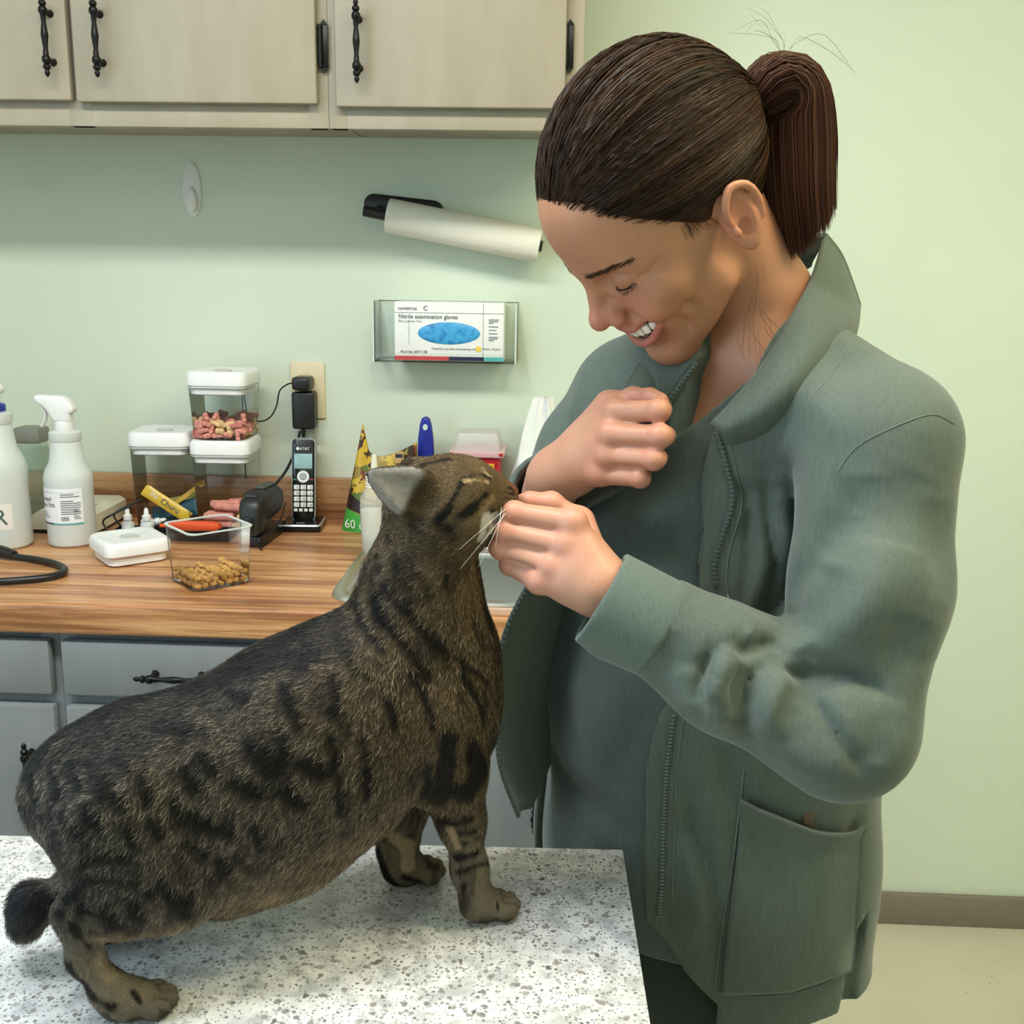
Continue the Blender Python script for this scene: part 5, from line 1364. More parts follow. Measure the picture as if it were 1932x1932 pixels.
HD.ridge([(.0360, .0700, -.0300), (.0260, .0855, -.0470), (.0120, .0925, -.0560), (0, .0935, -.0580), (-.0120, .0925, -.0560), (-.0260, .0855, -.0470), (-.0360, .0700, -.0300)], [.0022, .0038, .0046, .0048, .0046, .0038, .0022], .004)
def mouth(p):                                                                   # open smile: crescent between the lips
    l = p[:, 0]; w = np.clip(1 - (l / .0350) ** 2, 0, 1)
    top = -.0372 + .0070 * (l / .035) ** 2; bot = top - .0160 * w
    return np.maximum.reduce([np.abs(l) - .0345, p[:, 2] - top, bot - p[:, 2], .066 - p[:, 1]])
HD.add(mouth, .002, 's', (0, .09, -.044), .055)
# ears
for s in (1, -1):
    Re = np.array([[s * .94, .30, .15], [s * -.33, .93, .12], [-.10, -.16, .98]]); Re = np.linalg.qr(Re.T)[0].T
    c = np.array([s * .0770, -.0190, .0020])
    EA = lambda a, b, d: c + np.array([s * a, b, d])
    E3(EA(0, 0, .002), (.0070, .0175, .0310), .006, 'u', Re)
    HD.ridge([EA(.004, .012, .006), EA(.0075, .011, .022), EA(.0075, -.002, .0325), EA(.0085, -.016, .024), EA(.0085, -.0195, .006), EA(.007, -.015, -.010)], [.0030, .0036, .0038, .0038, .0034, .0030], .003)
    E3(EA(.0095, .001, .010), (.0060, .0095, .0150), .003, 's', Re)
    E3(EA(.0090, .004, -.006), (.0080, .0075, .0095), .003, 's', Re)
    HD.ridge([EA(.006, -.010, .012), EA(.0075, -.0085, -.002), EA(.006, -.002, -.015)], .0030, .003)
    HD.ridge([EA(.0055, .0125, -.001), EA(.006, .0115, -.007)], .0036, .003)
    E3(EA(.0015, .003, -.0235), (.0050, .0085, .0090), .004)
def to_skin(P, lift=0.0):
    v = np.array(P, float)
    for _ in range(4): v = v - grad(HD, v) * (HD(v) - lift)[:, None]
    return v
for s in (1, -1):                                                               # smile lines, crow's feet
    HD.groove(to_skin([(s * .0190, .0955, -.0090), (s * .0270, .0890, -.0190), (s * .0390, .0740, -.0300), (s * .0440, .0640, -.0450), (s * .0400, .0640, -.0620)]), .0040, .0045)
    HD.groove(to_skin([(s * .0520, .0560, -.0260), (s * .0520, .0500, -.0450), (s * .0450, .0520, -.0640)]), .0026, .0050)
    for a in (-1, 0, 1): HD.groove(to_skin([(s * .0500, .0680, .0215 + a * .002), (s * .0560, .0600, .0200 + a * .005), (s * .0610, .0500, .0190 + a * .009)]), .0014, .0022)
    HD.groove(to_skin([(s * .0200, .0860, .0150), (s * .0320, .0880, .0090), (s * .0460, .0760, .0120)]), .0010, .0035)
# neck and upper chest, given in the room's coordinates and carried into the head frame
def HW(p): return w2h(p)
HD.cone((0, -.036, -.005), HW(at(1435, 570, 1.06)), .050, .047, .012)
HD.cone(HW(at(1435, 570, 1.06)), HW(at(1430, 650, 1.065)), .047, .054, .02)
HD.ell(HW(at(1360, 850, 1.09)), (.125, .105, .072), np.array([HM.T @ BS, HM.T @ np.array([0, 0, 1.]), HM.T @ BN]), .04)
HD.cone(HW(at(1440, 660, 1.06)), HW(S_L + np.array([-.02, .01, -.01])), .045, .045, .03); HD.cone(HW(at(1400, 660, 1.08)), HW(S_R + np.array([.01, 0, -.01])), .045, .045, .03)
hv, hq = surface_nets(HD, (-.21, -.21, -.38), (.21, .16, .16), .0022)
# colour painted as it is on skin: lips, flushed nose and cheeks, ears
def head_col(v):
    l, f, u = np.abs(v[:, 0]), v[:, 1], v[:, 2]
    base = np.array(S(180, 127, 98)[:3]); col = np.repeat(base[None], len(v), 0)
    def mixc(m, c):
        nonlocal col
        c = np.array(S(*c)[:3]); col = col * (1 - m[:, None]) + c * m[:, None]
    g = lambda c, r: np.exp(-(((v - np.array(c)) * np.array([1, 1, 1])) ** 2).sum(1) / r ** 2)
    ga = lambda c, r: np.exp(-((np.c_[l, f, u] - np.array(c)) ** 2).sum(1) / r ** 2)
    mixc(.55 * g((0, .112, -.008), .019), (196, 116, 106)); mixc(.35 * ga((.036, .085, -.012), .022), (202, 128, 108)); mixc(.35 * g((0, .085, -.078), .02), (206, 140, 116))
    mixc(.5 * ga((.084, -.018, .005), .026), (208, 130, 106)); mixc(.35 * ga((.03, .088, .032), .010), (176, 122, 104))
    up = np.array([(.0355, .0710, -.0295), (.0250, .0895, -.0330), (.0100, .099, -.0345), (0, .099, -.0358)]); lo = np.array([(.0355, .0710, -.0305), (.0260, .0870, -.0475), (.0120, .0945, -.0570), (0, .0955, -.0590)])
    q = np.c_[l, f, u]
    d = np.minimum(seg_dist(q, up) - .0036, seg_dist(q, lo) - .0044)
    mixc(.8 * (1 - smooth(-.0008, .0012, d)) * (f > .06), (186, 104, 100))
    inm = (mouth(v) < .0012) & (f < .092); mixc(inm.astype(float) * .85, (96, 40, 40))
    return col
def skin_mat():
    N = NT('skin'); p = N.p; a = N.add('ShaderNodeAttribute', attribute_name='tone')
    v = N.add('ShaderNodeTexVoronoi', Scale=210.0); N.link(N.coord(), v.inputs['Vector'])
    n = N.add('ShaderNodeTexNoise', Scale=26.0, Detail=3.0); N.link(N.coord(), n.inputs['Vector'])
    spot = N.ramp(v.outputs['Distance'], [(.10, (1, 1, 1, 1)), (.22, (0, 0, 0, 1))]); msk = N.ramp(n.outputs['Fac'], [(.50, (0, 0, 0, 1)), (.66, (.55, .55, .55, 1))])
    mu = N.add('ShaderNodeMath', operation='MULTIPLY'); N.link(spot, mu.inputs[0]); N.link(msk, mu.inputs[1])
    mx = N.add('ShaderNodeMix', data_type='RGBA'); N.link(mu.outputs[0], mx.inputs['Factor']); N.link(a.outputs['Color'], mx.inputs['A']); mx.inputs['B'].default_value = S(140, 86, 60)
    n2 = N.add('ShaderNodeTexNoise', Scale=14.0, Detail=4.0); N.link(N.coord(), n2.inputs['Vector'])
    m2 = N.add('ShaderNodeMix', data_type='RGBA', blend_type='MULTIPLY'); m2.inputs['Factor'].default_value = .5; N.link(mx.outputs['Result'], m2.inputs['A'])
    N.link(N.ramp(n2.outputs['Fac'], [(.3, (.84, .80, .78, 1)), (.7, (1, 1, 1, 1))]), m2.inputs['B'])
    N.link(m2.outputs['Result'], p.inputs['Base Color'])
    p.inputs['Roughness'].default_value = .46; p.inputs['Specular IOR Level'].default_value = .4
    p.inputs['Subsurface Weight'].default_value = .12; p.inputs['Subsurface Radius'].default_value = (1, .35, .2); p.inputs['Subsurface Scale'].default_value = .004
    n3 = N.add('ShaderNodeTexNoise', Scale=420.0, Detail=3.0); N.link(N.coord(), n3.inputs['Vector']); N.bump(n3.outputs['Fac'], .12, .0006)
    return N.m
M_SKIN = skin_mat()
# ---- hands: SDF chains, one per finger, rooted in the palm
def hand(joints, wrist, fore, rr=1.0, away=None):
    """joints: per finger (mcp, pip, dip, tip) in the room; thumb last"""
    H = Sdf(); w = np.asarray(wrist); f = np.asarray(fore)
    H.cone(f, w, .032, .0265, .0, 'u')
    for i, J in enumerate(joints[:4]):
        m = J[0]
        H.cone(w + (m - w) * .12, m, .0185, .0118 - .0008 * i, .016)
    for i in range(3):
        H.cone((joints[i][0] + w) / 2, (joints[i + 1][0] + w) / 2, .013, .013, .014)
    T = joints[4]
    H.cone(w + (T[0] - w) * .2, T[0], .018, .0150, .016)
    for i, J in enumerate(joints):
        k = rr * (1.0, 1.03, .98, .86, 1.06)[i]
        F = Sdf()
        R = [.0112 * k, .0097 * k, .0086 * k, .0070 * k]
        F.cone(J[0], J[1], R[0], R[1], 0); F.cone(J[1], J[2], R[1] * 1.02, R[2], .003); F.cone(J[2], J[3], R[2], R[3], .003)
        F.ell(J[1], (R[1] * 1.10,) * 3, None, .004)
        lo_ = np.min(J, 0); hi_ = np.max(J, 0)
        H.add(F, .0042 if i < 4 else .005, 'u', (lo_ + hi_) / 2, np.linalg.norm(hi_ - lo_) / 2 + .014)
    for i in range(4):                                                            # knuckles
        m = joints[i][0]; H.ell(m + (CAM - m) / np.linalg.norm(CAM - m) * .003, (.0098, .0098, .0098), None, .008)
    for i in range(3):                                                            # grooves between the fingers
        a0 = (joints[i][0] + joints[i + 1][0]) / 2; b0 = (joints[i][1] + joints[i + 1][1]) / 2; vd = (CAM - a0) / np.linalg.norm(CAM - a0)
        H.ridge([a0 * .75 + b0 * .25 + vd * .0105, (a0 + b0) / 2 + vd * .0095, b0 + vd * .0085], .0014, .004, 's')
    return H
def A(x, y, Y): return at(x, y, Y)
lh = [[A(1082, 986, .905), A(970, 968, .915), A(952, 978, .948), A(962, 972, .962)],
      [A(1069, 1030, .900), A(956, 1003, .912), A(944, 1010, .945), A(975, 1002, .958)],
      [A(1043, 1068, .898), A(945, 1033, .915), A(945, 1038, .948), A(985, 1028, .955)],
      [A(1017, 1097, .900), A(962, 1066, .918), A(965, 1066, .946), A(1000, 1055, .952)],
      [A(1092, 985, .945), A(1040, 951, .945), A(1000, 946, .945), A(976, 950, .948)]]
LH = hand(lh, W_L, W_L + (E_L - W_L) * .4)
rh = [[A(1162, 778, .985), A(1243, 775, .955), A(1250, 772, .985), A(1215, 770, 1.0)],
      [A(1152, 820, .975), A(1246, 823, .945), A(1256, 822, .978), A(1215, 820, .995)],
      [A(1147, 860, .975), A(1234, 866, .945), A(1242, 864, .978), A(1205, 860, .993)],
      [A(1132, 895, .980), A(1208, 902, .955), A(1214, 898, .985), A(1185, 890, .996)],
      [A(1150, 765, 1.01), A(1195, 752, 1.0), A(1226, 750, .985), A(1246, 755, .975)]]
RH = hand(rh, W_R + np.array([0, -.005, 0]), W_R + (E_R - W_R) * .6, .98)
parts_v, parts_q, parts_c = [h2w(hv)], [hq[:, ::-1]], [head_col(hv)]
off = len(hv)
def hand_col(v, H, J):
    col = np.repeat(np.array(S(192, 142, 118)[:3])[None], len(v), 0)
    red = np.array(S(198, 126, 108)[:3])
    for j in J:
        for q in (j[0], j[1], j[2]):
            m = .5 * np.exp(-((v - q) ** 2).sum(1) / .016 ** 2); col = col * (1 - m[:, None]) + red * m[:, None]
    return col
for H, J, w in ((LH, lh, W_L), (RH, rh, W_R)):
    P = np.array([q for j in J for q in j] + [w]); lo, hi = P.min(0) - .055, P.max(0) + .055
    v, q = surface_nets(H, lo, hi, .0016)
    parts_v.append(v); parts_q.append(q + off); parts_c.append(hand_col(v, H, J)); off += len(v)
# the rest of the figure, under the clothes
BD = Sdf()
hipC = at(1300, 1600, 1.17); FLX = FZ + .05
BD.chain([at(1345, 900, 1.10), at(1310, 1150, 1.13), hipC, hipC - np.array([0, 0, .10])], [.095, .095, .118, .112], .02, 'u', (BN, .70))
BD.chain([at(1400, 720, 1.09), S_L - BS * .02], [.045, .042], .02); BD.chain([at(1370, 720, 1.1), S_R + BS * .02], [.045, .042], .02); BD.cone(at(1345, 900, 1.10), at(1400, 720, 1.09), .08, .05, .02)
BD.chain([S_L, E_L + np.array([.004, .012, -.006]), W_L + (E_L - W_L) * .3], [.038, .026, .024], .01); BD.chain([S_R, E_R, W_R + (E_R - W_R) * .3], [.038, .030, .024], .01)
HIPZ = hipC[2] - .10
for s in (1, -1):
    kn = hipC + BS * s * .085 + BN * .03; kn[2] = .46; an = hipC + BS * s * .09 + BN * .0; an[2] = .10; hp_ = hipC + BS * s * .085; hp_[2] = HIPZ
    BD.chain([hp_, kn, an], [.078, .054, .036], .03)
    BD.ell(an + BN * .05 - np.array([0, 0, .045]), (.11, .042, .032), np.array([BN, BS, [0, 0, 1.]]), .02)
v, q = surface_nets(BD, (-.12, .7, FZ + .012), (.62, 1.5, 1.42), .012)
parts_v.append(v); parts_q.append(q + off); parts_c.append(np.repeat(np.array(S(180, 127, 98)[:3])[None], len(v), 0))
bodyo = pobj('body', np.concatenate(parts_v), np.concatenate(parts_q), [M_SKIN])
set_attr(bodyo.data, 'tone', 'FLOAT_COLOR', np.c_[np.concatenate(parts_c), np.ones(sum(map(len, parts_c)))])
# ---- teeth
M_TOOTH = mat('tooth_enamel', S(246, 242, 234), .2)
def lp(v): return tuple(h2w(v) - PO)
HQ = Matrix(HM.tolist()).to_4x4()
for s in (1, -1):
    for k, (x, f, w_, h_) in enumerate(((.0043, .0935, .0084, .0110), (.0122, .0915, .0070, .0100), (.0190, .0876, .0072, .0104), (.0252, .0822, .0066, .0090), (.0300, .0765, .0060, .0080))):
        t = MB().box((0, 0, 0), (w_, .0050, h_), .0016, seg=2); ang = -s * (k * .30 + .08)
        t._x(t.b.verts, (s * x, f, -.0418 + .0070 * (x / .035) ** 2), Matrix.Rotation(ang, 4, 'Z'))
        for vv in t.b.verts: vv.co = Vector(lp(tuple(vv.co)))
        t.build('tooth', M_TOOTH, PERSON)
# ------------------------------------------------------------------ hair
CAPC, CAPR = np.array([0, -.013, .055]), np.array([.0805, .1100, .1050])
def gline(v): return -.687 * (v[:, 1] - .089) + .727 * (v[:, 2] - .1010) + .012 * np.exp(-(v[:, 0] / .02) ** 2) * 0 - .0045 * smooth(.03, .06, np.abs(v[:, 0])) * smooth(0, .06, v[:, 1])
HC_ = Sdf(); HC_.ell(CAPC, CAPR, None, 0)
HC_.add(lambda p: -gline(p) - .002, .008, 'i')
for s in (1, -1): HC_.ell((s * .084, -.013, .000), (.020, .0265, .0355), None, .008, 's')
kv, kq = surface_nets(HC_, (-.1, -.15, -.1), (.1, .12, .17), .0030)
def hair_mat(name, dark, light):
    N = NT(name); p = N.p; a = N.add('ShaderNodeAttribute', attribute_name='strand')
    N.link(N.ramp(a.outputs['Fac'], [(0.0, dark), (.55, light), (1, tuple(min(1, c * 1.35) for c in light[:3]) + (1,))]), p.inputs['Base Color'])
    p.inputs['Roughness'].default_value = .42; p.inputs['Specular IOR Level'].default_value = .14
    p.inputs['Anisotropic'].default_value = .7
    t = N.add('ShaderNodeAttribute', attribute_name='along'); N.link(t.outputs['Vector'], p.inputs['Tangent'])
    return N.m
M_HAIR = hair_mat('brown_hair', S(20, 13, 10), S(62, 40, 25))
TIE = np.array([0, -.124, .026])
def ribbons(name, paths, width, shade, nrmf=None, parent=PERSON, local=True, m=None):
    """flat strands: paths n x k x 3"""
    P = np.asarray(paths); n, k, _ = P.shape
    W = h2w(P.reshape(-1, 3)).reshape(n, k, 3) if local else P
    t = np.gradient(W, axis=1); t /= np.maximum(np.linalg.norm(t, axis=2, keepdims=True), 1e-9)
    ctr = h2w(CAPC) if nrmf is None else nrmf
    out = W - ctr; out /= np.linalg.norm(out, axis=2, keepdims=True)
    sd = np.cross(t, out); sd /= np.maximum(np.linalg.norm(sd, axis=2, keepdims=True), 1e-9)
    roll = RNG.uniform(-.9, .9, (n, 1, 1)); sd = sd * np.cos(roll) + out * np.sin(roll)
    tap = np.interp(np.linspace(0, 1, k), [0, .12, .8, 1], [.35, 1, 1, .15])[None, :, None] * np.asarray(width).reshape(-1, 1, 1)
    V = np.stack([W - sd * tap, W + sd * tap], 2).reshape(n, k * 2, 3)
    i = np.arange(k - 1) * 2; f = np.stack([i, i + 1, i + 3, i + 2], 1)
    F = (np.arange(n)[:, None, None] * (2 * k) + f[None]).reshape(-1, 4)
    o = pobj(name, V.reshape(-1, 3), F, [m or M_HAIR], parent); o['kind'] = 'stuff'
    set_attr(o.data, 'strand', 'FLOAT', np.repeat(np.asarray(shade), 2 * k))
    set_attr(o.data, 'along', 'FLOAT_VECTOR', np.repeat(t, 2, 1).reshape(-1, 3))
    return o
hair_root = pobj('hair', h2w(kv), kq[:, ::-1], [M_HAIR])
tdir = (TIE - CAPC) / CAPR; tdir /= np.linalg.norm(tdir)
sc_l = h2w(kv); kt = np.cross(np.cross(sc_l - h2w(CAPC), h2w(TIE) - sc_l), sc_l - h2w(CAPC)); kt /= np.linalg.norm(kt, axis=1, keepdims=True) + 1e-9
set_attr(hair_root.data, 'strand', 'FLOAT', .15 + .3 * vnoise(kv * np.array([1, .3, 1]), 300.)); set_attr(hair_root.data, 'along', 'FLOAT_VECTOR', kt)
# strands combed from the hairline and scalp back to the tie
def comb(n, seed, lift0=1.012):
    r = np.random.default_rng(seed)
    d0 = r.normal(size=(n * 6, 3)); d0 /= np.linalg.norm(d0, axis=1, keepdims=True)
    P = CAPC + d0 * CAPR; g = gline(P)
    ok = (g > -.005); nearline = np.exp(-(g / .03) ** 2); ok &= r.random(len(P)) < .25 + .75 * nearline
    d0 = d0[ok][:n]; m = len(d0)
    k = 14; ts = np.linspace(0, 1, k)
    om = np.arccos(np.clip(d0 @ tdir, -1, 1)); so = np.sin(om) + 1e-6
    lock = vnoise(d0 * np.array([1, 1, 1]) + 5, 9.); sway = (vnoise(d0 + 9, 7.) - .5) * .22
    paths = np.zeros((m, k, 3))
    ax = np.cross(d0, tdir); ax /= np.linalg.norm(ax, axis=1, keepdims=True) + 1e-9
    for j, t in enumerate(ts):
        q = (np.sin((1 - t) * om) / so)[:, None] * d0 + (np.sin(t * om) / so)[:, None] * tdir
        q = q + ax * (sway * np.sin(pi * t))[:, None]; q /= np.linalg.norm(q, axis=1, keepdims=True)
        lift = lift0 + .030 * (lock - .35) * np.sin(pi * min(1, t * 1.1)) + .004 * r.random(m) - .02 * (t < .03)
        paths[:, j] = CAPC + q * CAPR * lift[:, None] + np.array([0, -.012, 0]) * smooth(.75, 1, np.array([t]))[0]
    bad = np.zeros(m, bool)
    for s in (1, -1): bad |= ((((paths - np.array([s * .084, -.013, .0])) / np.array([.022, .027, .036])) ** 2).sum(2) < 1).any(1)
    shade = np.clip(.08 + .62 * vnoise(d0 * 1.0, 16.) ** 1.6 + r.normal(0, .10, m), 0, .85)
    return paths[~bad], shade[~bad]
ph_, sh_h = comb(8000, 5)
ribbons('scalp_strands', ph_, RNG.uniform(.0003, .0006, len(ph_)), sh_h, parent=hair_root)
# ponytail: strands out of the tie, over and down
TW = h2w(TIE); DN = np.array([0, 0, -1.])
back = HM @ np.array([0, -1., 0]); upv = HM @ np.array([0, 0, 1.])
pt_o = at(1452, 105, 1.035); 
tail_l = [at(1420, 205, 1.015), at(1462, 162, 1.02), at(1496, 190, 1.03), at(1505, 270, 1.035), at(1508, 360, 1.035), at(1518, 462, 1.04)]
TAIL = np.array([np.array(q) for q in bez(tail_l, 6)])
n = 5200; r = np.random.default_rng(11)
k = 16; ts = np.linspace(0, 1, k); cidx = np.interp(ts, np.linspace(0, 1, len(TAIL)), np.arange(len(TAIL)))
cen = np.stack([np.interp(cidx, np.arange(len(TAIL)), TAIL[:, i]) for i in range(3)], 1)
ang = r.uniform(0, 2 * pi, n); rad = np.sqrt(r.random(n)) 
tcen = np.gradient(cen, axis=0); tcen /= np.linalg.norm(tcen, axis=1, keepdims=True)
xa = np.array([1., 0, 0]); sec = np.interp(ts, [0, .12, .3, .6, .9, 1], [.022, .034, .042, .044, .042, .038])
PTH = np.zeros((n, k, 3)); lk = vnoise(np.c_[np.cos(ang) * rad, np.sin(ang) * rad, ang * 0] + 4, 5.)
ln = 1 - .13 * r.random(n) ** 2 - .13 * np.clip(np.sin(ang) * rad, -.3, 1)
for j in range(k):
    t = tcen[j]; a = np.array([0, 1., 0]); a = a - t * (a @ t); a /= np.linalg.norm(a); b = np.cross(t, a)
    PTH[:, j] = cen[j] + (np.cos(ang) * rad * sec[j])[:, None] * a + (np.sin(ang) * rad * sec[j] * .8)[:, None] * b + (lk[:, None] - .5) * .010 * ts[j]
Q = np.zeros_like(PTH)
for i in range(3):
    for j in range(k): 
        x = ln * ts[j] * (k - 1); x0 = np.clip(x.astype(int), 0, k - 2); w_ = x - x0
        Q[:, j, i] = PTH[np.arange(n), x0, i] * (1 - w_) + PTH[np.arange(n), x0 + 1, i] * w_
shd = np.clip(.08 + .5 * lk + .3 * (r.random(n) - .5), 0, 1)
M_TAIL = hair_mat('reddish_brown_hair', S(34, 21, 16), S(84, 50, 34))
pony = ribbons('ponytail', Q, r.uniform(.00035, .0006, n), shd, at(1500, 300, 1.09), hair_root, False, M_TAIL)
MB().tube([Vector(TW + (np.array(tail_l[1]) - TW) * .55 + np.cross(tcen[1], xa) * 0 + (np.cos(a) * np.array([.9, .2, .1]) + np.sin(a) * np.array([.0, .3, .9])) * .013 - PO) for a in np.linspace(0, 2 * pi, 20, endpoint=False)], .004, 8, True).build('hair_tie', M_PBLK, hair_root)
# loose wisps by the ear and over the crown
wi = []
for (a, b, c, d) in (((1425, 500, .965), (1430, 560, .955), (1422, 620, .955), (1428, 690, .965)), ((1440, 500, .97), (1455, 560, .96), (1448, 600, .96), (1470, 660, .965)), ((1435, 520, .965), (1415, 590, .957), (1408, 640, .96), (1412, 680, .965)), 
                     ((1470, 95, 1.03), (1455, 70, 1.03), (1430, 55, 1.03), (1400, 50, 1.03)), ((1490, 95, 1.03), (1510, 75, 1.03), (1560, 80, 1.03), (1600, 140, 1.04)), ((1480, 95, 1.03), (1475, 70, 1.03), (1440, 40, 1.03), (1420, 35, 1.03))):
    for _ in range(4): wi.append([np.array(q) + RNG.normal(0, .0006 + .0018 * i_, 3) for i_, q in enumerate((at(*a), at(*b), at(*c), at(*d)))])
wp_ = np.array([[np.array(q) for q in bez(w_, 4)] for w_ in wi])
ribbons('wisps', wp_, np.full(len(wp_), .00017), RNG.uniform(.1, .6, len(wp_)), h2w((0, 0, 0)), hair_root, False)
# fine short hair in front of the ears
sbn = []
for s in (1, -1):
    for _ in range(70):
        a = RNG.random(); q0 = np.array([s * .0735, .000 + .026 * a + RNG.normal(0, .002), .040 - .002 * a])
        L_ = RNG.uniform(.020, .046) * (1 - .6 * a); bend = RNG.uniform(-.25, .15)
        sbn.append([q0 + np.array([0, bend * L_ * t_ * t_, -L_ * t_]) for t_ in np.linspace(0, 1, 5)])
sbn = np.array(sbn); sbn = to_skin(sbn.reshape(-1, 3), .0008).reshape(sbn.shape)
ribbons('sideburn_hair', sbn, np.full(len(sbn), .00010), RNG.uniform(.3, .9, len(sbn)), h2w((0, 0, 0)), hair_root, True)
# brows and lashes
br_ = []
for s in (1, -1):
    for _ in range(260):
        t = RNG.random(); w_ = RNG.normal(0, .0011)
        c0 = np.array([s * (.010 + .040 * t), .0965 - .012 * t - .014 * t * t, .0400 + .0045 * sin(pi * t * .8) - .002 * t + w_])
        br_.append([c0, c0 + np.array([s * .003, -.0004, .0010]), c0 + np.array([s * .0068, -.0022, .0012])])
br_ = np.array(br_)
def on_skin(P, lift=.0006):
    v = P.reshape(-1, 3).copy()
    for _ in range(3): 
        d = f_chunks(HD, v); v -= grad(HD, v) * (d - lift)[:, None]
    return v.reshape(P.shape)
br_ = on_skin(br_)
ribbons('eyebrows', br_, np.full(len(br_), .00016), RNG.uniform(.2, .8, len(br_)), h2w((0, 0, 0)), hair_root, True)
la = []
for s in (1, -1):
    for t in np.linspace(0, 1, 34):
        c0 = np.array([np.interp(t, [0, .3, .6, 1], [s * .0200, s * .0280, s * .0370, s * .0465]), np.interp(t, [0, .3, .6, 1], [.0838, .0888, .0868, .0755]), np.interp(t, [0, .3, .6, 1], [.0180, .0140, .0145, .0205])])
        la.append([c0, c0 + np.array([s * .001, .0030, -.0024]), c0 + np.array([s * .0030, .0058, -.0030])])
la = np.array(la); la = la + (to_skin(la[:, 0], .0002) - la[:, 0])[:, None]
lid = []
for s in (1, -1):
    for d_ in (-.0004, 0., .0004):
        c0 = to_skin(np.array([(s * .0175, .0825, .0200), (s * .0250, .0885, .0150), (s * .0335, .0885, .0140), (s * .0420, .0835, .0163), (s * .0490, .0735, .0222)]) + np.array([0, 0, d_]), .0003)
        lid.append([np.array(q) for q in bez([tuple(q) for q in c0], 4)])
ribbons('lash_line', np.array(lid), np.full(6, .00035), np.zeros(6), h2w((0, 0, 0)), hair_root, True)
ribbons('eyelashes', la, np.full(len(la), .00022), np.full(len(la), .0), h2w((0, 0, 0)), hair_root, True)
# ------------------------------------------------------------------ clothes
def fabric(name, a, b, scale=900.0, bump=.25, slub=True):
    N = NT(name); p = N.p; p.inputs['Roughness'].default_value = .8; p.inputs['Specular IOR Level'].default_value = .25
    p.inputs['Sheen Weight'].default_value = .25; p.inputs['Sheen Roughness'].default_value = .4
    n1 = N.add('ShaderNodeTexNoise', Scale=70.0, Detail=6.0, Roughness=.7); N.link(N.coord(scale=(6, 6, .5)), n1.inputs['Vector'])
    n2 = N.add('ShaderNodeTexNoise', Scale=6.0, Detail=3.0); N.link(N.coord(), n2.inputs['Vector'])
    mx = N.add('ShaderNodeMix', data_type='FLOAT'); mx.inputs['Factor'].default_value = .35; N.link(n1.outputs['Fac'], mx.inputs['A']); N.link(n2.outputs['Fac'], mx.inputs['B'])
    N.link(N.ramp(mx.outputs['Result'], [(.35, a), (.65, b)]), p.inputs['Base Color'])
    n3 = N.add('ShaderNodeTexNoise', Scale=scale, Detail=2.0); N.link(N.coord(scale=(1, 1, .35)), n3.inputs['Vector'])
    N.bump(n3.outputs['Fac'], bump, .0008)
    return N.m
M_JKT = fabric('sage_green_twill', S(75, 84, 78), S(91, 101, 93)); M_SCR = fabric('slate_green_scrub_cloth', S(70, 82, 84), S(85, 98, 98)); M_TRS = fabric('shade_darkened_green_trouser_cloth', S(44, 53, 50), S(54, 64, 61))  # trouser green darkened: the deep shade on the legs is put into its colour
M_CUFF = fabric('sage_rib_cuff', S(80, 92, 86), S(95, 108, 101), 500.0, .5); M_ZIP = mat('grey_green_zip', S(88, 100, 98), .45, .3); M_SEAM = mat('seam_thread', S(92, 104, 96), .7)
def trace(f, x, y, t0=.55, t1=1.7):
    """where the sight line through a spot of the photograph first meets a body"""
    d = ray(x, y); d = d / np.linalg.norm(d); ts = np.linspace(t0, t1, 300)
    v = f(CAM + ts[:, None] * d)
    i = np.nonzero(v < 0)[0]
    if not len(i) or i[0] == 0: return None
    i = i[0]; t = ts[i - 1] + (ts[i] - ts[i - 1]) * v[i - 1] / (v[i - 1] - v[i])
    return CAM + d * t
def poly2(pts):
    """signed distance to a polygon (negative inside)"""
    P = np.asarray(pts, float); n = len(P)
    def fn(q):
        d = np.full(len(q), 1e9); sgn = np.ones(len(q))
        for i in range(n):
            a, b = P[i], P[i - 1]; e = b - a; w = q - a
            h = np.clip(w @ e / (e @ e + 1e-12), 0, 1); dd = w - h[:, None] * e
            d = np.minimum(d, (dd * dd).sum(1))
            c1 = q[:, 1] >= a[1]; c2 = q[:, 1] < b[1]; c3 = e[0] * w[:, 1] > e[1] * w[:, 0]
            fl_ = (c1 & c2 & c3) | (~c1 & ~c2 & ~c3); sgn[fl_] *= -1
        return sgn * np.sqrt(d)
    return fn
def chest_cut(f, pts, Yfall=1.08):
    """outline met on a body, laid into the chest plane and cut straight back along the chest normal"""
    Q = []
    for x, y in pts:
        q = trace(f, x, y)
        if q is None: q = at(x, y, Yfall)
        Q.append((q @ BS, q[2]))
    g = poly2(Q)
    lo_c, hi_c = at(1320, 1100, 1.13), at(1425, 640, 1.10)
    def fn(p):
        t = np.clip((p[:, 2] - lo_c[2]) / (hi_c[2] - lo_c[2]), 0, 1.2)[:, None]
        return np.maximum(g(np.c_[p @ BS, p[:, 2]]), -(((p - (lo_c + (hi_c - lo_c) * t)) @ BN) + .02))
    return fn
def folds(sd, L):
    for pts, A_c, w_c, cusp in L:
        q = [trace(sd, *z_) for z_ in pts]
        q = [x for x in q if x is not None]
        if len(q) >= 2: sd.groove(q, A_c, w_c, cusp)
def c8(L): return [(900 + x / 1.872, 1000 + y / 1.872) for x, y in L]
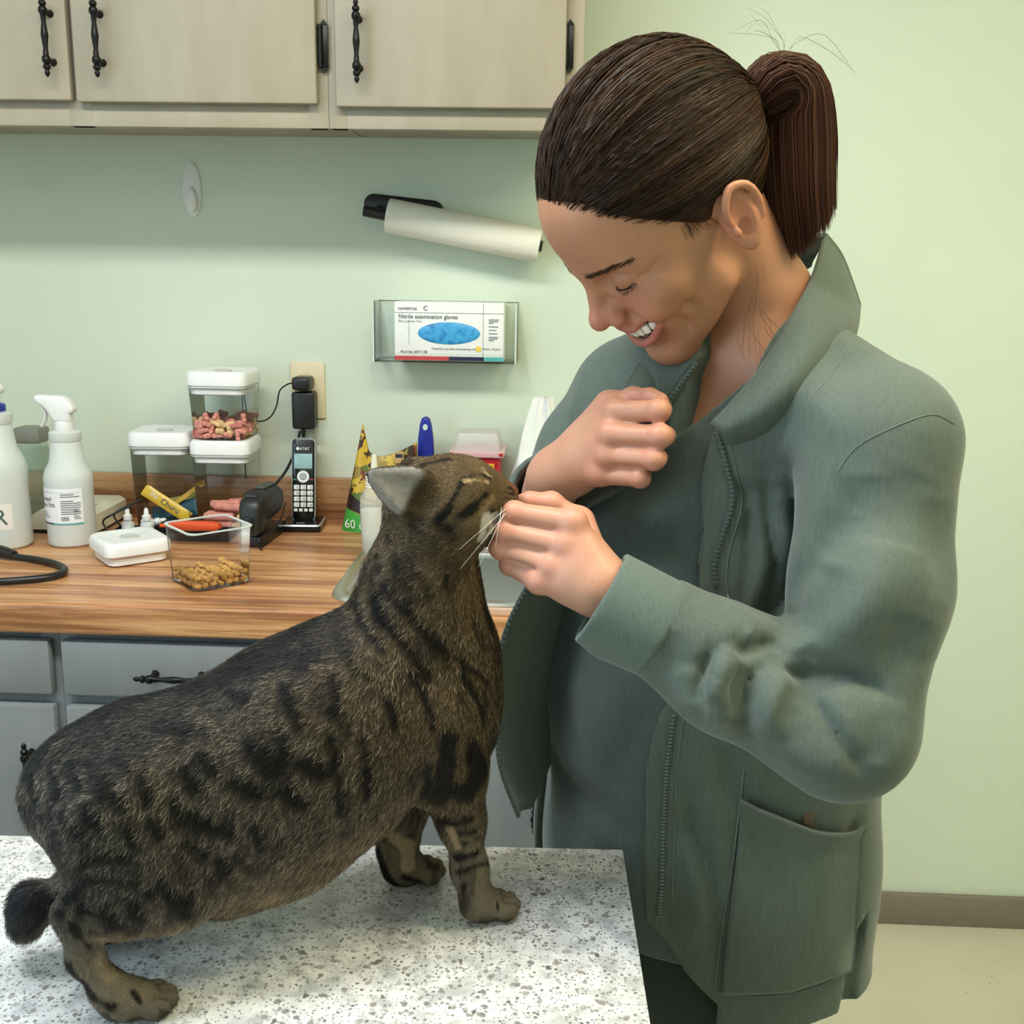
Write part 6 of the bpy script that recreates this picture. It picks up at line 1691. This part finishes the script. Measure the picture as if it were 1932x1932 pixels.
# scrub top
SCC = [(at(1320, 900, 1.085), .105, .80), (at(1290, 1010, 1.10), .140, .77), (at(1268, 1280, 1.128), .152, .79), (at(1268, 1600, 1.158), .162, .80), (at(1275, 1790, 1.165), .168, .80)]
def torso(sd, grow=0.0, k=.03):
    for (a, ra, fa), (b, rb, fb) in zip(SCC, SCC[1:]): sd.cone(a, b, ra + grow, rb + grow, k, 'u', (BN, (fa + fb) / 2))
SH_L = (at(1470, 700, 1.045), S_L - BS * .01); SH_R = (at(1345, 700, 1.09), S_R + BS * .01)
CHC = at(1355, 845, 1.085); CHR = np.array([BS, [0, 0, 1.], BN])
ST = Sdf(); torso(ST)
ST.ell(CHC, (.138, .112, .093), CHR, .03)
ST.chain(list(SH_L), [.055, .05], .05); ST.chain(list(SH_R), [.055, .05], .05)
SCRUB_FOLDS = [([(1250, 870), (1190, 950), (1160, 1010)], .006, .016, False), ([(1110, 1010), (1180, 1045), (1280, 1010)], .007, .018, False), ([(1000, 1300), (1060, 1450), (1160, 1560)], .008, .020, False), ([(1020, 1210), (1050, 1350), (1110, 1500)], -.006, .022, False), ([(1180, 960), (1250, 980), (1310, 930)], -.005, .018, False), ([(1230, 1330), (1180, 1420), (1160, 1500)], .006, .02, False), ([(1085, 1180), (1060, 1300), (1100, 1450)], .005, .02, False), ([(1150, 1090), (1230, 1060), (1300, 1000)], .005, .014, False)]
folds(ST, SCRUB_FOLDS)
ST.add(chest_cut(ST, [(1318, 660), (1263, 838), (1290, 810), (1345, 768), (1440, 690), (1530, 470), (1400, 430)]), .004, 's')
ST.add(lambda p: (.69 - p[:, 2]), .01, 'i')
sv, sq = surface_nets(ST, (-.12, .74, .66), (.50, 1.42, 1.42), .0055)
scrub = pobj('scrub_top', sv, sq, [M_SCR])
# trousers
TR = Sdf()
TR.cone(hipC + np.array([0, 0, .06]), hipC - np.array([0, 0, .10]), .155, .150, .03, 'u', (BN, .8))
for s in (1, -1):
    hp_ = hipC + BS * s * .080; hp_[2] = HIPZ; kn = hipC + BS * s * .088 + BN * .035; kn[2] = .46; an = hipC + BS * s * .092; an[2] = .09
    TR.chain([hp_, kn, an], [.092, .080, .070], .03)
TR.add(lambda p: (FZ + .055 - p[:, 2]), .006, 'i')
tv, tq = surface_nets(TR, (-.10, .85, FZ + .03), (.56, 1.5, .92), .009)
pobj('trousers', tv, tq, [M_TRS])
for s in (1, -1):
    an = hipC + BS * s * .09; an[2] = .0
    sh_o = MB().rrect([(.050, .13, .001, .045), (.052, .134, .012, .046), (.050, .132, .024, .045), (.044, .120, .050, .042), (.036, .085, .075, .034)], .045, seg=6)
    rot = Matrix(((BS[0], BN[0], 0, 0), (BS[1], BN[1], 0, 0), (0, 0, 1, 0), (0, 0, 0, 1)))
    sh_o._x(sh_o.b.verts, tuple(an + BN * .045 - PO + np.array([0, 0, FZ])), rot)
    sh_o.build('shoe', M_PBLK, PERSON)
# jacket body: torso grown outward and a looser left side, opened down the front
JK = Sdf(); torso(JK, .012)
JK.ell(CHC, (.152, .116, .104), CHR, .03)
JT = [(at(1435, 880, 1.09), .118), (at(1420, 1010, 1.10), .150), (at(1402, 1300, 1.135), .160), (at(1378, 1600, 1.155), .168), (at(1372, 1930, 1.165), .174)]
for (a, ra), (b, rb) in zip(JT, JT[1:]): JK.cone(a, b, ra, rb, .03, 'u', (BN, .84))
JK.chain(list(SH_L), [.066, .068], .05); JK.chain(list(SH_R), [.064, .060], .05)
folds(JK, [(c8([(1010, -200), (1040, 30), (1060, 180), (1000, 330)]), .020, .014, True), (c8([(1100, -220), (1120, -60), (1140, 20), (1130, 130), (1060, 250), (1010, 350)]), .024, .014, True), (c8([(1070, -160), (1090, 0), (1095, 150)]), -.010, .014, False), (c8([(900, -180), (960, -100), (970, 100), (930, 280)]), .014, .016, True), (c8([(960, -140), (1000, -20), (1010, 120), (970, 300)]), -.009, .016, False),
           (c8([(745, 900), (765, 970), (745, 1040), (800, 1150), (830, 1280), (840, 1450), (835, 1600)]), .013, .016, True), (c8([(790, 900), (840, 1020), (870, 1150), (860, 1350)]), -.012, .018, False), (c8([(740, 1050), (770, 1200), (800, 1400)]), -.011, .018, False), (c8([(700, 1330), (660, 1400), (760, 1560)]), .006, .016, False), (c8([(875, 780), (900, 900), (930, 960)]), .006, .012, False), (c8([(1340, 1000), (1330, 1200), (1300, 1400)]), .007, .016, False), (c8([(1300, 1330), (1330, 1480), (1340, 1600)]), .008, .014, False),
           ([(1560, 640), (1600, 700), (1660, 730)], .006, .016, False), ([(1480, 720), (1560, 780), (1590, 860)], -.006, .02, False), ([(1500, 800), (1560, 860), (1570, 960)], .007, .018, False)])
OPEN = [(1318, 670), (1255, 762), (1235, 810), (1160, 930), (1060, 985), (900, 1000), (870, 1700), (880, 2050), (1345, 2050), (1350, 1900), (1300, 1850), (1245, 1770), (1216, 1740), (1212, 1600), (1216, 1450), (1240, 1350), (1300, 1250), (1355, 1180), (1322, 1150), (1312, 1060), (1322, 1000), (1318, 900), (1342, 812), (1420, 705), (1480, 600), (1528, 470), (1480, 420), (1380, 420)]
JK.add(chest_cut(JK, OPEN), .004, 's')
# left sleeve over the front
def sleeve(sd, P, R, k=.03): sd.chain(P, R, k)
mU = S_L + (E_L - S_L) * .5
SV = Sdf()
SV.chain([S_L + np.array([-.01, 0, .0]), mU + np.array([.004, 0, 0]), E_L + np.array([.004, .002, .012])], [.0690, .0660, .0590], .02)
fm = E_L + (W_L - E_L) * .45
SV.chain([E_L, fm - np.array([0, 0, .004]), E_L + (W_L - E_L) * .80 - np.array([0, 0, .004])], [.0600, .0520, .0450], .025)
folds(SV, [(c8([(1080, 420), (1110, 470), (1180, 495), (1300, 505), (1400, 540), (1470, 590)]), .028, .015, True), (c8([(1165, 490), (1190, 580), (1250, 690), (1320, 800), (1385, 880)]), .015, .015, True), (c8([(1175, 500), (1255, 600), (1335, 720), (1380, 860)]), .006, .012, False), (c8([(1230, 560), (1300, 680), (1350, 800)]), -.010, .013, False), (c8([(1095, 450), (1010, 500), (960, 580), (945, 680), (960, 770), (1020, 830)]), .026, .016, True), (c8([(1110, 480), (1060, 560), (1030, 650), (1050, 740)]), -.014, .018, False), (c8([(1150, 520), (1120, 600), (1130, 690)]), .007, .012, False),
           (c8([(940, 350), (950, 420), (1040, 400), (1095, 430)]), .018, .013, True), (c8([(870, 400), (810, 460), (780, 560), (790, 620)]), .018, .014, True), (c8([(900, 420), (860, 520), (840, 620)]), -.010, .018, False), (c8([(770, 480), (755, 560), (760, 640)]), -.008, .016, False), (c8([(700, 350), (690, 430), (720, 520)]), .005, .014, False), (c8([(960, 480), (920, 560), (910, 660)]), .012, .014, True), (c8([(800, 640), (880, 640), (950, 600)]), -.007, .018, False), (c8([(560, 450), (700, 560), (830, 640)]), .004, .020, False),
           (c8([(1080, 340), (1110, 220), (1200, 60), (1290, -80)]), .009, .014, False), (c8([(1450, 20), (1400, 200), (1300, 330), (1180, 420)]), -.013, .026, False), (c8([(1250, 120), (1200, 250), (1130, 370)]), .011, .02, False), (c8([(1560, 300), (1500, 430), (1400, 500)]), .011, .022, False), (c8([(1350, -200), (1330, -60), (1260, 120)]), .008, .02, False), (c8([(1560, -220), (1500, -60), (1470, 60)]), .007, .024, False), (c8([(1640, -120), (1640, 80), (1620, 260)]), .007, .02, False), (c8([(1480, 620), (1430, 740), (1380, 820)]), .005, .02, False), (c8([(1580, 100), (1590, 300), (1560, 480)]), -.005, .025, False), (c8([(1050, 760), (1180, 820), (1330, 860)]), -.006, .02, False)])
JK.add(SV, .012, 'u', (S_L + W_L) / 2, .42)
# left cuff
cdir = (W_L - E_L) / np.linalg.norm(W_L - E_L); cpt = at(1140, 1113, .893)
CF = Sdf()
CF.cone(cpt - cdir * .055 - np.array([0, 0, .004]), cpt + cdir * .01 - np.array([0, 0, .009]), .0445, .0445, 0)
CF.cone(cpt - cdir * .03 - np.array([0, 0, .03]), cpt - cdir * .004 - np.array([0, 0, .046]), .020, .012, .02)
CF.add(lambda p: (p - cpt) @ cdir, .002, 'i')
CF.add(lambda p: -((p - cpt) @ cdir) - .062, .002, 'i')
CF.cone(cpt - cdir * .04 - np.array([0, 0, .004]), cpt + cdir * .05 - np.array([0, 0, .009]), .0375, .0380, .002, 's')
_cc = Sdf().cone(cpt - cdir * .09, cpt + cdir * .06, .060, .060, 0)
JK.add(lambda p: np.maximum(_cc(p), -((p - cpt) @ cdir) - .052), .003, 's', cpt, .14)
# right sleeve, behind the fist
RS = Sdf()
RS.chain([S_R + np.array([0, 0, -.005]), at(1112, 850, 1.155), E_R], [.060, .053, .050], .02); RS.chain([E_R, at(1040, 945, 1.10), W_R - (W_R - E_R) * .12], [.050, .045, .040], .02)
rdir = (W_R - E_R) / np.linalg.norm(W_R - E_R); rpt = W_R - (W_R - E_R) * .22
folds(RS, [([(1185, 660), (1150, 720), (1120, 790)], .005, .014, False), ([(1160, 640), (1200, 690), (1190, 720)], -.007, .012, False), ([(1140, 640), (1110, 720), (1075, 800)], -.005, .014, False)])
RS.add(lambda p: np.where(np.linalg.norm(p - rpt, axis=1) < .060, (p - rpt) @ rdir, -1.), .002, 'i')
RS.cone(rpt - rdir * .05, rpt + rdir * .06, .036, .036, .002, 's')
JK.add(RS, .012, 'u', (S_R + W_R) / 2, .34)
# hem, side slit
JK.add(lambda p: (.632 - p[:, 2] + .02 * np.sin((p @ BS) * 14)), .004, 'i')
slit = trace(JK, 1612, 1760)
if slit is not None: JK.cone(slit + np.array([0, 0, .02]) - BN * .01, slit - np.array([0, 0, .16]) + BS * .0, .004, .020, .004, 's')
jv, jq = surface_nets(JK, (-.12, .70, .61), (.56, 1.46, 1.44), .0038)
jv = relax(jv, jq, 1, .2)
jacket = pobj('jacket', jv, jq, [M_JKT])
cfv, cfq = surface_nets(CF, cpt - .09, cpt + .09, .0025)
pobj('cuff', cfv, cfq, [M_CUFF], jacket)
jb = BVHTree.FromPolygons([tuple(x) for x in np.concatenate([jv, cfv])], [tuple(map(int, x)) for x in np.concatenate([jq, cfq + len(jv)])])
def jhit(x, y, out=.002):
    d = Vector(ray(x, y)).normalized(); h = jb.ray_cast(Vector(CAM), d)
    if h[0] is None: return None
    nr = h[1] if h[1].dot(d) < 0 else -h[1]
    return np.array(h[0] + nr * out)
def sheet(name, rows, th, m, parent=jacket, nu=20, nv=20, loc=PO):
    """cloth sheet through a grid of room points, with thickness"""
    G = np.array([[np.array(q) for q in r_] for r_ in rows]); a, b = G.shape[:2]
    def up(X, n, ax):
        X = np.moveaxis(X, ax, 0); out = np.array([np.array([np.array(q) for q in bez([tuple(v) for v in X[:, j]], 8)]) for j in range(X.shape[1])])
        out = np.moveaxis(out, 1, 0); i = np.linspace(0, len(out) - 1, n + 1); i0 = np.clip(i.astype(int), 0, len(out) - 2); w_ = (i - i0)[:, None, None]
        return np.moveaxis(out[i0] * (1 - w_) + out[i0 + 1] * w_, 0, ax)
    G = up(up(G, nu, 0), nv, 1)
    du = np.gradient(G, axis=0); dv_ = np.gradient(G, axis=1); nr = np.cross(du, dv_); nr /= np.linalg.norm(nr, axis=2, keepdims=True) + 1e-12
    V = np.concatenate([(G + nr * th / 2).reshape(-1, 3), (G - nr * th / 2).reshape(-1, 3)]) - loc
    W1 = nv + 1; N0 = (nu + 1) * W1; F = []
    for i in range(nu):
        for j in range(nv):
            k0 = i * W1 + j; F.append((k0, k0 + 1, k0 + W1 + 1, k0 + W1)); F.append((N0 + k0, N0 + k0 + W1, N0 + k0 + W1 + 1, N0 + k0 + 1))
    for i in range(nu): 
        for j in (0, nv): k0 = i * W1 + j; F.append((k0, k0 + W1, N0 + k0 + W1, N0 + k0))
    for j in range(nv):
        for i in (0, nu): k0 = i * W1 + j; F.append((k0, k0 + 1, N0 + k0 + 1, N0 + k0))
    o = pydata(name, V, F, m, parent)
    return o
# collar: stands at the nape and folds open down the left front
sheet('collar', [[at(1556, 442, 1.10), at(1585, 480, 1.10), at(1605, 530, 1.10), at(1620, 575, 1.11)],
                 [at(1538, 505, 1.04), at(1570, 545, 1.03), at(1598, 590, 1.02), at(1612, 630, 1.035)],
                 [at(1500, 585, .99), at(1540, 620, .97), at(1565, 665, .968), at(1575, 700, .99)],
                 [at(1452, 672, .965), at(1490, 705, .94), at(1512, 745, .945), at(1515, 775, .975)],
                 [at(1395, 745, .96), at(1430, 775, .94), at(1445, 810, .952), at(1445, 840, .985)],
                 [at(1342, 800, .965), at(1362, 815, .955), at(1375, 835, .968), at(1385, 855, .99)]], .005, M_JKT)
sheet('collar', [[at(1556, 442, 1.10), at(1545, 470, 1.16), at(1530, 500, 1.18)], [at(1480, 470, 1.17), at(1475, 500, 1.19), at(1470, 540, 1.19)], [at(1360, 560, 1.15), at(1345, 580, 1.16), at(1330, 610, 1.16)], [at(1325, 660, 1.09), at(1300, 655, 1.10), at(1275, 660, 1.11)], [at(1290, 710, 1.05), at(1250, 690, 1.05), at(1215, 680, 1.06)], [at(1256, 762, 1.02), at(1215, 745, 1.02), at(1180, 735, 1.03)]], .005, M_JKT)
# right front panel hanging open
sheet('open_front_panel', [[at(1078, 972, 1.045), at(1090, 985, 1.075), at(1150, 1000, 1.12)], [at(1035, 1050, 1.04), at(1060, 1060, 1.075), at(1130, 1070, 1.13)], [at(992, 1110, 1.04), at(1025, 1130, 1.07), at(1110, 1150, 1.14)], [at(948, 1210, 1.045), at(985, 1235, 1.07), at(1080, 1250, 1.15)], [at(940, 1330, 1.05), at(970, 1345, 1.075), at(1060, 1360, 1.15)], [at(942, 1440, 1.05), at(965, 1450, 1.075), at(1030, 1460, 1.14)], [at(978, 1540, 1.055), at(982, 1530, 1.075), at(1000, 1525, 1.11)]], .004, M_JKT)
# patch pocket
prow = []
for v_ in np.linspace(0, 1, 9):
    row = []
    for u_ in np.linspace(0, 1, 9):
        xt = 1398 + (1622 - 1398) * u_; yt = np.interp(u_, [0, .5, .66, .85, 1], [1500, 1548, 1560, 1562, 1545]); xb = 1362 + (1606 - 1362) * u_; yb = np.interp(u_, [0, .5, 1], [1872, 1866, 1826])
        x, y = xt + (xb - xt) * v_, yt + (yb - yt) * v_
        q = jhit(x, y, .0045 + .006 * (v_ < .05))
        row.append(q if q is not None else at(x, y, .98))
    prow.append(row)
pocket = sheet('pocket', prow, .003, M_JKT, jacket, 24, 24)
MB().box((0, 0, 0), (.012, .008, .024), .003).build('pen_tip', mat('brown_leather', S(70, 54, 38), .5), jacket, tuple(at(1525, 1556, .985) * 0 + (jhit(1522, 1553, .001) if jhit(1522, 1553) is not None else at(1525, 1556, .98)) - PO))
# strips: placket edges, zips, seams
def strip_on(name, pts, w, out, m, teeth=False, parent=jacket):
    P = [np.array(q) for q in bez([(x, y, 0) for x, y in pts], 14)]
    Q = [jhit(q[0], q[1], out) for q in P]; Q = [q for q in Q if q is not None]
    if len(Q) < 3: return None
    Q = np.array(Q)
    for _ in range(2): Q[1:-1] = (Q[:-2] + 2 * Q[1:-1] + Q[2:]) / 4
    b = MB().tube([tuple(q - PO) for q in Q], w, 6)
    if teeth:
        L = np.r_[0, np.cumsum(np.linalg.norm(np.diff(Q, axis=0), axis=1))]
        for s_ in np.arange(.002, L[-1], .0042):
            c = np.array([np.interp(s_, L, Q[:, i]) for i in range(3)]); v = (CAM - c); v /= np.linalg.norm(v)
            b.box(tuple(c + v * w * .7 - PO), (.0046, .0030, .0022))
    o = b.build(name, m, parent)
    if teeth: o['kind'] = 'stuff'
    return o
strip_on('zipper', [(1352, 815), (1368, 870), (1380, 945), (1358, 1020), (1348, 1060), (1348, 1085), (1350, 1105)], .0022, .0012, M_ZIP, True)
strip_on('zipper', [(1272, 1345), (1258, 1450), (1252, 1560), (1250, 1660), (1244, 1728)], .0022, .0012, M_ZIP, True)
strip_on('zipper', [(1312, 682), (1285, 720), (1260, 756)], .0022, .0012, M_ZIP, True)
strip_on('placket_seam', [(1372, 820), (1392, 900), (1398, 960), (1378, 1030), (1370, 1090), (1374, 1130)], .0009, .0004, M_SEAM)
strip_on('placket_seam', [(1290, 1350), (1278, 1450), (1272, 1600), (1268, 1700)], .0009, .0004, M_SEAM)
strip_on('shoulder_seam', [(1580, 890), (1620, 840), (1700, 800), (1760, 782), (1800, 800)], .0007, .0001, M_SEAM)
strip_on('shoulder_seam', [(1600, 520), (1610, 600), (1585, 680), (1540, 740)], .0007, .0001, M_SEAM)
strip_on('pocket_seam', [(1404, 1450), (1385, 1600), (1365, 1740), (1348, 1868)], .0011, .0006, M_SEAM)
strip_on('hem_seam', [(1350, 1872), (1440, 1880), (1540, 1862), (1612, 1820)], .0009, .0004, M_SEAM)
PQ = [np.array(q) for q in bez([tuple(q) for q in (at(1078, 972, 1.043), at(1035, 1050, 1.038), at(992, 1110, 1.038), at(948, 1210, 1.043), at(940, 1330, 1.048), at(942, 1440, 1.048), at(978, 1540, 1.053))], 10)]
zb = MB().tube([tuple(q - PO) for q in PQ], .0022, 6)
for q in PQ[::1]:
    v = CAM - q; v /= np.linalg.norm(v); zb.box(tuple(q + v * .0015 - PO), (.0046, .0030, .0022))
zz = zb.build('zipper', M_ZIP, jacket); zz['kind'] = 'stuff'
# the treat between finger and thumb
tr_ = empty('cat_treat', tuple(A(968, 962, .952)), 0, 'small brown treat held between finger and thumb at the cat mouth', 'treat')
MB().lathe([(0, -.006), (.004, -.005), (.0048, 0), (.004, .005), (0, .006)], 10, rot=Matrix.Rotation(1.2, 4, 'Y')).build('treat_piece', M_BIS[2], tr_)
